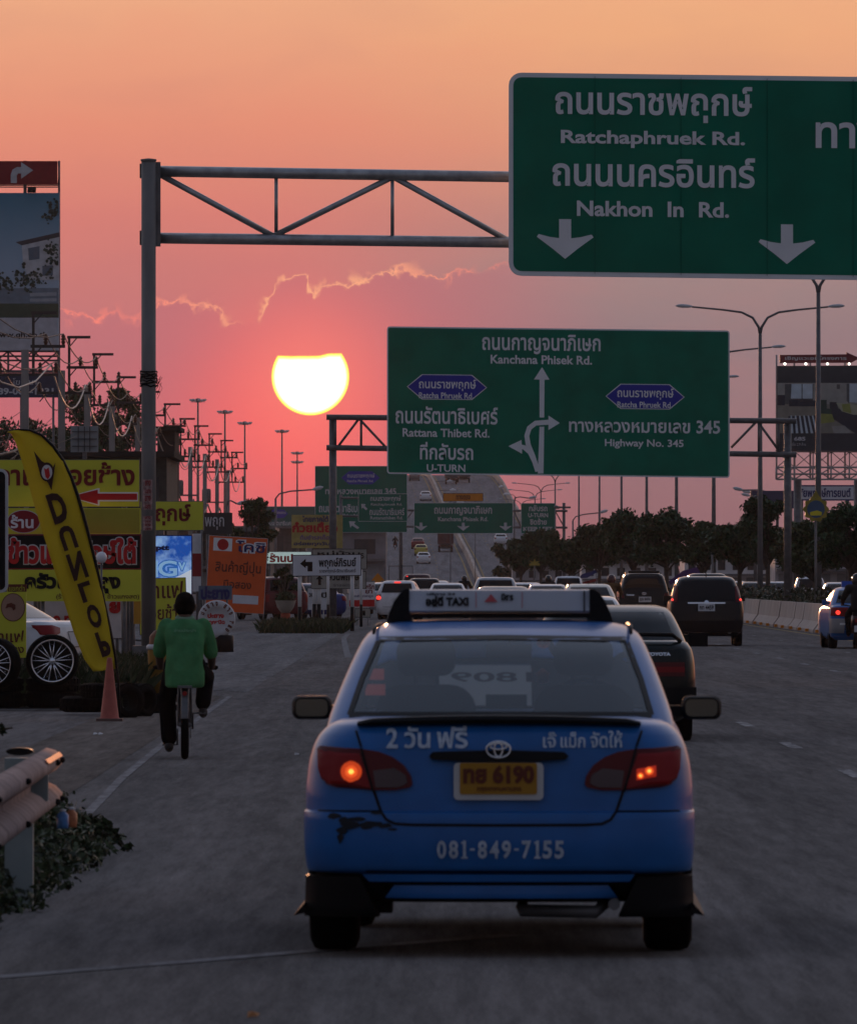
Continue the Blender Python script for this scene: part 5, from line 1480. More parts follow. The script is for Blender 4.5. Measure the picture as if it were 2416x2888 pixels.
def car(name, label, cat, X, Y, z=0.0, yaw=0.0, L=4.4, body=None, cab=None, rc=.18, crc=.22, pm=None, lamps=None, glass=None, lit=False, plate=None, group=None,
        wheel_r=.31, track=.73, bow=.05, sideglass=None, third=None, bumper=None, wy=(.85, 3.45), extras=None, lamp_m=None, roof_rails=False, mirrors=True, antenna=False, plate_txt=None, cabin_m=None, litpos=None, rear_seams=True):
    t = thing(name, label, cat, (X, Y, z), yaw, group)
    B = Shell(body, rc, bow); C = Shell(cab, crc, bow * .7, .28)
    zs = sorted(set([p[0] for p in body] + [body[0][0] + (body[-1][0] - body[0][0]) * i / 9 for i in range(10)]))
    mb = MB(); B.mesh(mb, zs); mb.build('body', pm, t, sharp=40)
    zs = sorted(set([p[0] for p in cab] + [cab[0][0] + (cab[-1][0] - cab[0][0]) * i / 7 for i in range(8)]))
    mb = MB(); C.mesh(mb, zs); mb.build('cabin', cabin_m or pm, t, sharp=50)
    if glass:
        mb = MB(); C.patch(mb, glass, .008, .02, 8, 10); mb.build('rear_window', M_GLASS_D, t)
    if sideglass:
        for s in (-1, 1):
            mb = MB(); side_patch(mb, C, s, sideglass); mb.build('side_window', M_GLASS_D, t)
    if lamps:
        for s in (-1, 1):
            mb = MB(); B_ = B
            poly = [(s * x, zz) for x, zz in lamps]
            sh = B if max(p[1] for p in lamps) < body[-1][0] + .02 else Shell([(p[0], p[1], p[2], p[3]) for p in body[:-1] if p[0] < cab[0][0]] + [q for q in cab[1:]], rc, bow)
            sh.patch(mb, poly, .012, .05, 8, 8)
            lo = mb.build('tail_lamp', lamp_m or M_TAIL, t)
            if lit:
                cx = litpos[0] if litpos else sum(p[0] for p in lamps) / len(lamps); cz = litpos[1] if litpos else sum(p[1] for p in lamps) / len(lamps)
                mb = MB(); rr_ = litpos[2] if litpos else .045
                sh.patch(mb, [(s * cx + rr_ * math.cos(a * .524), cz + rr_ * math.sin(a * .524)) for a in range(12)], .02, .01, 6, 6)
                mb.build('lit_bulb', M_LAMP_ON, lo)
    if third:
        x0, x1, za, zb = third
        mb = MB(); C.patch(mb, [(x0, za), (x1, za), (x1, zb), (x0, zb)], .03, .03, 2, 6); mb.build('third_brake_lamp', M_LAMP_ON, t)
    if bumper:
        mb = MB(); B.patch(mb, bumper, .02, .05, 5, 12); mb.build('bumper', M_PLASTIC, t)
    if plate:
        px, pz, pw, ph = plate
        mb = MB(); mb.box((px, B.rear(px, pz) - .012, pz), (pw, .012, ph)); po = mb.build('number_plate', M_PLATE, t)
        if plate_txt:
            mb = MB(); put_text(mb, plate_txt, (px - pw * .42, pz + ph * .32, px + pw * .42, pz - ph * .32), lambda a, b, lv: (a, B.rear(px, pz) - .022 - lv * .0008, b), 0, .03); mb.build('lettering', M_BLACK, po)
    for wyy in wy:
        for s in (-1, 1): wheel(t, s * track, wyy, wheel_r, .2)
    if mirrors:
        zc = cab[0][0] + .10; wc = B.hw(body[-1][0]) + .10; ym = L * .62
        for s in (-1, 1):
            mb = MB(); mb.box((s * wc, ym, zc), (.18, .10, .13)); mb.build('side_mirror', pm, t)
    if rear_seams:
        mb = MB(); zb = body[2][0]
        B.strip(mb, [(-B.hw(zb) * .97, zb), (B.hw(zb) * .97, zb)], .012, .003); mb.build('bumper_seam', M_BLACK, t)
    if roof_rails:
        zt = cab[-1][0]
        for s in (-1, 1):
            w = cab[-2][1] * .95; mb = MB(); mb.tube([(s * w, cab[-2][2] + .25, zt - .02), (s * w, cab[-2][2] + .3, zt + .05), (s * w, cab[-2][3] - .6, zt + .05), (s * w, cab[-2][3] - .5, zt - .02)], .02, 6); mb.build('roof_rail', M_PLASTIC, t)
    if antenna:
        mb = MB(); mb.tube([(0, cab[-2][2] + .3, cab[-1][0] - .02), (0, cab[-2][2] + .18, cab[-1][0] + .07)], .012, 5); mb.build('antenna', M_BLACK, t)
    if extras: extras(t, B, C)
    return t


SEDAN_B = [(.20, .70, .10, 4.25), (.28, .80, .05, 4.40), (.45, .845, .0, 4.50), (.62, .85, .0, 4.50), (.80, .84, .02, 4.46), (.93, .815, .06, 4.2), (1.00, .77, .13, 3.9), (1.02, .66, .30, 3.6)]
SEDAN_C = [(.96, .79, .55, 3.35), (1.05, .77, .68, 3.15), (1.2, .71, .92, 2.85), (1.33, .645, 1.15, 2.55), (1.40, .59, 1.35, 2.35), (1.43, .48, 1.55, 2.2)]
SEDAN_G = [(-.66, 1.06), (.66, 1.06), (.55, 1.35), (-.55, 1.35)]
SEDAN_SG = [(.08, 1.03), (.92, 1.03), (.80, 1.33), (.22, 1.33)]
HATCH_B = [(.20, .70, .10, 3.75), (.30, .80, .04, 3.85), (.50, .835, .0, 3.90), (.75, .84, .02, 3.88), (.92, .82, .05, 3.6), (1.0, .80, .09, 3.4), (1.02, .74, .14, 3.2)]
HATCH_C = [(.96, .80, .08, 3.1), (1.1, .77, .13, 2.95), (1.3, .69, .26, 2.6), (1.45, .62, .38, 2.2), (1.51, .55, .50, 2.0), (1.53, .42, .7, 1.8)]
HATCH_G = [(-.62, 1.06), (.62, 1.06), (.53, 1.42), (-.53, 1.42)]
SUV_B = [(.24, .72, .10, 4.35), (.36, .84, .03, 4.5), (.55, .885, .0, 4.55), (.80, .89, .02, 4.52), (1.0, .875, .05, 4.3), (1.10, .855, .08, 4.0), (1.12, .80, .12, 3.8)]
SUV_C = [(1.04, .85, .10, 3.6), (1.2, .815, .15, 3.3), (1.4, .755, .26, 2.95), (1.58, .69, .38, 2.6), (1.65, .63, .48, 2.4), (1.68, .50, .65, 2.2)]
SUV_G = [(-.68, 1.14), (.68, 1.14), (.60, 1.56), (-.60, 1.56)]
SUV_SG = [(.10, 1.12), (.93, 1.12), (.80, 1.55), (.16, 1.55)]
PICK_C = [(1.0, .78, 1.9, 3.8), (1.2, .76, 1.98, 3.6), (1.45, .69, 2.12, 3.2), (1.62, .62, 2.25, 2.9), (1.68, .52, 2.4, 2.75)]


def sx(px, Y): return (px - CX) * Y / F


# the dark green saloon right of the taxi
def old_sedan_bits(t, B, C):
    mb = MB(); B.patch(mb, [(-.74, .80), (.74, .80), (.74, .66), (-.74, .66)], .010, .03, 4, 16); mb.build('tail_lamp_bar', M_TAIL_D, t)
    mb = MB(); B.patch(mb, [(-.52, .755), (.74, .755), (.74, .70), (-.52, .70)], .016, .01, 3, 14); mb.build('tail_lamp_strip', M_TAIL, t)
    mb = MB(); B.text(mb, 'TOYOTA', (.36, .90, .60, .865), .012, .05); mb.build('lettering', M_CHROME, t)
    mb = MB(); mb.tube([(-.70, .24, 1.01), (-.62, .16, 1.075), (0, .12, 1.085), (.62, .16, 1.075), (.70, .24, 1.01)], .022, 8); mb.build('spoiler', M_BLACK, t)
    mb = MB(); B.patch(mb, [(-.83, .55), (.83, .55), (.83, .33), (-.83, .33)], .03, .06, 5, 16); mb.build('bumper', M_PLASTIC, t)
    mb = MB(); mb.box((.93, 2.65, 1.01), (.20, .09, .145)); mb.build('mirror_glass', M_GLASS_D, t)
Yse = 85.2
car('saloon_car', 'old dark green saloon with a thin boot spoiler, right behind the blue taxi', 'car', sx(1722, Yse), Yse, L=4.3, body=SEDAN_B, cab=[(z - .06, w, a, b) for z, w, a, b in SEDAN_C], pm=paint('dark_green_paint', (.006, .009, .008), .25),
    glass=[(-.66, 1.0), (.66, 1.0), (.55, 1.30), (-.55, 1.30)], sideglass=[(.08, .97), (.92, .97), (.80, 1.27), (.22, 1.27)], extras=old_sedan_bits, yaw=-.01, mirrors=True)
# the black crossover
def crv_bits(t, B, C):
    mb = MB(); B.patch(mb, [(-.45, 1.06), (.45, 1.06), (.45, 1.02), (-.45, 1.02)], .02, .02, 2, 8); mb.build('chrome_strip', M_CHROME, t)
    mb = MB(); B.patch(mb, ellipse(0, 1.06, .055, .05, 14), .026, .02, 5, 5); mb.build('badge', M_CHROME, t)
    mb = MB(); B.patch(mb, [(-.84, .62), (.84, .62), (.80, .34), (-.80, .34)], .03, .05, 5, 14); mb.build('bumper', M_PLASTIC, t)
    mb = MB(); mb.tube([(.55, .05, .34), (.55, .25, .34)], .045, 10); mb.build('exhaust', M_STEEL_D, t)
Yc = 204.0
car('crossover_car', 'black crossover with a silver tailgate strip in the middle right lane', 'car', sx(1992, Yc), Yc, L=4.55, body=SUV_B, cab=SUV_C, pm=paint('black_car_paint', (.004, .004, .005), .2), glass=SUV_G, sideglass=SUV_SG,
    lamps=[(.70, 1.06), (.835, 1.06), (.76, 1.45), (.68, 1.45)], plate=(0, .93, .40, .17), plate_txt='กท 4459', extras=crv_bits, yaw=-.012, wheel_r=.345, track=.77, antenna=True, lamp_m=M_TAIL_D, lit=True, litpos=(.80, 1.12, .03))
# the black off-road car with rails
def fort_bits(t, B, C):
    mb = MB(); mb.tube([(-.55, .55, 1.845), (.55, .55, 1.845)], .05, 8); mb.tube([(-.60, .9, 1.80), (-.60, 2.4, 1.80)], .03, 6); mb.tube([(.60, .9, 1.80), (.60, 2.4, 1.80)], .03, 6); mb.build('roof_rack', M_BLACK, t)
    mb = MB()
    for q in range(3):
        e = [(.075, .05), (.03, .05), (.06, .022)][q]
        mb.tube([(e[0] * math.cos(a * .35) + (0, 0, 0)[q], B.rear(0, 1.06) - .03, 1.08 + e[1] * math.sin(a * .35)) for a in range(18)], .008, 5, closed=True)
    mb.build('badge', M_CHROME, t)
    mb = MB(); B.text(mb, 'Fortuner', (-.62, 1.07, -.34, 1.01), .014, .05); mb.build('lettering', M_CHROME, t)
    mb = MB(); B.patch(mb, [(-.86, .66), (.86, .66), (.80, .40), (-.80, .40)], .03, .05, 5, 14); mb.build('bumper', M_PLASTIC, t)
Yf = 300.0
FB = [(z * 1.06, w * 1.01, a, b) for z, w, a, b in SUV_B]; FC = [(z * 1.075, w * 1.01, a, b) for z, w, a, b in SUV_C]
car('offroad_car', 'black off-road car with roof rack and small tailgate badge', 'car', sx(1816, Yf), Yf, L=4.7, body=FB, cab=FC, pm=paint('black_car_paint', (.004, .004, .005)), glass=[(-.70, 1.22), (.70, 1.22), (.62, 1.68), (-.62, 1.68)], sideglass=[(.10, 1.21), (.93, 1.21), (.8, 1.66), (.16, 1.66)],
    lamps=[(.72, 1.10), (.85, 1.10), (.87, .92), (.70, .92)], lamp_m=M_TAIL_D, plate=(0.03, .88, .44, .19), plate_txt='ฎฌ 8476', extras=fort_bits, wheel_r=.38, track=.78)
# queue ahead
WP = paint('white_car_paint', (.60, .61, .63), .3); SP = paint('silver_car_paint', (.30, .31, .33), .3, .5, .3); BG = paint('beige_car_paint', (.42, .37, .30), .3, .5, .2)
car('hatchback_car', 'white hatchback with lit red lamps left of the taxi roof sign', 'car', sx(1119, 333), 333, L=3.9, body=HATCH_B, cab=HATCH_C, pm=WP, glass=HATCH_G, sideglass=[(.06, 1.04), (.93, 1.04), (.75, 1.42), (.12, 1.42)],
    lamps=[(.62, 1.02), (.80, 1.02), (.80, .72), (.70, .74)], lit=True, litpos=(.72, .86, .085), third=(-.12, .12, 1.44, 1.49), yaw=-.06, plate=(0, .78, .34, .14), antenna=True, track=.70)
car('saloon_car', 'beige roofed car with a lit left lamp, left of the helmeted rider', 'car', sx(1662, 262), 262, L=4.4, body=SEDAN_B, cab=[(z * 1.02, w * 1.05, a, b) for z, w, a, b in SEDAN_C], pm=BG, glass=SEDAN_G, sideglass=SEDAN_SG, lamps=[(.60, .92), (.82, .92), (.80, .72), (.62, .74)], lit=True, antenna=True)
car('saloon_car', 'pale saloon low in the gap under the taxi roof sign', 'car', sx(1655, 175), 175, L=4.4, body=[(z * .93, w, a, b) for z, w, a, b in SEDAN_B], cab=[(z * .885, w, a, b) for z, w, a, b in SEDAN_C], pm=SP, glass=[(-.66, .96), (.66, .96), (.55, 1.18), (-.55, 1.18)], lamps=[(.60, .86), (.80, .86), (.80, .70), (.62, .70)], lit=True)
car('saloon_car', 'dark saloon with red lamps glimpsed beneath the taxi roof sign', 'car', sx(1420, 215), 215, L=4.4, body=SEDAN_B, cab=SEDAN_C, pm=paint('grey_car_paint', (.10, .10, .11)), glass=SEDAN_G, lamps=[(.50, .92), (.82, .92), (.80, .76), (.52, .78)], lit=True)
car('saloon_car', 'white saloon roof right of the white hatchback', 'car', sx(1262, 345), 345, L=4.4, body=SEDAN_B, cab=[(z * 1.0, w, a, b) for z, w, a, b in SEDAN_C], pm=WP, glass=SEDAN_G, sideglass=SEDAN_SG, lamps=[(.60, .92), (.82, .92), (.80, .72), (.62, .74)])
car('crossover_car', 'silver tall car with a dark rear window above the taxi roof sign', 'car', sx(1397, 355), 355, L=4.5, body=SUV_B, cab=[(z * .99, w * 1.12, a, b) for z, w, a, b in SUV_C], pm=SP, glass=[(-.76, 1.14), (.76, 1.14), (.66, 1.54), (-.66, 1.54)], sideglass=SUV_SG, lamps=[(.74, 1.0), (.86, 1.0), (.85, .7), (.76, .7)])
car('saloon_car', 'white saloon roof just right of the silver tall car', 'car', sx(1484, 372), 372, L=4.4, body=SEDAN_B, cab=SEDAN_C, pm=WP, glass=SEDAN_G, sideglass=SEDAN_SG, lamps=[(.60, .92), (.82, .92), (.80, .72), (.62, .74)], antenna=True)
car('saloon_car', 'white saloon in front of the white pickup, beside a dark helmet', 'car', sx(1545, 300), 300, L=4.4, body=SEDAN_B, cab=[(z * .99, w, a, b) for z, w, a, b in SEDAN_C], pm=WP, glass=SEDAN_G, sideglass=SEDAN_SG, lamps=[(.60, .92), (.82, .92), (.80, .72), (.62, .74)])
def bed(t, B, C):
    mb = MB(); mb.box((0, .03, .95), (1.5, .03, .28)); mb.build('tailgate', WP, t)
car('pickup_truck', 'white pickup with a black cab window standing taller than its neighbours', 'pickup', sx(1604, 470), 470, L=5.2, body=[(.35, .75, .08, 5.0), (.5, .84, .0, 5.15), (.8, .86, .0, 5.2), (1.05, .86, .02, 5.0), (1.08, .82, .06, 4.7)], cab=[(z * 1.03, w * 1.06, a, b) for z, w, a, b in PICK_C], pm=WP, glass=[(-.70, 1.12), (.70, 1.12), (.60, 1.62), (-.60, 1.62)], lamps=[(.72, 1.0), (.84, 1.0), (.84, .7), (.74, .7)], wheel_r=.36, extras=bed, wy=(1.0, 4.0))
car('minivan', 'dark red brown minivan with a small lit lamp in front of the white truck', 'van', sx(1176, 480), 480, L=4.8, body=SUV_B, cab=[(z * 1.10, w * 1.04, a, b) for z, w, a, b in SUV_C], pm=paint('maroon_car_paint', (.05, .015, .018)), glass=[(-.66, 1.26), (.66, 1.26), (.58, 1.66), (-.58, 1.66)], sideglass=[(.10, 1.24), (.93, 1.24), (.8, 1.66), (.16, 1.66)], lamps=[(.70, 1.06), (.85, 1.06), (.86, .72), (.74, .74)], third=(-.62, -.52, 1.70, 1.74))
car('pickup_truck', 'dark pickup low in front of the maroon minivan', 'pickup', sx(1196, 400), 400, L=5.0, body=SUV_B, cab=[(z * .965, w * .98, a, b) for z, w, a, b in SUV_C], pm=paint('black_car_paint', (.004, .004, .005)), glass=[(-.66, 1.1), (.66, 1.1), (.58, 1.50), (-.58, 1.50)], lamps=[(.72, 1.0), (.86, 1.0), (.85, .7), (.76, .7)])
car('saloon_car', 'small silver car right of the dark pickup in the queue', 'car', sx(1231, 470), 470, L=4.2, body=SEDAN_B, cab=[(z * 1.03, w, a, b) for z, w, a, b in SEDAN_C], pm=SP, glass=SEDAN_G, lamps=[(.60, .92), (.82, .92), (.80, .72), (.62, .74)])
car('saloon_car', 'dark car left of the white hatchback showing one red lamp', 'car', sx(1090, 385), 385, L=4.2, body=SEDAN_B, cab=[(z * 1.0, w, a, b) for z, w, a, b in SEDAN_C], pm=SP, glass=SEDAN_G, lamps=[(.60, .98), (.82, .98), (.80, .72), (.62, .74)], lit=True)
car('crossover_car', 'black tall car half hidden behind the black crossover', 'car', sx(1996, 318), 318, L=4.7, body=FB, cab=[(z * 1.0, w, a, b) for z, w, a, b in FC], pm=paint('black_car_paint', (.004, .004, .005)), glass=[(-.70, 1.22), (.70, 1.22), (.62, 1.66), (-.62, 1.66)], lamps=[(.72, 1.10), (.85, 1.10), (.87, .92), (.70, .92)])
# cars beyond the hedge
for l, px, Y, m, kind in (('white pickup cab facing away beyond the hedge, right of the gantry post', 2290, 430, WP, 1), ('dark car beyond the hedge left of the right gantry post', 2130, 450, paint('grey_car_paint', (.10, .10, .11)), 0),
                    ('white car sliver beyond the hedge beside the right gantry post', 2192, 470, WP, 0), ('pale saloon beyond the hedge behind the blue taxi at the edge', 2370, 400, SP, 0), ('white car beyond the hedge at the gap left of the barrier', 2075, 520, WP, 0)):
    if kind:
        car('pickup_truck', l, 'pickup', sx(px, Y), Y, .0, 0, 5.2, [(.35, .75, .08, 5.0), (.5, .84, .0, 5.15), (.8, .86, .0, 5.2), (1.05, .86, .02, 5.0), (1.08, .82, .06, 4.7)], PICK_C, pm=m, glass=[(-.70, 1.12), (.70, 1.12), (.58, 1.58), (-.58, 1.58)], wheel_r=.36, wy=(1.0, 4.0), lamps=[(.72, 1.0), (.84, 1.0), (.84, .7), (.74, .7)])
    else:
        car('saloon_car', l, 'car', sx(px, Y), Y, .0, 0, 4.4, SEDAN_B, SEDAN_C, pm=m, glass=SEDAN_G, sideglass=SEDAN_SG, lamps=[(.60, .92), (.82, .92), (.80, .72), (.62, .74)])
# traffic on the bridge
def bridge_car(fn, name, label, cat, px, py, **kw):
    # solve the deck distance that puts the wheels at row py
    best = min((abs(HY - (bz(y) - H) * F / y - py), y) for y in np.arange(900, 1470, 2.0))[1]
    return fn(name, label, cat, sx(px, best), best, bz(best) + .03, **kw)
SED = dict(L=4.4, body=SEDAN_B, cab=SEDAN_C, glass=SEDAN_G, sideglass=SEDAN_SG, lamps=[(.60, .92), (.82, .92), (.80, .72), (.62, .74)])
bridge_car(car, 'saloon_car', 'white car lowest on the bridge, last of the short file', 'car', 1194, 1591, pm=WP, **SED)
bridge_car(car, 'saloon_car', 'yellow and green taxi in the middle of the file on the bridge', 'car', 1187, 1568, pm=paint('taxi_yellow_paint', (.40, .34, .06)), **SED)
bridge_car(car, 'saloon_car', 'dark red car at the head of the file on the bridge', 'car', 1178, 1549, pm=paint('crimson_car_paint', (.16, .015, .02)), **SED)
bridge_car(car, 'saloon_car', 'lone white car high on the bridge above the orange board', 'car', 1200, 1413, pm=WP, **SED)
bridge_car(car, 'saloon_car', 'white car coming down the right side of the bridge beside the trees', 'car', 1412, 1537, pm=WP, **SED)
bridge_car(car, 'saloon_car', 'dark car near the bridge crest beside the glinting median', 'car', 1168, 1357, pm=paint('grey_car_paint', (.10, .10, .11)), **SED)
def truck(name, label, cat, X, Y, z=0.0, w=2.3, h=3.0, L=6, box=None, cabm=None, doors=True):
    t = thing(name, label, cat, (X, Y, z))
    mb = MB(); mb.box((0, L * .4, 1.0 + (h - 1.0) / 2), (w, L * .72, h - 1.0)); mb.build('cargo_box', box, t)
    mb = MB(); mb.box((0, L * .86, 1.15), (w * .86, L * .2, 1.5)); mb.build('cab', cabm or WP, t)
    mb = MB(); mb.box((0, L * .45, .8), (w * .6, L * .88, .25)); mb.build('chassis', M_PLASTIC, t)
    mb = MB(); mb.box((0, L * .02, .62), (w * .92, .1, .14)); mb.build('bumper', M_PLASTIC, t)
    for s in (-1, 1):
        if doors:
            mb = MB(); mb.box((s * w * .245, L * .04 - .02, 1.0 + (h - 1.0) / 2), (w * .46, .04, (h - 1.0) * .93)); d = mb.build('rear_door', box, t)
            mb = MB(); mb.tube([(s * w * .06, L * .04 - .06, 1.1), (s * w * .06, L * .04 - .06, h - .15)], .02, 6); mb.build('lock_rod', M_STEEL_D, d)
        mb = MB(); mb.box((s * w * .38, L * .02 - .06, .78), (.26, .04, .12)); mb.build('tail_lamp', M_TAIL, t)
        for yy in (L * .2, L * .85): wheel(t, s * w * .40, yy, .42, .26)
    mb = MB(); mb.box((0, L * .04 - .01, 1.0 + (h - 1.0) / 2), (.03, .05, (h - 1.0) * .96)); mb.build('door_seam', M_BLACK, t)
    mb = MB()
    for (cx, cz, sw, sh_) in ((0, h - .02, w + .02, .06), (0, 1.02, w + .02, .06), (-w / 2, 1 + (h - 1) / 2, .05, h - 1), (w / 2, 1 + (h - 1) / 2, .05, h - 1)): mb.box((cx, L * .04 - .015, cz), (sw, .05, sh_))
    mb.build('door_frame', M_STEEL_D, t)
    return t
truck('box_truck', 'white box truck seen from behind at the foot of the bridge', 'truck', sx(1130, 700), 700, 0, 1.95, 2.62, 6, mat('truck_white', (.40, .40, .42), .5, var=.1))
bridge_car(truck, 'box_truck', 'dark red brown truck climbing the bridge beside the median', 'truck', 1256, 1558, w=2.0, h=2.55, L=6, box=mat('truck_maroon', (.09, .03, .03), .6))
bridge_car(truck, 'box_truck', 'dark truck near the bridge crest, right carriageway', 'truck', 1307, 1362, w=2.2, h=2.9, L=6, box=mat('truck_slate', (.07, .065, .075), .6))
bridge_car(truck, 'box_truck', 'second dark truck near the bridge crest, left of the other', 'truck', 1272, 1366, w=2.0, h=2.6, L=6, box=mat('truck_slate', (.07, .065, .075), .6))
# parked cars on the left
car('minivan', 'dark red parked van with a pale roof edge behind the signs on the left', 'van', sx(812, 330), 330, 0, .35, 4.6, SUV_B, [(z, w * 1.0, a, b) for z, w, a, b in SUV_C], pm=paint('wine_car_paint', (.10, .012, .016)), glass=SUV_G, sideglass=SUV_SG, lamps=[(.72, 1.0), (.86, 1.0), (.85, .7), (.76, .7)])
car('saloon_car', 'blue parked car behind the posts of the white name plate', 'car', sx(925, 335), 335, 0, math.radians(22), 4.4, SEDAN_B, SEDAN_C, pm=paint('navy_car_paint', (.02, .035, .16)), glass=SEDAN_G, sideglass=SEDAN_SG, lamps=[(.60, .92), (.82, .92), (.80, .72), (.62, .74)])
def parked_bits(t, B, C):
    mb = MB(); B.patch(mb, [(-.28, .84), (.28, .84), (.24, .66), (-.24, .66)], .008, .02, 4, 8); mb.build('plate_recess', M_WHITE_D, t)
    mb = MB(); B.strip(mb, [(-.30, .86), (.30, .86), (.25, .64), (-.25, .64), (-.30, .86)], .012, .010); mb.build('recess_edge', M_BLACK, t)
    mb = MB(); mb.box((-.70, 1.6, 1.20), (.03, .25, .05)); mb.build('green_tag', mat('leaf_green_tag', (.05, .25, .05), .5), t)
car('saloon_car', 'white parked saloon behind the chrome wheel and the yellow flag', 'car', sx(224, 124), 124, 0, math.radians(64), L=4.5, body=SEDAN_B, cab=[(z * .97, w, a, b) for z, w, a, b in SEDAN_C], pm=paint('pearl_white_paint', (.50, .52, .55), .25), glass=SEDAN_G, sideglass=SEDAN_SG, lamps=[(.48, .92), (.64, .96), (.82, .96), (.82, .82), (.70, .80), (.52, .84)], extras=parked_bits)

# ------------------------------------------------------------------ the blue taxi
M_TAXI = paint('taxi_blue_paint', (.011, .098, .31), .34, .2)
M_TAXIW = mat('taxi_lettering', (.36, .42, .50), .5, var=.25, vscale=30)
M_CABIN = mat('cabin_trim', (.020, .020, .022), .8)
M_SEAT = mat('seat_fabric', (.014, .014, .016), .85)
M_WIN = bpy.data.materials.new('window_glass'); M_WIN.use_nodes = True
nt = M_WIN.node_tree; nt.nodes.remove(nt.nodes['Principled BSDF'])
g_ = nt.nodes.new('ShaderNodeBsdfGlossy'); g_.inputs['Roughness'].default_value = .03; g_.inputs['Color'].default_value = (.9, .95, 1, 1)
tr = nt.nodes.new('ShaderNodeBsdfTransparent'); tr.inputs['Color'].default_value = (.86, .88, .88, 1)
df = nt.nodes.new('ShaderNodeBsdfDiffuse'); df.inputs['Color'].default_value = (.16, .17, .17, 1)
lw = nt.nodes.new('ShaderNodeFresnel'); lw.inputs[0].default_value = 1.45
mx = nt.nodes.new('ShaderNodeMixShader'); mx2 = nt.nodes.new('ShaderNodeMixShader'); mx2.inputs[0].default_value = .17
nt.links.new(tr.outputs[0], mx2.inputs[1]); nt.links.new(df.outputs[0], mx2.inputs[2])
nt.links.new(lw.outputs[0], mx.inputs[0]); nt.links.new(mx2.outputs[0], mx.inputs[1]); nt.links.new(g_.outputs[0], mx.inputs[2])
nt.links.new(mx.outputs[0], nt.nodes['Material Output'].inputs[0])

M_SHEET = bpy.data.materials.new('milky_sheet'); M_SHEET.use_nodes = True
nt = M_SHEET.node_tree; nt.nodes.remove(nt.nodes['Principled BSDF']); tl = nt.nodes.new('ShaderNodeBsdfTranslucent'); tl.inputs[0].default_value = (.38, .37, .36, 1)
nt.links.new(tl.outputs[0], nt.nodes['Material Output'].inputs[0])
YT = 36.75
TX = thing('taxi', 'blue saloon taxi with a white roof sign and lit rear lamps, nearest car', 'taxi', ((1405 - CX) * YT / F, YT, 0), math.radians(-1.25))
kt = YT / F
tx = lambda px: (px - 1405) * kt
tz = lambda py: H - (py - HY) * kt
TB = [(.368, .805, .03, 4.30), (.376, .832, .012, 4.40), (.392, .838, .0, 4.45), (.50, .848, -.012, 4.50), (.60, .850, -.008, 4.50), (.632, .849, .0, 4.49), (.640, .842, .025, 4.48), (.70, .842, .03, 4.46), (.82, .832, .045, 4.40),
      (.91, .812, .06, 4.20), (.965, .785, .085, 3.95), (1.005, .745, .12, 3.7), (1.028, .70, .17, 3.5), (1.04, .60, .28, 3.4)]
B = Shell(TB, .22, .075, .35)
mb = MB()
zs = sorted(set([p[0] for p in TB] + [.33 + .02 * i for i in range(36) if .40 < .33 + .02 * i < 1.03]))
B.mesh(mb, zs, ns=14); mb.build('body', M_TAXI, TX, sharp=35)
# floor pan and lower valance
LB = [(.235, .60, .30, 4.1), (.262, .70, .14, 4.2), (.30, .78, .09, 4.3), (.372, .80, .07, 4.3)]
mb = MB(); Shell(LB, .2, .06).mesh(mb, [p[0] for p in LB]); mb.build('underbody', M_PLASTIC, TX, sharp=40)
LV = Shell([(.24, .56, .05, 1), (.27, .60, .03, 1), (.322, .62, .035, 1), (.34, .62, .05, 1)], .2, .06)
mb = MB(); LV.patch(mb, [(tx(1083), .262), (tx(1742), .262), (tx(1715), .318), (tx(1110), .318)], .012, .05, 5, 14); mb.build('lower_valance', M_TAXI, TX)
mb = MB(); LV2 = Shell([(.32, .7, .03, 1), (.38, .75, .02, 1)], .2, .06)
LV2.patch(mb, [(tx(1040), .334), (tx(1775), .334), (tx(1790), .366), (tx(1020), .366)], .02, .05, 4, 14); mb.build('bumper_step', M_TAXI, TX)
for s in (-1, 1):
    mb = MB()
    sh = Shell([(.17, .87, .12, 1.2), (.19, .85, .05, 1.2), (.26, .835, .025, 1.2), (.34, .836, .01, 1.2), (.372, .84, .004, 1.2)], .22, .075)
    sh.patch(mb, [(s * .52, .178), (s * .836, .178), (s * .828, .355), (s * .60, .355)], .012, .25, 8, 10); mb.build('bumper_corner', M_PLASTIC, TX)
    # side skirt flare
    mb = MB(); mb.add([(s * .82, .10, .20), (s * .892, .16, .182), (s * .885, 1.6, .182), (s * .82, 1.6, .20), (s * .845, .10, .235), (s * .845, 1.6, .26)], [(0, 1, 2, 3), (1, 4, 5, 2), (0, 4, 1), (2, 5, 3)]); mb.build('skirt', M_PLASTIC, TX)
# cabin with real openings
TC = [(.985, .765, .50, 3.20), (1.03, .757, .585, 3.10), (1.05, .752, .62, 3.05), (1.20, .700, .90, 2.72), (1.345, .640, 1.185, 2.36), (1.375, .624, 1.26, 2.28), (1.405, .600, 1.37, 2.2), (1.435, .545, 1.52, 2.1), (1.452, .46, 1.66, 2.0), (1.458, .30, 1.78, 1.95)]
C = Shell(TC, .17, .05, .2)
us = [-1, -.985, -.955, -.915, -.88, -.7, -.45, -.2, 0, .2, .45, .7, .88, .915, .955, .985, 1]
nu = len(us); NS = 10
zc = [.985, 1.03, 1.05, 1.10, 1.15, 1.20, 1.25, 1.30, 1.345, 1.375, 1.40, 1.42, 1.437, 1.448, 1.455, 1.458]
def skip(i, k, n):
    z = (zc[i] + zc[i + 1]) / 2
    if not (1.04 < z < 1.372): return False
    if k < nu - 1: return 4 <= k < nu - 5                                     # rear window
    kf = k - (nu + NS - 1)
    if 0 <= kf < nu - 1: return 3 <= kf < nu - 4                              # windscreen
    return False
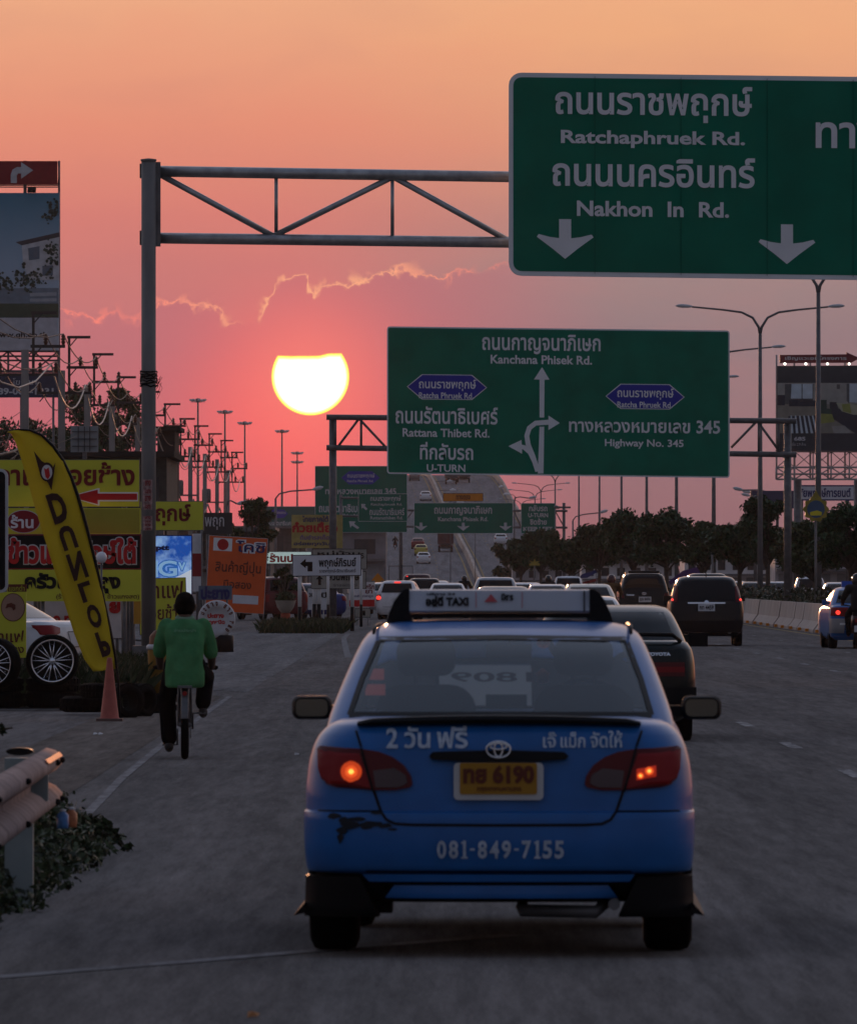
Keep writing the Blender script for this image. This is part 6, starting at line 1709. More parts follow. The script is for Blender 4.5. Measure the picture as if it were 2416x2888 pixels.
mb = MB(); C.mesh(mb, zc, 0, True, False, NS, skip, us); mb.build('cabin', M_TAXI, TX, sharp=45)
CI = Shell([(z, w - .035, a + .05, b - .05) for z, w, a, b in TC[:-2]], .17, .05, .2)
mb = MB(); CI.mesh(mb, zc[:13], 0, True, False, NS, skip, us); mb.build('headliner', M_CABIN, TX)
mb = MB(); mb.box((0, 2.0, .80), (1.3, 2.6, .05)); mb.build('cabin_floor', M_CABIN, TX)
def glass_patch(shell, u, z0, z1, fn, off, nz=8, nx=14):
    m_ = MB(); vs = []
    for i in range(nz + 1):
        z = z0 + (z1 - z0) * i / nz; w = shell.hw(z)
        for j in range(nx + 1):
            x = w * u * (2 * j / nx - 1); vs.append((x, fn(x, z) + off, z))
    m_.add(vs, [(i * (nx + 1) + j, i * (nx + 1) + j + 1, (i + 1) * (nx + 1) + j + 1, (i + 1) * (nx + 1) + j) for i in range(nz) for j in range(nx)], 0, True)
    return m_
glass_patch(C, .90, 1.045, 1.38, C.rear, .004).build('rear_window', M_WIN, TX)
glass_patch(C, .93, 1.04, 1.38, C.front, -.006).build('windscreen', M_WIN, TX)
mb = MB(); q = .885
C.strip(mb, [(-q * C.hw(1.05), 1.046), (-.3, 1.047), (0, 1.047), (.3, 1.047), (q * C.hw(1.05), 1.046)], .026, .012)
C.strip(mb, [(-q * C.hw(1.05), 1.045), (-q * C.hw(1.2), 1.2), (-q * C.hw(1.378), 1.378)], .022, .001); C.strip(mb, [(q * C.hw(1.05), 1.045), (q * C.hw(1.2), 1.2), (q * C.hw(1.378), 1.378)], .022, .001)
C.strip(mb, [(-q * C.hw(1.378), 1.376), (0, 1.384), (q * C.hw(1.378), 1.376)], .02, .001)
mb.build('window_seal', M_BLACK, TX)
for s in (-1, 1):
    mb = MB(); side_patch(mb, C, s, [(.10, 1.04), (.45, 1.04), (.45, 1.36), (.24, 1.36)], .004); side_patch(mb, C, s, [(.48, 1.04), (.88, 1.04), (.76, 1.36), (.48, 1.36)], .004); mb.build('side_window', M_GLASS_D, TX)
    # roof gutter seam
    mb = MB(); mb.tube([(s * .575, 1.30, 1.402), (s * .575, 1.5, 1.432), (s * .56, 2.0, 1.44)], .008, 6); mb.build('roof_seam', M_BLACK, TX)
# seats, mirror, dash, things in the windows
def seat(x, y, wide, name='front_seat', top=1.20):
    m_ = MB()
    m_.lathe([(0, 0)], 3) if False else None
    prof = round_rect(-wide / 2, .80, wide / 2, top - .04, .12, 6); n = len(prof)
    m_.add([(x + p[0], y, p[1]) for p in prof] + [(x + p[0] * .92, y + .13, p[1]) for p in prof], [tuple(range(n)), tuple(reversed(range(n, 2 * n)))] + [(i, (i + 1) % n, n + (i + 1) % n, n + i) for i in range(n)], 0, True)
    s_ = m_.build(name, M_SEAT, TX, sharp=40)
    m_ = MB(); prof = round_rect(-.135, top, .135, top + .175, .06, 6); n = len(prof)
    m_.add([(x + p[0], y + .01, p[1]) for p in prof] + [(x + p[0] * .9, y + .10, p[1]) for p in prof], [tuple(range(n)), tuple(reversed(range(n, 2 * n)))] + [(i, (i + 1) % n, n + (i + 1) % n, n + i) for i in range(n)], 0, True)
    m_.tube([(x - .05, y + .05, top - .06), (x - .05, y + .05, top + .02)], .01, 6); m_.tube([(x + .05, y + .05, top - .06), (x + .05, y + .05, top + .02)], .01, 6)
    m_.build('headrest', M_SEAT, s_)
seat(-.36, 2.15, .46); seat(.36, 2.15, .46)
mb = MB(); prof = round_rect(-.60, .80, .60, 1.055, .08, 5); n = len(prof)
mb.add([(p[0], 1.10, p[1]) for p in prof] + [(p[0], 1.28, p[1]) for p in prof], [tuple(range(n)), tuple(reversed(range(n, 2 * n)))] + [(i, (i + 1) % n, n + (i + 1) % n, n + i) for i in range(n)]); mb.build('rear_seat', M_SEAT, TX)
mb = MB(); mb.box((0, 2.95, 1.0), (1.3, .35, .10)); mb.tube([(.36, 2.7, 1.02), (.36, 2.65, 1.05)], .02, 6); mb.build('dashboard', M_CABIN, TX)
mb = MB(); mb.tube([(.36 + .18 * math.cos(a * .314), 2.62 + .06 * math.sin(a * .314), 1.02 + .16 * math.sin(a * .314)) for a in range(20)], .015, 6, closed=True); mb.build('steering_wheel', M_CABIN, TX)
mb = MB(); mb.box((.02, 2.32, 1.312), (.20, .03, .06)); mb.tube([(.02, 2.34, 1.33), (.02, 2.36, 1.37)], .01, 6); mb.build('inner_mirror', M_BLACK, TX)
mb = MB(); mb.box((.0, 2.70, 1.08), (.19, .03, .055)); mb.build('meter', M_BLACK, TX)
mb = MB(); mb.box((-.30 - .28, 1.9, 1.21), (.07, .02, .05)); mb.box((-.585, 1.9, 1.14), (.09, .02, .05)); mb.build('red_card', mat('pink_card', (.45, .10, .10), .6, emit=(.6, .12, .10), estr=.12), TX)
mb = MB(); vs = []
for i in range(5):
    z = 1.052 + (1.245 - 1.052) * i / 4
    for j in range(9): x = -.32 + (.115 + .32) * j / 8; vs.append((x, C.front(x, z) - .02, z))
mb.add(vs, [(i * 9 + j, i * 9 + j + 1, (i + 1) * 9 + j + 1, (i + 1) * 9 + j) for i in range(4) for j in range(8)]); mb.build('windscreen_sheet', M_SHEET, TX)
mb = MB(); put_text(mb, '1809', (-.256, 1.212, .12, 1.165), lambda a, b, lv: (a, C.front(a, b) - .035 - lv * .0008, b), 0, .02, True); mb.build('window_number', M_MAROON, TX)
mb = MB(); mb.lathe([(0, -.03), (.028, -.02), (.03, .02), (0, .04)], 10, (.17, 2.5, 1.19)); mb.build('hanging_charm', mat('charm_red', (.5, .08, .03), .5), TX)
# tail lamps
LPL = [(tx(897), tz(2112)), (tx(905), tz(2106)), (tx(960), tz(2108)), (tx(1012), tz(2113)), (tx(1062), tz(2120)), (tx(1105), tz(2136)), (tx(1138), tz(2160)), (tx(1158), tz(2190)), (tx(1162), tz(2214)), (tx(1150), tz(2226)), (tx(1112), tz(2230)), (tx(1050), tz(2230)), (tx(960), tz(2226)), (tx(915), tz(2214)), (tx(900), tz(2170))]
for s in (1, -1):
    pl_ = [(s * x, z) for x, z in LPL]
    mb = MB(); B.patch(mb, pl_, .014, .06, 16, 16)
    lo = mb.build('tail_lamp', M_TAIL_D, TX)
    cx = tx(988) * s; cz = tz(2178)
    circ = lambda r, cx=cx, cz=cz: [(cx + r * math.cos(a * .35), cz + r * math.sin(a * .35)) for a in range(18)]
    # outer red half
    out = [(tx(902), tz(2116)), (tx(1008), tz(2118)), (tx(1045), tz(2224)), (tx(960), tz(2222)), (tx(916), tz(2210)), (tx(902), tz(2165))]
    mb = MB(); B.patch(mb, [(s * x, z) for x, z in out], .018, .01, 10, 10); mb.build('brake_lens', M_TAIL, lo)
    clear = [(tx(1050), tz(2172)), (tx(1110), tz(2168)), (tx(1142), tz(2186)), (tx(1148), tz(2212)), (tx(1120), tz(2222)), (tx(1058), tz(2222))]
    mb = MB(); B.patch(mb, [(s * x, z) for x, z in clear], .019, .01, 8, 8); mb.build('clear_lens', mat('smoked_lens', (.075, .05, .052), .35, spec=.25), lo)
    mb = MB(); B.strip(mb, [(s * tx(1016), tz(2110)), (s * tx(1050), tz(2232))], .010, .022); mb.build('lens_gap', M_BLACK, lo)
    if s == 1:
        mb = MB(); B.patch(mb, circ(.046), .022, .008, 8, 8); mb.build('lamp_ring', mat('lit_deep_orange', (.5, .05, .01), .3, emit=(1.0, .09, .015), estr=.42), lo)
        mb = MB(); B.patch(mb, circ(.026), .026, .008, 6, 6); mb.build('lamp_ring', mat('lit_orange', (.5, .1, .02), .3, emit=(1.0, .12, .02), estr=.75), lo)
        mb = MB(); B.patch(mb, circ(.011), .030, .008, 4, 4); mb.build('lit_bulb', mat('lit_amber_core', (.5, .2, .05), .3, emit=(1.0, .38, .06), estr=2.2), lo)
    else:
        for (px, py, r) in ((1831, 2176, .018), (1806, 2189, .014)):
            mb = MB(); B.patch(mb, [(tx(px) + r * math.cos(a * .35), tz(py) + r * math.sin(a * .35)) for a in range(18)], .024, .008, 5, 5); mb.build('lit_bulb', MATS.get('lit_orange'), lo)
            mb = MB(); B.patch(mb, [(tx(px) + r * .4 * math.cos(a * .35), tz(py) + r * .4 * math.sin(a * .35)) for a in range(18)], .028, .008, 4, 4); mb.build('lit_bulb', MATS.get('lit_amber_core'), lo)
        mb = MB(); B.patch(mb, [(tx(1795), tz(2168)), (tx(1850), tz(2160)), (tx(1850), tz(2192)), (tx(1795), tz(2202))], .021, .008, 4, 6); mb.build('lamp_glow', mat('lit_dim_red', (.4, .03, .01), .3, emit=(1.0, .05, .02), estr=.22), lo)
# boot seams
mb = MB()
for s in (1, -1):
    B.strip(mb, [(s * tx(1000), tz(2062)), (s * tx(1016), tz(2108))], .010, .003)
    B.strip(mb, [(s * tx(1052), tz(2230)), (s * tx(1072), tz(2288)), (s * tx(1088), tz(2312)), (s * tx(1112), tz(2324)), (s * tx(1160), tz(2327)), (0, tz(2328))], .012, .003)
    B.strip(mb, [(s * tx(893), tz(2289)), (s * tx(1072), tz(2289))], .007, .006)
B.strip(mb, [(tx(1030), tz(2460)), (tx(1780), tz(2460))], .008, .004)
mb.build('boot_seam', M_BLACK, TX)
# spoiler
mb = MB(); n = 20; vs = []
for i in range(n + 1):
    u = -1 + 2 * i / n; x = u * .615
    zt = 1.052 - .018 * u * u - (.010 if abs(u) > .95 else 0); zb = 1.018 - .010 * u * u
    y = B.rear(x, 1.0) - .02
    vs += [(x, y, zt), (x, y - .012, (zt + zb) / 2), (x, y, zb), (x, y + .12, zb), (x, y + .16, zt)]
fs = []
for i in range(n):
    for k in range(5): fs.append((i * 5 + k, i * 5 + (k + 1) % 5, (i + 1) * 5 + (k + 1) % 5, (i + 1) * 5 + k))
fs += [tuple(range(5)), tuple(n * 5 + k for k in reversed(range(5)))]
mb.add(vs, fs); mb.build('spoiler', M_BLACK, TX)
# garnish, badge, plate, lettering
mb = MB(); B.patch(mb, [(tx(1207), tz(2134)), (tx(1220), tz(2121)), (tx(1300), tz(2117)), (tx(1405), tz(2116)), (tx(1510), tz(2117)), (tx(1590), tz(2121)), (tx(1604), tz(2134)), (tx(1590), tz(2146)), (tx(1500), tz(2149)), (tx(1310), tz(2149)), (tx(1220), tz(2146))], .03, .04, 6, 16); mb.build('garnish', M_PLASTIC, TX)
bx, bzc = tx(1405), tz(2115)
mb = MB(); q = B.rear(bx, bzc) - .042
ring = lambda rx, rz, cx=0, cz=0: [(bx + cx + rx * math.cos(a * .2618), q, bzc + cz + rz * math.sin(a * .2618)) for a in range(24)]
mb.tube(ring(.052, .035), .0052, 6, closed=True); mb.tube(ring(.018, .031), .0048, 6, closed=True); mb.tube(ring(.037, .013, 0, .014), .0048, 6, closed=True); mb.build('badge', M_CHROME, TX)
mb = MB(); mb.prism(round_rect(tx(1279), tz(2257), tx(1532), tz(2152), .02), 0, .012); po = mb.build('number_plate', mat('plate_frame_grey', (.42, .43, .44), .4, .2), TX, (0, B.rear(0, .78) - .03, 0))
mb = MB(); mb.prism(round_rect(tx(1296), tz(2241), tx(1514), tz(2152), .01), -.006, -.001); mb.build('plate_face', M_PLATE_Y, po)
mb = MB(); put_text(mb, 'ทย 6190', (tx(1306), tz(2158), tx(1506), tz(2212)), lambda a, b, lv: (a, -.010 - lv * .0006, b), 0, .05); put_text(mb, 'กรุงเทพมหานคร', (tx(1345), tz(2220), tx(1470), tz(2236)), lambda a, b, lv: (a, -.010 - lv * .0006, b), 0, .02); mb.build('lettering', M_BROWN, po)
mb = MB()
B.text(mb, '2', (tx(1087), tz(2055), tx(1120), tz(2112)), .010, .025); B.text(mb, 'วัน', (tx(1138), tz(2050), tx(1212), tz(2112)), .010, .025); B.text(mb, 'ฟรี', (tx(1230), tz(2048), tx(1318), tz(2112)), .010, .025)
B.text(mb, 'เจ๊', (tx(1530), tz(2066), tx(1568), tz(2110)), .010, .02); B.text(mb, 'แม็ก', (tx(1580), tz(2066), tx(1650), tz(2110)), .010, .02); B.text(mb, 'จัดให้', (tx(1664), tz(2062), tx(1754), tz(2110)), .010, .02)
mb.build('boot_lettering', M_TAXIW, TX)
mb = MB()
x = 1230
for ch in '081-849-7155':
    w = 22 if ch == '-' else (24 if ch == '1' else 33)
    if ch == '-': B.text(mb, ch, (tx(x + 3), tz(2393), tx(x + w - 6), tz(2399)), .010, .02)
    elif ch == '1':
        B.text(mb, ch, (tx(x + 8), tz(2371), tx(x + 16), tz(2422)), .010, .02)
        B.text(mb, '-', (tx(x + 3), tz(2417), tx(x + 21), tz(2422)), .010, .0); B.text(mb, '-', (tx(x + 3), tz(2375), tx(x + 10), tz(2380)), .010, .0)
    else: B.text(mb, ch, (tx(x + 2), tz(2371), tx(x + w - 5), tz(2422)), .010, .03)
    x += w + .8
mb.build('phone_lettering', M_TAXIW, TX)
# scuffed left corner of the bumper
rr = random.Random(12); mb = MB()
for (cx, cy, w, h_) in ((940, 2303, 26, 10), (965, 2315, 18, 14), (985, 2328, 32, 16), (962, 2345, 18, 16), (957, 2365, 10, 16), (1000, 2312, 30, 8), (1050, 2325, 30, 12), (1030, 2332, 22, 14), (1085, 2330, 26, 9), (1060, 2293, 24, 6), (1105, 2340, 16, 5)):
    pts = [(tx(cx + w * rr.uniform(.55, 1.05) * math.cos(a * .57)), tz(cy + h_ * rr.uniform(.45, 1.05) * math.sin(a * .57))) for a in range(11)]
    B.patch(mb, pts, .0035 + .0005 * rr.random(), .002, 6, 6)
mb.build('scuff', mat('scraped_plastic', (.014, .017, .024), .8), TX)
# roof sign
RY = 1.85
kr = (YT + RY) / F
rx = lambda px: (px - 1405) * kr - .036; rz = lambda py: H - (py - HY) * kr
mb = MB(); z0, z1 = rz(1729), rz(1665)
prof = [(0, z0), (-.02, z0 + .01), (-.005, z1), (.05, z1 + .004), (.12, z0 + .01), (.10, z0)]
xa, xb = rx(1158), rx(1668)
n = len(prof)
mb.add([(xa, RY + p[0], p[1]) for p in prof] + [(xb, RY + p[0], p[1]) for p in prof], [tuple(reversed(range(n))), tuple(range(n, 2 * n))] + [(i, (i + 1) % n, n + (i + 1) % n, n + i) for i in range(n)])
rs = mb.build('roof_sign', mat('roof_sign_white', (.44, .48, .54), .35, var=.05), TX)
def fin(pts, nm='sign_fin'):
    m_ = MB(); m_.prism([(rx(a), rz(b)) for a, b in pts], RY - .02, RY + .16); m_.build(nm, M_PLASTIC, TX)
fin([(1096, 1757), (1104, 1728), (1118, 1695), (1135, 1672), (1150, 1662), (1161, 1661), (1161, 1728), (1168, 1735), (1168, 1757)])
fin([(1736, 1757), (1727, 1728), (1712, 1695), (1697, 1672), (1682, 1662), (1668, 1661), (1668, 1728), (1662, 1735), (1662, 1757)])
mb = MB(); mb.box(((xa + xb) / 2, RY + .06, z0 - .012), (xb - xa, .12, .022)); mb.build('sign_base', M_PLASTIC, TX)
fy = lambda z: RY - .02 + (z - z0 - .01) / (z1 - z0) * .015 - .004
mb = MB(); mb.prism([(rx(1652), z0 + .005), (rx(1656), z0 + .005), (rx(1656), z1 - .002), (rx(1652), z1 - .002)], RY - .03, RY - .01); mb.build('sign_end_strip', M_BLACK, rs)
tts = lambda a, b, lv: (a, fy(b) - .004 - lv * .0006, b)
mb = MB(); put_text(mb, 'อยู่ดี TAXI', (rx(1207), rz(1680), rx(1328), rz(1714)), tts, 0, .06); put_text(mb, 'บริการ 24', (rx(1210), rz(1672), rx(1290), rz(1679)), tts, 0, .05)
put_text(mb, 'มิตร', (rx(1420), rz(1674), rx(1454), rz(1694)), tts, 0, .06); mb.build('lettering', M_BLACK, rs)
mb = MB(); tri = [(1391, 1675), (1410, 1698), (1372, 1698)]; mb.add([tts(rx(a), rz(b), 0) for a, b in tri], [(0, 1, 2)])
for (a, b, c, d) in ((1348, 1670, 1350, 1714), (1478, 1670, 1480, 1714)): mb.add([tts(rx(a), rz(b), 1), tts(rx(c), rz(b), 1), tts(rx(c), rz(d), 1), tts(rx(a), rz(d), 1)], [(0, 1, 2, 3)])
mb.build('red_triangle', mat('sign_print_red', (.45, .08, .09), .5), rs)
# mirrors
for s in (-1, 1):
    m_ = MB(); zc_ = 1.045; xc = s * .905
    prof = round_rect(-.092, -.055, .092, .055, .036, 6); n = len(prof)
    vs = []
    for sc, yy in ((.86, 2.78), (1, 2.80), (1, 2.86), (.75, 2.95), (.3, 2.99)):
        vs += [(xc + p[0] * sc, yy, zc_ + p[1] * sc) for p in prof]
    m_.add(vs, [(i * n + k, i * n + (k + 1) % n, (i + 1) * n + (k + 1) % n, (i + 1) * n + k) for i in range(4) for k in range(n)] + [tuple(range(n)), tuple(reversed(range(4 * n, 5 * n)))], 0, True)
    m_.box((s * .79, 2.86, 1.03), (.12, .08, .05))
    mo = m_.build('side_mirror', M_PLASTIC, TX, sharp=40)
    m_ = MB(); prof = round_rect(-.074, -.040, .074, .040, .026, 6); n = len(prof)
    m_.add([(xc + p[0], 2.772, zc_ + p[1]) for p in prof], [tuple(range(n))]); m_.build('mirror_glass', mat('mirror_silver', (.16, .19, .18), .05, 1.0, var=.02), mo)
for yy in (.93, 3.53):
    for s in (-1, 1): wheel(TX, s * .735, yy, .318, .215)
mb = MB(); mb.tube([(.10, .35, .215), (.10, .18, .205), (.42, .14, .20), (.46, .20, .24)], .03, 8); mb.tube([(.50, .05, .235), (.50, .5, .235)], .026, 10); mb.build('exhaust', M_STEEL_D, TX)
mb = MB(); mb.box((-.52, .5, .21), (.10, .3, .05)); mb.tube([(-.75, .93, .30), (.75, .93, .30)], .05, 8); mb.build('axle', M_BLACK, TX)

# ------------------------------------------------------------------ people and two-wheelers
M_SKIN = mat('skin', (.075, .040, .026), .6, var=.08)
M_HAIR = mat('black_hair', (.004, .0035, .0035), .8, spec=.03)
M_TROUSER = mat('black_trousers', (.005, .005, .006), .95, spec=.02)
M_SHIRT = mat('green_shirt', (.058, .180, .075), .9, var=.22, vscale=7, bump=.9, bscale=7, spec=.03)
M_COLLAR = mat('pale_collar', (.14, .22, .15), .85)
M_SHOE = mat('dark_shoes', (.03, .027, .026), .7)


def blob(name, segs, m, parent, voxel=.012, smooth=6, loc=(0, 0, 0)):
    """one continuous surface grown round tapered segments: (a, ra, b, rb, flatten-in-y)"""
    mb = MB()
    for s in segs:
        if s[0] == 'loft':
            N_ = 24; vs = []
            for z, cy, rx, ry in s[1]:
                for k in range(N_):
                    th = 2 * math.pi * k / N_; c, q = math.cos(th), math.sin(th)
                    vs.append((rx * math.copysign(abs(c) ** .8, c) + .006 * math.sin(3 * th + z * 40), cy + ry * math.copysign(abs(q) ** .8, q) + .006 * math.sin(5 * th + z * 25), z))
            R_ = len(s[1])
            mb.add(vs, [(i * N_ + k, i * N_ + (k + 1) % N_, (i + 1) * N_ + (k + 1) % N_, (i + 1) * N_ + k) for i in range(R_ - 1) for k in range(N_)] + [tuple(reversed(range(N_))), tuple((R_ - 1) * N_ + k for k in range(N_))])
            continue
        a, ra, b, rb = Vector(s[0]), s[1], Vector(s[2]), s[3]
        fy = s[4] if len(s) > 4 else 1.0
        n = max(5, int((b - a).length / (.5 * min(ra, rb) + .004)) + 2); n = min(n, 26)
        d = (b - a); L_ = d.length; d = d.normalized() if L_ > 1e-6 else Vector((0, 0, 1))
        o = d.orthogonal().normalized() if abs(d.y) > .9 else (Vector((0, 1, 0)) - d * d.y).normalized()
        q = d.cross(o)
        rings = [(a - d * ra * math.cos(t), ra * math.sin(t)) for t in (0.15, .5, .95)] + [(a + d * L_ * i / n, ra + (rb - ra) * i / n) for i in range(n + 1)] + [(b + d * rb * math.cos(t), rb * math.sin(t)) for t in (.95, .5, .15)]
        N_ = 14; vs = []
        for c, r in rings:
            for k in range(N_):
                th = 2 * math.pi * k / N_
                vs.append(c + o * (r * fy * math.cos(th)) + q * (r * math.sin(th)))
        R_ = len(rings)
        fs = [(i * N_ + k, i * N_ + (k + 1) % N_, (i + 1) * N_ + (k + 1) % N_, (i + 1) * N_ + k) for i in range(R_ - 1) for k in range(N_)]
        fs += [tuple(reversed(range(N_))), tuple((R_ - 1) * N_ + k for k in range(N_))]
        mb.add(vs, fs)
    o_ = mb.build('tmp', m)
    md = o_.modifiers.new('r', 'REMESH'); md.mode = 'VOXEL'; md.voxel_size = voxel
    if smooth:
        ms = o_.modifiers.new('s', 'SMOOTH'); ms.iterations = smooth; ms.factor = .5
    dg = bpy.context.evaluated_depsgraph_get()
    me = bpy.data.meshes.new_from_object(o_.evaluated_get(dg))
    old = o_.data; bpy.data.objects.remove(o_); bpy.data.meshes.remove(old)
    me.name = name
    me.polygons.foreach_set('use_smooth', [True] * len(me.polygons))
    me.materials.clear(); me.materials.append(m)
    return link(name, me, parent, loc)


def hand(segs, w, dirv, out, s=1.0, side=1):
    """palm, four curled fingers round a grip and a thumb, added to the body's segments"""
    d = Vector(dirv).normalized(); o = Vector(out).normalized(); dn = d.cross(o)
    w = Vector(w); palm = w + d * .05 * s
    segs.append((w, .024 * s, palm, .030 * s, .8))
    for i, ln in enumerate((.062, .072, .066, .05)):
        b = palm + o * ((i - 1.5) * .020 * s) + d * .024 * s
        k1 = b + d * ln * .45 * s + dn * .012 * s; k2 = k1 + d * ln * .2 * s - dn * -.03 * s
        segs.append((b, .0095 * s, k1, .009 * s)); segs.append((k1, .009 * s, k2, .008 * s))
    tb = w + o * (-.03 * side * s) + d * .03 * s
    segs.append((tb, .011 * s, tb + d * .035 * s + dn * .03 * s - o * .01 * side * s, .009 * s))


YB_ = 77.2
CY = thing('bicycle', 'dark bicycle with a wide rear tyre under the rider in green', 'bicycle', ((521 - CX) * YB_ / F, YB_, 0), math.radians(1.5))
def bwheel(y, r):
    mb = MB(); pts = [(0, r * math.cos(a * math.pi / 18), r * math.sin(a * math.pi / 18)) for a in range(36)]
    mb.tube(pts, .036, 10, closed=True); o = mb.build('wheel', M_RUBBER, CY, (0, y, r + .036))
    mb = MB(); mb.tube([(0, (r - .035) * math.cos(a * math.pi / 18), (r - .035) * math.sin(a * math.pi / 18)) for a in range(36)], .012, 6, closed=True)
    for a in range(14):
        t = a * math.pi / 7; mb.tube([(.02 * (-1) ** a, .02 * math.cos(t), .02 * math.sin(t)), (0, (r - .035) * math.cos(t), (r - .035) * math.sin(t))], .002, 3)
    mb.tube([(-.06, 0, 0), (.06, 0, 0)], .018, 8); mb.build('rim', M_STEEL_D, o)
bwheel(0, .279); bwheel(1.02, .279)
M_FRAME = mat('bike_frame_paint', (.02, .022, .03), .4, var=.2)
mb = MB()
seatp, bb_, head = (0, .26, .70), (0, .42, .27), (0, .82, .80)
for a, b, r in (((-.06, 0, .315), bb_, .010), ((.06, 0, .315), bb_, .010), ((-.05, 0, .315), (0, .27, .64), .009), ((.05, 0, .315), (0, .27, .64), .009), (bb_, (0, .25, .80), .016), (bb_, (0, .84, .70), .018), ((0, .27, .64), head, .016), ((0, .84, .66), (0, .80, .89), .016), ((-.05, .86, .66), (-.05, 1.02, .315), .011), ((.05, .86, .66), (.05, 1.02, .315), .011)):
    mb.tube([a, b], r, 8)
mb.build('frame', M_FRAME, CY)
mb = MB(); mb.tube([(-.27, .66, .83), (-.19, .74, .86), (0, .80, .90), (.20, .74, .86), (.28, .66, .83)], .013, 8); mb.tube([(-.28, .63, .825), (-.22, .70, .845)], .018, 8); mb.tube([(.29, .63, .825), (.23, .70, .845)], .018, 8); mb.build('handlebar', M_BLACK, CY)
mb = MB(); mb.add([(p[0] * sc, .22 + yy, .80 + zz) for sc, yy, zz in ((.06, .28, .0), (.35, .2, .01), (.9, .02, .01), (1, -.06, 0), (.8, -.1, -.03)) for p in ((-.11, 0), (-.05, 0), (.05, 0), (.11, 0))], [(i * 4 + k, i * 4 + k + 1, i * 4 + k + 5, i * 4 + k + 4) for i in range(4) for k in range(3)], 0, True); mb.box((0, .22, .775), (.16, .2, .05)); mb.build('saddle', M_BLACK, CY)
mb = MB(); n = 12; vs = []
for i in range(n + 1):
    t = math.radians(60 + 110 * i / n); vs += [(-.034, .335 * math.cos(t), .315 + .335 * math.sin(t)), (.034, .335 * math.cos(t), .315 + .335 * math.sin(t)), (.03, .34 * math.cos(t), .32 + .34 * math.sin(t)), (-.03, .34 * math.cos(t), .32 + .34 * math.sin(t))]
mb.add(vs, [(i * 4 + k, i * 4 + (k + 1) % 4, i * 4 + 4 + (k + 1) % 4, i * 4 + 4 + k) for i in range(n) for k in range(4)]); mb.build('mudguard', M_STEEL_D, CY)
mb = MB(); mb.box((0, -.06, .66), (.13, .36, .02)); mb.tube([(-.06, -.2, .65), (-.06, 0, .32)], .007, 6); mb.tube([(.06, -.2, .65), (.06, 0, .32)], .007, 6); mb.build('rack', M_STEEL_D, CY)
mb = MB(); mb.prism(ellipse(0, 0, .022, .022, 12), -.245, -.235); o = mb.build('reflector', M_TAIL, CY, (0, 0, .60))
ca = math.radians(-62)
pl_, prr = Vector((-.13, .42 + .16 * math.cos(ca), .27 + .165 * math.sin(ca))), Vector((.13, .42 - .16 * math.cos(ca), .27 - .165 * math.sin(ca)))
mb = MB(); mb.tube([(-.07, .42, .27), (-.07, pl_.y, pl_.z), pl_], .010, 6); mb.box(pl_ + Vector((-.03, 0, 0)), (.09, .07, .02)); mb.tube([(.07, .42, .27), (.07, prr.y, prr.z), prr], .010, 6); mb.box(prr + Vector((.03, 0, 0)), (.09, .07, .02)); mb.lathe([(.02, -.005), (.09, -.005), (.09, .005), (.02, .005)], 20, (.05, .42, .27), 'X'); mb.build('pedals', M_STEEL_D, CY)

PE = thing('person', 'cyclist seen from behind in a green shirt and black trousers', 'person', CY.location, CY.rotation_euler.z)
hip = Vector((0, .20, .86))
lk, rk = Vector((-.165, .46, .56)), Vector((.19, .60, .74))
la, ra_ = Vector((-.145, .46, .155)), Vector((.165, .38, .47))
ls, rs_ = Vector((-.185, .34, 1.205)), Vector((.185, .34, 1.205))
lel, rel = Vector((-.232, .38, .945)), Vector((.242, .38, .935))
lw_, rw_ = Vector((-.225, .60, .83)), Vector((.245, .60, .83))
segs = [(hip + Vector((-.06, 0, 0)), .125, hip + Vector((.06, 0, 0)), .125), (hip, .10, (0, .27, 1.08), .095), ((0, .28, 1.05), .09, (0, .34, 1.18), .09), ((-.1, .345, 1.17), .06, (.1, .345, 1.17), .06),
        ((0, .35, 1.25), .055, (0, .38, 1.33), .052), ((0, .40, 1.37), .088, (0, .405, 1.415), .088), ((0, .45, 1.33), .055, (0, .44, 1.37), .07), ((0, .50, 1.36), .014, (0, .487, 1.40), .012),
        ((-.088, .40, 1.36), .016, (-.090, .40, 1.395), .018), ((.088, .40, 1.36), .016, (.090, .40, 1.395), .018),
        (ls, .052, lel, .044), (lel, .045, lw_, .030), (rs_, .052, rel, .044), (rel, .045, rw_, .030),
        (hip + Vector((-.09, .02, -.03)), .092, lk, .062), (lk, .060, la, .040), (hip + Vector((.09, .02, -.03)), .092, rk, .062), (rk, .060, ra_, .040), (la, .038, la + Vector((0, .10, -.035)), .03), (ra_, .038, ra_ + Vector((0, .10, -.035)), .03)]
hand(segs, lw_, (-.05, .8, .12), (1, .1, 0), 1, -1); hand(segs, rw_, (.05, .8, .12), (1, -.1, 0), 1, 1)
blob('body', segs, M_SKIN, PE, .009, 3)
blob('hair', [((0, .385, 1.385), .097, (0, .40, 1.43), .093), ((0, .345, 1.365), .060, (0, .36, 1.41), .085)], M_HAIR, PE, .010, 4)
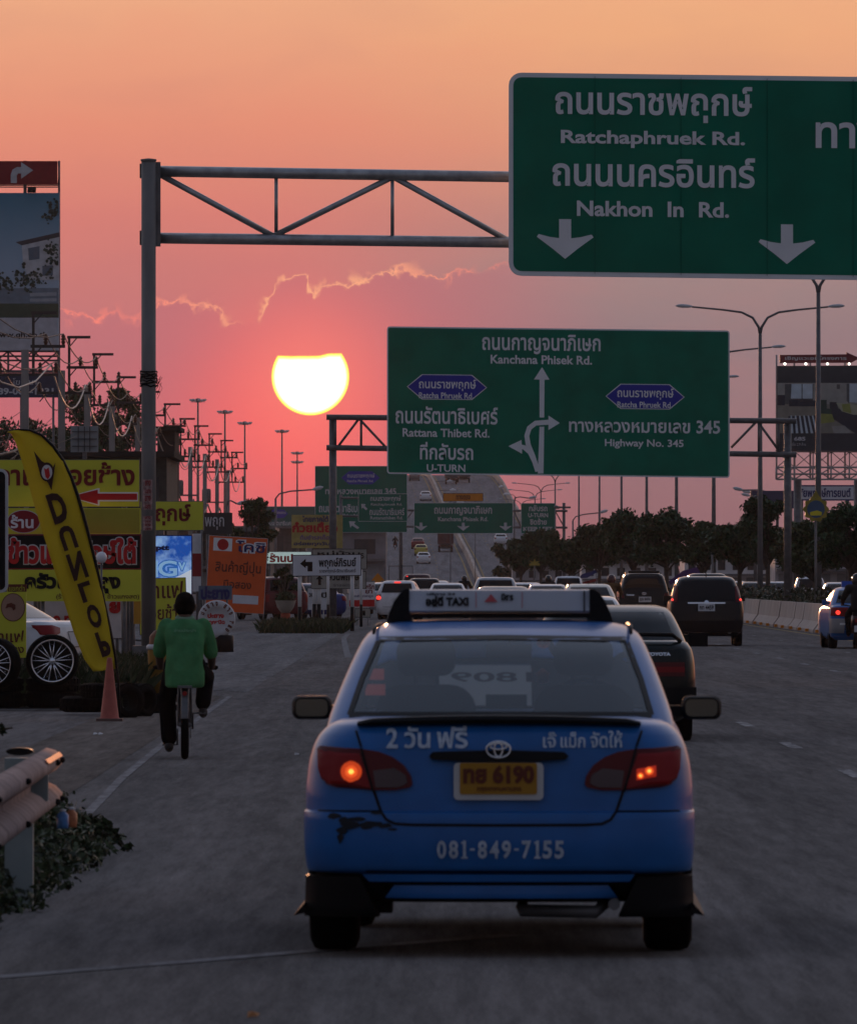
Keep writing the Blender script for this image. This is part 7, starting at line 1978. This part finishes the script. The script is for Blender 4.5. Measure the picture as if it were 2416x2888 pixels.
# loose shirt: wider at the hem, sleeves to the elbow
TORSO = [(.648, .12, .150, .13), (.665, .13, .174, .148), (.70, .135, .178, .152), (.80, .16, .177, .150), (.92, .20, .174, .146), (1.04, .245, .177, .140), (1.13, .28, .183, .134), (1.19, .305, .188, .122), (1.225, .32, .178, .108), (1.252, .33, .125, .088), (1.275, .337, .075, .07)]
segs = [('loft', TORSO),
        (ls + Vector((.02, -.008, 0)), .078, ls.lerp(lel, .55) + Vector((-.004, -.01, 0)), .069), (ls.lerp(lel, .5) + Vector((-.004, -.01, 0)), .070, ls.lerp(lel, .88), .068),
        (rs_ + Vector((-.02, -.008, 0)), .078, rs_.lerp(rel, .55) + Vector((.004, -.01, 0)), .069), (rs_.lerp(rel, .5) + Vector((.004, -.01, 0)), .070, rs_.lerp(rel, .88), .068)]
sh_ = blob('shirt', segs, M_SHIRT, PE, .011, 3)
mb = MB(); mb.tube([(.068 * math.cos(a * .3927), .352 + .062 * math.sin(a * .3927), 1.278 + .012 * math.sin(a * .3927)) for a in range(16)], .024, 8, closed=True); mb.build('collar', M_COLLAR, sh_)
mb = MB()
put_text(mb, 'ช่างประปา', (-.10, 1.185, .10, 1.155), lambda a, b, lv: (a, interp([(q[0], q[1] - q[3]) for q in TORSO], b) - .012 + .6 * a * a - lv * .0008, b), 0, .02); mb.build('back_print', mat('shirt_print', (.12, .25, .14), .8), sh_)
segs = [(hip + Vector((-.06, 0, -.02)), .135, hip + Vector((.06, 0, -.02)), .135), (hip + Vector((-.09, .02, -.04)), .105, lk, .082), (lk, .080, la + Vector((0, 0, .03)), .074), (hip + Vector((.09, .02, -.04)), .105, rk, .084), (rk, .080, ra_ + Vector((0, 0, .04)), .072)]
blob('trousers', segs, M_TROUSER, PE, .011, 3)
for an in (la, ra_):
    blob('shoe', [(an + Vector((0, -.03, -.045)), .044, an + Vector((0, .13, -.065)), .038)], M_SHOE, PE, .009, 3)


# motorcycles with riders in the queue
def motorbike(label, loc, yaw=0.0, s=1.0, cat='motorcycle'):
    t = thing('motorcycle', label, cat, loc, yaw); 
    for y, r in ((0, .24), (1.22, .25)):
        mb = MB(); mb.tube([(0, r * math.cos(a * math.pi / 12), r * math.sin(a * math.pi / 12)) for a in range(24)], .045, 8, closed=True); mb.lathe([(.0, -.03), (r - .03, -.02), (r - .03, .02), (0, .03)], 16, (0, 0, 0), 'X'); mb.build('wheel', M_RUBBER, t, (0, y, r + .045))
    mb = MB(); mb.add([(x * sc, y, z) for sc, y, z0, z1 in ((.10, -.28, .66, .74), (.14, -.05, .52, .78), (.15, .35, .45, .78), (.13, .6, .36, .62), (.10, .85, .36, .55)) for x, z in ((-1, z0), (1, z0), (1, z1), (-1, z1))], [(i * 4 + k, i * 4 + (k + 1) % 4, i * 4 + 4 + (k + 1) % 4, i * 4 + 4 + k) for i in range(4) for k in range(4)] + [(0, 1, 2, 3), (16, 17, 18, 19)], 0, True); mb.build('body', paint('dark_bike_paint', (.03, .01, .012)), t)
    mb = MB(); mb.box((0, .12, .81), (.24, .62, .09)); mb.build('seat', M_BLACK, t)
    mb = MB(); mb.tube([(-.05, 1.22, .3), (-.05, 1.0, .9)], .022, 6); mb.tube([(.05, 1.22, .3), (.05, 1.0, .9)], .022, 6); mb.tube([(-.34, .86, 1.02), (0, .98, .98), (.34, .86, 1.02)], .016, 6); mb.box((0, 1.03, .86), (.2, .14, .2)); mb.build('handlebar', M_PLASTIC, t)
    mb = MB(); mb.box((0, -.30, .66), (.16, .05, .09)); mb.build('tail_lamp', M_TAIL, t)
    mb = MB(); mb.box((0, -.34, .47), (.19, .02, .15)); mb.build('number_plate', M_PLATE, t)
    mb = MB(); mb.tube([(.14, -.25, .32), (.14, .5, .28)], .04, 8); mb.build('exhaust', M_STEEL_D, t)
    for q in (-1, 1):
        mb = MB(); mb.tube([(q * .3, .9, 1.02), (q * .36, .88, 1.16)], .008, 5); mb.lathe([(0, -.01), (.05, 0), (0, .012)], 10, (q * .37, .87, 1.19), 'Y'); mb.build('mirror', M_PLASTIC, t)
    return t
def rider(label, loc, yaw, jacket, helmet, trousers=M_TROUSER, vox=.022):
    t = thing('person', label, 'person', loc, yaw)
    h = Vector((0, .1, .93)); sl, sr = Vector((-.2, .14, 1.40)), Vector((.2, .14, 1.40)); el, er = Vector((-.31, .36, 1.18)), Vector((.31, .36, 1.18)); wl, wr = Vector((-.31, .80, 1.06)), Vector((.31, .80, 1.06))
    kl, kr = Vector((-.2, .52, .78)), Vector((.2, .52, .78)); al, ar = Vector((-.19, .42, .36)), Vector((.19, .42, .36))
    S_ = [(h, .14, (0, .14, 1.2), .135), ((0, .14, 1.2), .135, (0, .15, 1.38), .12), (sl, .08, sr, .08), ((0, .16, 1.42), .055, (0, .18, 1.52), .055), ((0, .19, 1.56), .09, (0, .19, 1.62), .09), ((0, .27, 1.54), .03, (0, .28, 1.6), .04),
         (sl, .065, el, .05), (el, .048, wl, .034), (sr, .065, er, .05), (er, .048, wr, .034), (h + Vector((-.1, .03, -.03)), .10, kl, .07), (kl, .066, al, .045), (h + Vector((.1, .03, -.03)), .10, kr, .07), (kr, .066, ar, .045), (al, .04, al + Vector((0, .14, -.05)), .036), (ar, .04, ar + Vector((0, .14, -.05)), .036)]
    hand(S_, wl, (0, 1, -.2), (1, 0, 0), 1.0, -1); hand(S_, wr, (0, 1, -.2), (1, 0, 0), 1.0, 1)
    blob('body', S_, M_SKIN, t, .012, 3)
    blob('jacket', [(h, .16, (0, .13, 1.2), .165), ((0, .13, 1.2), .16, (0, .14, 1.38), .14), (sl, .10, sr, .10), (sl, .088, el, .072), (el, .07, wl.lerp(el, .2), .055), (sr, .088, er, .072), (er, .07, wr.lerp(er, .2), .055)], jacket, t, vox, 4)
    blob('trousers', [(h + Vector((0, 0, -.03)), .155, h + Vector((0, .02, 0)), .155), (h + Vector((-.1, .03, -.03)), .115, kl, .088), (kl, .084, al, .065), (h + Vector((.1, .03, -.03)), .115, kr, .088), (kr, .084, ar, .065)], trousers, t, vox, 4)
    if helmet: blob('helmet', [((0, .18, 1.55), .135, (0, .18, 1.62), .135), ((0, .16, 1.50), .11, (0, .18, 1.55), .13)], helmet, t, vox * .8, 3)
    else: blob('hair', [((0, .17, 1.57), .10, (0, .18, 1.64), .095)], M_HAIR, t, vox * .7, 3)
    return t
M_JKT = mat('brown_jacket', (.10, .055, .022), .85, var=.15)
M_JKB = mat('black_jacket', (.008, .008, .009), .85)
M_HELR = mat('dark_red_helmet', (.05, .008, .010), .25, coat=.6)
M_HELB = mat('black_helmet', (.010, .010, .010), .25, coat=.6)
for (px, Y, lab, j, hm) in ((1724, 268, 'motorcyclist in a brown jacket and dark red helmet beside the off-road car', M_JKT, M_HELR), (1309, 420, 'motorcyclist whose dark head shows above the left half of the roof sign', M_JKB, M_HELB), (1546, 345, 'motorcyclist whose black helmet shows in front of the white pickup', M_JKB, M_HELB), (2418, 196, 'motorcyclist in black cut by the right edge of the picture', M_JKB, M_HELB)):
    x = sx(px, Y)
    motorbike('motorcycle under the ' + {1724: 'rider in the brown jacket', 1309: 'rider above the left half of the roof sign', 1546: 'rider in front of the white pickup', 2418: 'black clad rider at the right edge'}[px], (x, Y, 0))
    rider(lab, (x, Y, 0), 0, j, hm)
best = min((abs(HY - (bz(y) - H) * F / y - 1551), y) for y in np.arange(900, 1470, 2.0))[1]
motorbike('motorcycle alone in the left lane of the bridge', (sx(1114, best), best, bz(best)))
rider('motorcyclist in dark clothes alone in the left lane of the bridge', (sx(1114, best), best, bz(best)), 0, M_JKB, M_HELB, vox=.03)

# the second blue taxi, at the right edge
def taxi2_bits(t, B, C):
    mb = MB(); mb.box((0, 1.9, 1.50), (.9, .14, .13)); mb.build('roof_sign', mat('roof_sign_blue', (.03, .09, .4), .4), t)
    mb = MB(); B.patch(mb, [(-.845, .70), (-.5, .70), (-.52, .36), (-.845, .36)], .012, .02, 5, 8); B.patch(mb, [(.845, .70), (.5, .70), (.52, .36), (.845, .36)], .012, .02, 5, 8); mb.build('silver_flank', mat('silver_grey_panel', (.26, .27, .29), .35, .4), t)
    mb = MB(); B.patch(mb, [(-.62, .60), (-.50, .60), (-.50, .55), (-.62, .55)], .02, .01, 3, 4); mb.build('small_plate', M_WHITE, t)
    mb = MB(); mb.box((-.1, -.02, .22), (.3, .02, .14)); mb.build('mud_flap', M_WHITE_D, t)
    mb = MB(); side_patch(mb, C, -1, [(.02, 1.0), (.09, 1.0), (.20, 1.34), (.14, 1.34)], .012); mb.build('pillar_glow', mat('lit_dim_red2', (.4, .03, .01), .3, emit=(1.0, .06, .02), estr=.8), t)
car('taxi', 'blue taxi with lit red lamps cut by the right edge of the picture', 'taxi', sx(2443, 197), 197, 0, .02, 4.4, SEDAN_B, SEDAN_C, pm=M_TAXI, glass=SEDAN_G, sideglass=SEDAN_SG, lamps=[(.42, .96), (.80, .96), (.82, .76), (.46, .74)], lit=True, litpos=(.66, .84, .055), extras=taxi2_bits)

# ------------------------------------------------------------------ left verge: tyres, flag, cone, barrel, guard rail, plants
def tyre(label, px, py, Y, r, w, flat=False, yaw=0, z=None, grp='loose tyres on the left verge'):
    q = P(px, py, Y)
    t = thing('tyre', label, 'tyre', (q.x, Y, q.z if z is None else z), yaw, grp)
    mb = MB(); prof = [(r * .58, -w * .42), (r * .62, -w * .5), (r * .85, -w * .5), (r * .97, -w * .38), (r, -w * .2), (r, w * .2), (r * .97, w * .38), (r * .85, w * .5), (r * .62, w * .5), (r * .58, w * .42), (r * .80, 0)]
    mb.lathe(prof + [prof[0]], 30, (0, 0, 0), 'Z' if flat else 'Y'); mb.build('tread', M_RUBBER, t)
    mb = MB()
    for k in range(36):
        a = k * math.pi / 18
        c = (r * math.cos(a), r * math.sin(a))
        for s in (-1, 1):
            if flat: mb.box((c[0], c[1], s * w * .22), (.03, .03, w * .3), 0, Matrix.Rotation(a, 3, 'Z'))
            else: mb.box((c[0], s * w * .22, c[1]), (.03, w * .3, .03), 0, Matrix.Rotation(-a, 3, 'Y'))
    mb.build('tread_blocks', M_RUBBER, t)
    return t
def chrome_wheel(label, px, py, Y, r, yaw=0):
    q = P(px, py, Y)
    t = thing('display_wheel', label, 'wheel', q, yaw, 'chrome wheels on display')
    mb = MB(); mb.lathe([(r * .80, -.10), (r * .9, -.115), (r * .98, -.07), (r, 0), (r * .98, .07), (r * .9, .115), (r * .78, .10)], 40, (0, 0, 0), 'Y'); mb.build('tyre', M_RUBBER, t)
    mb = MB(); mb.lathe([(r * .70, .06), (r * .74, -.085), (r * .80, -.112), (r * .815, -.10), (r * .80, .1)], 40, (0, 0, 0), 'Y'); rm = mb.build('rim', M_CHROME, t)
    mb = MB()
    for k in range(9):
        a = k * 2 * math.pi / 9 + .2
        d = Vector((math.cos(a), 0, math.sin(a))); n_ = Vector((-math.sin(a), 0, math.cos(a)))
        for s in (-1, 1):
            mb.tube([d * r * .10 + Vector((0, -.06, 0)), d * r * .34 + n_ * s * r * .045 + Vector((0, -.075, 0)), d * r * .72 + n_ * s * r * .10 + Vector((0, -.07, 0))], [r * .035, r * .030, r * .018], 6)
        mb.lathe([(0, -.012), (r * .03, 0), (0, .01)], 8, tuple(d * r * .62 + Vector((0, -.09, 0))), 'Y')
    mb.lathe([(0, -.10), (r * .10, -.095), (r * .14, -.06), (r * .14, .0)], 16, (0, 0, 0), 'Y'); mb.build('spokes', M_CHROME, t)
    mb = MB(); mb.lathe([(0, .05), (r * .72, .05)], 30, (0, 0, 0), 'Y'); mb.build('rim_back', M_BLACK, t)
    return t
chrome_wheel('chrome spoked wheel standing on a tyre stack in front of the white saloon', 147, 1864, 107, .335, math.radians(4))
chrome_wheel('chrome wheel cut by the left edge of the picture', -12, 1872, 107, .33, math.radians(-25))
for i, (px, z, Y) in enumerate(((146, .11, 107.3), (150, .30, 107.3), (-8, .11, 107.3), (-10, .30, 107.3))):
    tyre(['lower tyre lying flat under the chrome wheel', 'upper tyre lying flat under the chrome wheel', 'lower tyre of the stack at the left edge', 'upper tyre of the stack at the left edge'][i], px, 0, Y, .33, .20, True, 0, z)
tyre('black tyre standing right behind the traffic cone', 352, 0, 100, .20, .30, False, .5, .20)
tyre('black tyre lying flat left of the traffic cone', 245, 0, 104, .32, .19, True, 0, .10)
tyre('second black tyre lying flat left of the traffic cone, nearer the cone', 292, 0, 103, .28, .18, True, 0, .28)
tyre('black tyre standing beside the gantry footing', 395, 0, 101, .19, .26, False, .9, .19)
tyre('black tyre lying flat right of the traffic cone', 440, 0, 103.5, .24, .24, True, 0, .12)
t = thing('traffic_cone', 'tall faded pink traffic cone before the yellow flag', 'cone', P(309, 2034, 97.5) * 1.0); t.location.z = 0
mb = MB(); mb.lathe([(.0, .735), (.028, .73), (.032, .69), (.105, .05), (.12, .035)], 24); mb.build('cone_body', mat('faded_cone_orange', (.32, .085, .065), .7, var=.18, vscale=9), t)
mb = MB(); mb.box((0, 0, .018), (.30, .30, .035)); mb.build('cone_base', mat('cone_base_grey', (.12, .075, .065), .8), t)
# yellow feather flag
YFg = 99.0
FL = thing('feather_flag', 'yellow curved feather flag with black lettering running down it', 'flag', P(338, HY, YFg) - Vector((0, 0, H)))
kf = YFg / F
fl = lambda px, py: ((px - 338) * kf, H - (py - HY) * kf)
edge = [(20, 1218), (50, 1211), (85, 1213), (118, 1227), (150, 1258), (178, 1300), (200, 1345), (220, 1400), (240, 1470), (258, 1540), (276, 1615), (292, 1690), (310, 1770), (325, 1850), (334, 1925)]
inner = [(32, 1222), (42, 1242), (52, 1270), (64, 1310), (80, 1365), (98, 1430), (120, 1500), (142, 1570), (164, 1640), (188, 1720), (210, 1790), (238, 1860), (262, 1893), (300, 1890), (326, 1884)]
NU, NV = 10, len(edge)
mb = MB(); vs = []
for j in range(NV):
    for i in range(NU + 1):
        f = i / NU
        px = inner[j][0] + (edge[j][0] - inner[j][0]) * f; py = inner[j][1] + (edge[j][1] - inner[j][1]) * f
        if j == NV - 1: px = inner[-3][0] + (edge[-2][0] - inner[-3][0]) * f; py = inner[-3][1] + 2 + (1884 - inner[-3][1]) * f
        a, b = fl(px, py)
        vs.append((a, .035 * math.sin(f * 5.0 + j * .55) * (1 - f) - .02 * math.sin(j * 1.1 + f * 2), b))
mb.add(vs, [(j * (NU + 1) + i, j * (NU + 1) + i + 1, (j + 1) * (NU + 1) + i + 1, (j + 1) * (NU + 1) + i) for j in range(NV - 1) for i in range(NU)], 0, True)
fo = mb.build('cloth', mat('flag_yellow', (.56, .41, .015), .7, var=.06, vscale=4), FL)
md = fo.modifiers.new('t', 'SOLIDIFY'); md.thickness = .004
mb = MB(); mb.tube([(fl(*p)[0], .0, fl(*p)[1]) for p in edge] + [(0, 0, .0)], [.006, .010, .013, .016, .018, .020, .021, .021, .020, .019, .018, .017, .016, .015, .015, .015], 8); mb.build('pole', M_BLACK, FL)
# letters set along the flag's own line
fa, fb = Vector(fl(150, 1390)), Vector(fl(306, 1857))
ax = (fb - fa); La = ax.length; ax = ax / La; nx_ = Vector((-ax.y, ax.x))
fy_ = lambda x, z: -.062
mb = MB()
def onflag(s, u0, u1, hw, bold):
    """seen from the back of the cloth: each letter stands on its head along the flag's line"""
    pts, fs = text_geo(s, bold)
    out = []
    for a, b, lv in pts:
        q = fa + ax * (La * (u0 + (u1 - u0) * b)) + nx_ * (hw * (2 * a - 1))
        out.append((q.x, fy_(q.x, q.y) - lv * .001, q.y))
    mb.add(out, fs)
for s, u0, u1, hw in (('D', .0, .178, .096), ('U', .20, .34, .088), ('N', .362, .52, .092), ('L', .54, .655, .072), ('O', .675, .815, .076), ('P', .838, .985, .062)):
    onflag(s, u0, u1, hw, .045)
mb.build('lettering', mat('flag_ink', (.03, .010, .008), .7), FL)
mb = MB(); lg = [(96, 1273), (116, 1305), (128, 1330), (146, 1383), (150, 1345), (158, 1305), (152, 1330), (132, 1345)]
mb.prism([fl(*p) for p in [(96, 1272), (118, 1300), (150, 1318), (157, 1305), (146, 1384), (136, 1362), (114, 1338)]], -.066, -.063); mb.prism([fl(*p) for p in ellipse(133, 1331, 20, 27, 24)], -.070, -.067); lo = mb.build('emblem', MATS['flag_ink'], FL)
mb = MB(); mb.prism([fl(*p) for p in ellipse(133, 1332, 15, 21, 24)], -.074, -.071); mb.build('emblem_disc', M_WHITE_D, lo)
mb = MB(); mb.prism([fl(*p) for p in [(125, 1320), (131, 1324), (138, 1318), (142, 1342), (136, 1352), (129, 1345)]], -.078, -.075); mb.build('emblem_shape', M_RED, lo)
# orange bin between post and rider
t = thing('litter_bin', 'rusty orange bin with a pale rim beside the gantry post', 'bin', (P(452, HY, 112).x, 112, 0))
mb = MB(); mb.lathe([(0, 0), (.14, 0), (.165, .62), (.165, .70)], 20); mb.build('bin_body', mat('ochre_bin', (.24, .13, .02), .6, var=.25), t)
mb = MB(); mb.lathe([(.165, .70), (.185, .71), (.185, .75), (.16, .77)], 20); mb.build('rim', M_WHITE_D, t)
mb = MB(); mb.lathe([(.15, .77), (.14, .88), (.08, .95), (0, .97)], 20); mb.build('lid', mat('brown_lid', (.14, .05, .02), .6), t)
# painted tyre sign on a drum
t = thing('tyre_sign', 'white painted round tyre sign standing on a black drum', 'sign', (P(611, HY, 188).x, 188, 0))
k = 188 / F; zc_ = H - (1746 - HY) * k; R_ = 53 * k
mb = MB(); mb.lathe([(0, -.05), (R_ * .6, -.05), (R_ * .66, -.09), (R_ * .95, -.09), (R_, -.04), (R_, .06)], 36, (0, 0, zc_), 'Y'); so = mb.build('tyre_disc', mat('painted_tyre_white', (.42, .42, .43), .7, var=.15), t)
mb = MB()
for i, ch in enumerate(['ป', 'ะ', 'ย', 'า', 'ง', '', 'ย', 'า', 'ง', '', 'ซ', 'ื', 'อ']):
    if not ch: continue
    a = math.radians(158 - i * 17); c, s_ = math.cos(a), math.sin(a)
    w, h_ = (.026, .05) if ch != 'ะ' else (.02, .045)
    def to(p, q, lv, c=c, s_=s_):
        return (c * (R_ * .81 + q) + s_ * p, -.098 - lv * .0006, zc_ + s_ * (R_ * .81 + q) - c * p)
    put_text(mb, ch, (-w, h_, w, -h_), to, 0, .05)
mb.build('rim_lettering', M_BROWN, so)
mb = MB(); tf = lambda a, b, lv: (a, -.056 - lv * .0006, b)
put_text(mb, 'ปะยาง', (-.20, zc_ + .13, .16, zc_ + .02), tf, 0, .05); put_text(mb, 'ทุกชนิด', (-.17, zc_ - .02, .18, zc_ - .14), tf, 0, .05); mb.build('lettering', M_RED, so)
mb = MB(); mb.lathe([(0, 0), (.22, 0), (.22, .36), (.20, .38), (0, .38)], 24, (.15, .1, 0)); mb.build('drum', M_BLACK, t)
# planter bowl on a red pedestal
t = thing('planter_bowl', 'wide pale planter bowl on a brick red pedestal by the parked cars', 'planter', (P(805, HY, 300).x, 300, 0))
k = 300 / F
mb = MB(); mb.lathe([(0, .38), (.16, .42), (.30, .60), (.36, .82), (.38, .84), (.34, .84), (.0, .78)], 28); mb.build('bowl', M_GREYB, t)
mb = MB(); mb.lathe([(.20, 0), (.20, .05), (.16, .1), (.17, .36), (.14, .40), (0, .40)], 16); mb.build('pedestal', mat('brick_red', (.25, .05, .025), .8, var=.15), t)
rng = np.random.default_rng(77)
link('plant', leaves_mesh('plant', [(0, 0, 1.0), (.18, 0, .95), (-.15, 0, .98)], [.22, .2, .2], 500, .05, M_LEAF2, rng), t)
# near guard rail
GR = thing('guard_rail', 'bare steel guard rail end with a bolted post in the left foreground', 'guard rail', (0, 0, 0))
P0, P1 = Vector((-2.0, 44.6, .60)), Vector((-1.85, 28.0, .60))
d = (P1 - P0); d.z = 0; d.normalize(); nrm = Vector((d.y, -d.x, 0)); 
if nrm.x < 0: nrm = -nrm
GR.location = (P0.x, P0.y, 0)
prof = [(.0, .155), (.045, .142), (.078, .11), (.078, .075), (.045, .04), (.0, .018), (.0, -.018), (.045, -.04), (.078, -.075), (.078, -.11), (.045, -.142), (0, -.155)]
mb = MB(); vs = []; n = len(prof); NS_ = 16
for i in range(NS_ + 1):
    f = i / NS_; p = (P1 - P0) * f
    fl_ = 1.0
    for a, b in prof: q = p + nrm * a * fl_ * 1.05; vs.append((q.x, q.y, .60 + b * 1.02))
mb.add(vs, [(i * n + k, i * n + k + 1, (i + 1) * n + k + 1, (i + 1) * n + k) for i in range(NS_) for k in range(n - 1)], 0, True)
go = mb.build('beam', mat('weathered_rail', (.33, .255, .23), .8, .0, spec=.0, var=.25, vscale=5), GR, sharp=50)
md = go.modifiers.new('t', 'SOLIDIFY'); md.thickness = .006
for f in (.13, .62):
    p = (P1 - P0) * f - nrm * .06
    mb = MB(); mb.box((p.x, p.y, .36), (.14, .10, .78)); mb.build('post', mat('rail_post', (.22, .26, .26), .6, .3, var=.2), GR)
    mb = MB(); q = (P1 - P0) * f + nrm * .01; mb.box((q.x, q.y, .60), (.15, .05, .13)); mb.build('spacer', mat('rail_post', (.22, .26, .26)), GR)
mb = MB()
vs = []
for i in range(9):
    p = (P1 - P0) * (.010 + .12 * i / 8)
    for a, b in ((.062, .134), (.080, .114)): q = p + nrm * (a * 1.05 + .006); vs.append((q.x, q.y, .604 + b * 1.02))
mb.add(vs, [(2 * i, 2 * i + 1, 2 * i + 3, 2 * i + 2) for i in range(8)]); mb.build('reflector_strip', mat('red_reflective_tape', (.60, .05, .03), .6, spec=.05, var=.4, vscale=9), GR)  # red tail-lamp glint on the rail's upper roll, painted as a coloured strip
for f in (.02, .06, .3, .5):
    for b in (.1, -.1):
        p = (P1 - P0) * f + nrm * .092; mb = MB(); mb.lathe([(0, -.012), (.016, -.01), (.016, .012)], 10, (p.x, p.y, .60 + b), 'Y'); mb.build('bolt', M_BLACK, GR)
mb = MB(); p = (P1 - P0) * .07; mb.prism(ellipse(0, 0, .07, .02, 16), -.05, .05); mb.build('cap', M_BLACK, GR, (p.x - .1, p.y + .1, .76))
# creeping plants under the rail and grass by the tyres
rng = np.random.default_rng(41)
cs, rs = [], []
for k in range(300):
    Y = rng.uniform(39.0, 54.0)
    lim = np.interp(Y, [38.6, 41, 44, 47, 50, 52, 54], [-2.2, -2.1, -2.03, -1.99, -1.98, -2.04, -2.2]) + rng.normal(0, .03)
    X = lim - abs(rng.normal(0, .40)) ** 1.0
    edge_ = min(1.0, (lim - X) / .35 + .12)
    cs.append((X, Y, .02 + .20 * edge_ * rng.uniform(.3, 1))); rs.append((.16, .2, .05 + .16 * edge_))
o = link('creeping_plants', leaves_mesh('creeping_plants', cs, rs, 22000, .023, leaf_material('verge_leaves', (.026, .040, .018), .7), rng, .2), None)
tag(o, 'dark creeping plants spilling onto the road under the guard rail', 'plants', kind='stuff')
for k, (X, Y, ang, ln) in enumerate(((-2.02, 51.2, .15, .30), (-2.05, 48.6, -.1, .26), (-2.1, 53.6, .5, .24))):
    t = thing('trailing_shoot', ['longest leafy shoot trailing onto the road', 'lower leafy shoot trailing onto the road', 'upper leafy shoot trailing onto the road'][k], 'plant', (X, Y, 0), ang, 'leafy shoots trailing onto the road')
    pts = [(ln * f - .1, .05 * math.sin(f * 4), .10 * (1 - f) + .02 + .05 * math.sin(f * 3)) for f in np.linspace(0, 1, 7)]
    mb = MB(); mb.tube(pts, .006, 5); mb.build('stem', M_BARK, t)
    link('foliage', leaves_mesh('foliage', [tuple(p) for p in pts], [(.05, .06, .03)] * 7, 150, .028, MATS.get('x') or M_GRASS, rng), t)
def grass(name, label, x0, x1, y0, y1, n, h, m, seed):
    rg = np.random.default_rng(seed)
    X = rg.uniform(x0, x1, n); Y = rg.uniform(y0, y1, n); a = rg.uniform(0, 2 * np.pi, n); hh = h * (.4 + .8 * rg.random(n)); w = (.010 + .008 * rg.random(n)) * min(1, h * 2.6); ln = rg.normal(0, .35, (n, 2)) * hh[:, None]
    b0 = np.stack([X - w * np.cos(a), Y - w * np.sin(a), np.zeros(n)], 1); b1 = np.stack([X + w * np.cos(a), Y + w * np.sin(a), np.zeros(n)], 1)
    tp = np.stack([X + ln[:, 0], Y + ln[:, 1], hh], 1); m0 = np.stack([X + ln[:, 0] * .35 + w * .8 * np.cos(a), Y + ln[:, 1] * .35, hh * .6], 1)
    V = np.stack([b0, b1, m0, tp], 1).reshape(-1, 3)
    me = bpy.data.meshes.new(name); me.vertices.add(4 * n); me.vertices.foreach_set('co', V.ravel()); me.loops.add(4 * n); me.loops.foreach_set('vertex_index', np.arange(4 * n, dtype=np.int32))
    me.polygons.add(n); me.polygons.foreach_set('loop_start', np.arange(0, 4 * n, 4, dtype=np.int32)); me.polygons.foreach_set('loop_total', np.full(n, 4, dtype=np.int32)); me.materials.append(m); me.update(calc_edges=True)
    return tag(link(name, me), label, 'grass', kind='stuff')
grass('grass', 'tall dark grass growing behind the tyres and the flag', -5.9, -3.75, 108.5, 127, 16000, .50, M_GRASS, 3)
grass('grass', 'dark grass tufts among the creeping plants under the guard rail', -2.9, -2.10, 39.5, 54, 9000, .13, M_GRASS, 9)
grass('grass', 'thin grass round the feet of the direction signs', -5.0, -2.5, 250, 275, 6000, .35, M_GRASS, 4)
t = thing('twig', 'small leafy twig poking in at the left edge above the rail', 'plant', P(4, 2058, 46)); t.location.z = P(0, 2058, 46).z
mb = MB(); mb.tube([(-.5, .1, -.72), (-.2, 0, -.3), (0, 0, 0), (.06, 0, .01)], .006, 5); mb.build('stem', M_BARK, t); link('foliage', leaves_mesh('foliage', [(-.03, 0, 0), (.01, 0, .0)], [.035, .03], 26, .022, M_LEAF3, np.random.default_rng(2)), t)
for lab, nm, px, py, Y, c, h_ in (('small blue bottle lying on the leaves by the rail end', 'bottle', 177, 2310, 43, (.06, .16, .36), .095), ('rusty orange can standing on the leaves by the rail end', 'drink_can', 201, 2306, 43.2, (.35, .12, .05), .10)):
    t = thing(nm, lab, 'litter', P(px, py, Y)); t.location.z = P(px, py, Y).z - h_ * .5
    mb = MB(); mb.lathe([(0, 0), (.028, 0), (.03, .02), (.03, h_ * .7), (.014, h_ * .86), (.014, h_), (0, h_)], 14); mb.build('container', mat(nm + '_colour', c, .35, var=.3, vscale=40), t)
    mb = MB(); mb.lathe([(.016, h_ * .9), (.017, h_ * 1.01), (0, h_ * 1.02)], 12); mb.build('lid', M_WHITE_D, t)
# two small bright scraps on the verge and a dry leaf on the road
for lab, px, py, c in (('small white scrap of paper on the gravel, left of the pair', 268, 2073, (.5, .5, .5)), ('small white scrap of paper on the gravel, right of the pair', 283, 2073, (.5, .5, .5)), ('pale scrap of litter on the road left of the taxi', 836, 2131, (.3, .3, .3)), ('dry orange leaf lying on the road at the bottom edge', 712, 2872, (.25, .10, .03))):
    Y = GY(py); t = thing('litter_scrap', lab, 'litter', P(px, py, Y)); t.location.z = .004
    mb = MB(); mb.add([(-.02, -.03, .0), (.02, -.025, .004), (.028, .03, .012), (-.018, .035, .02), (0, 0, .022)], [(0, 1, 4), (1, 2, 4), (2, 3, 4), (3, 0, 4)]); mb.build('scrap', mat('scrap%d' % int(c[0] * 100), c, .8), t)

# ------------------------------------------------------------------ the dusty evening air
hz = MB(); hz.box((0, 900, 30.5), (900, 2000, 65))
ho = hz.build('haze', bpy.data.materials.new('haze_air'))
ho['kind'] = 'stuff'
m = ho.data.materials[0]; m.use_nodes = True
nt = m.node_tree; nt.nodes.remove(nt.nodes['Principled BSDF'])
pv = nt.nodes.new('ShaderNodeVolumePrincipled')
pv.inputs['Color'].default_value = (.92, .80, .78, 1)
pv.inputs['Density'].default_value = .000045
pv.inputs['Anisotropy'].default_value = .25
nt.links.new(pv.outputs[0], nt.nodes['Material Output'].inputs['Volume'])
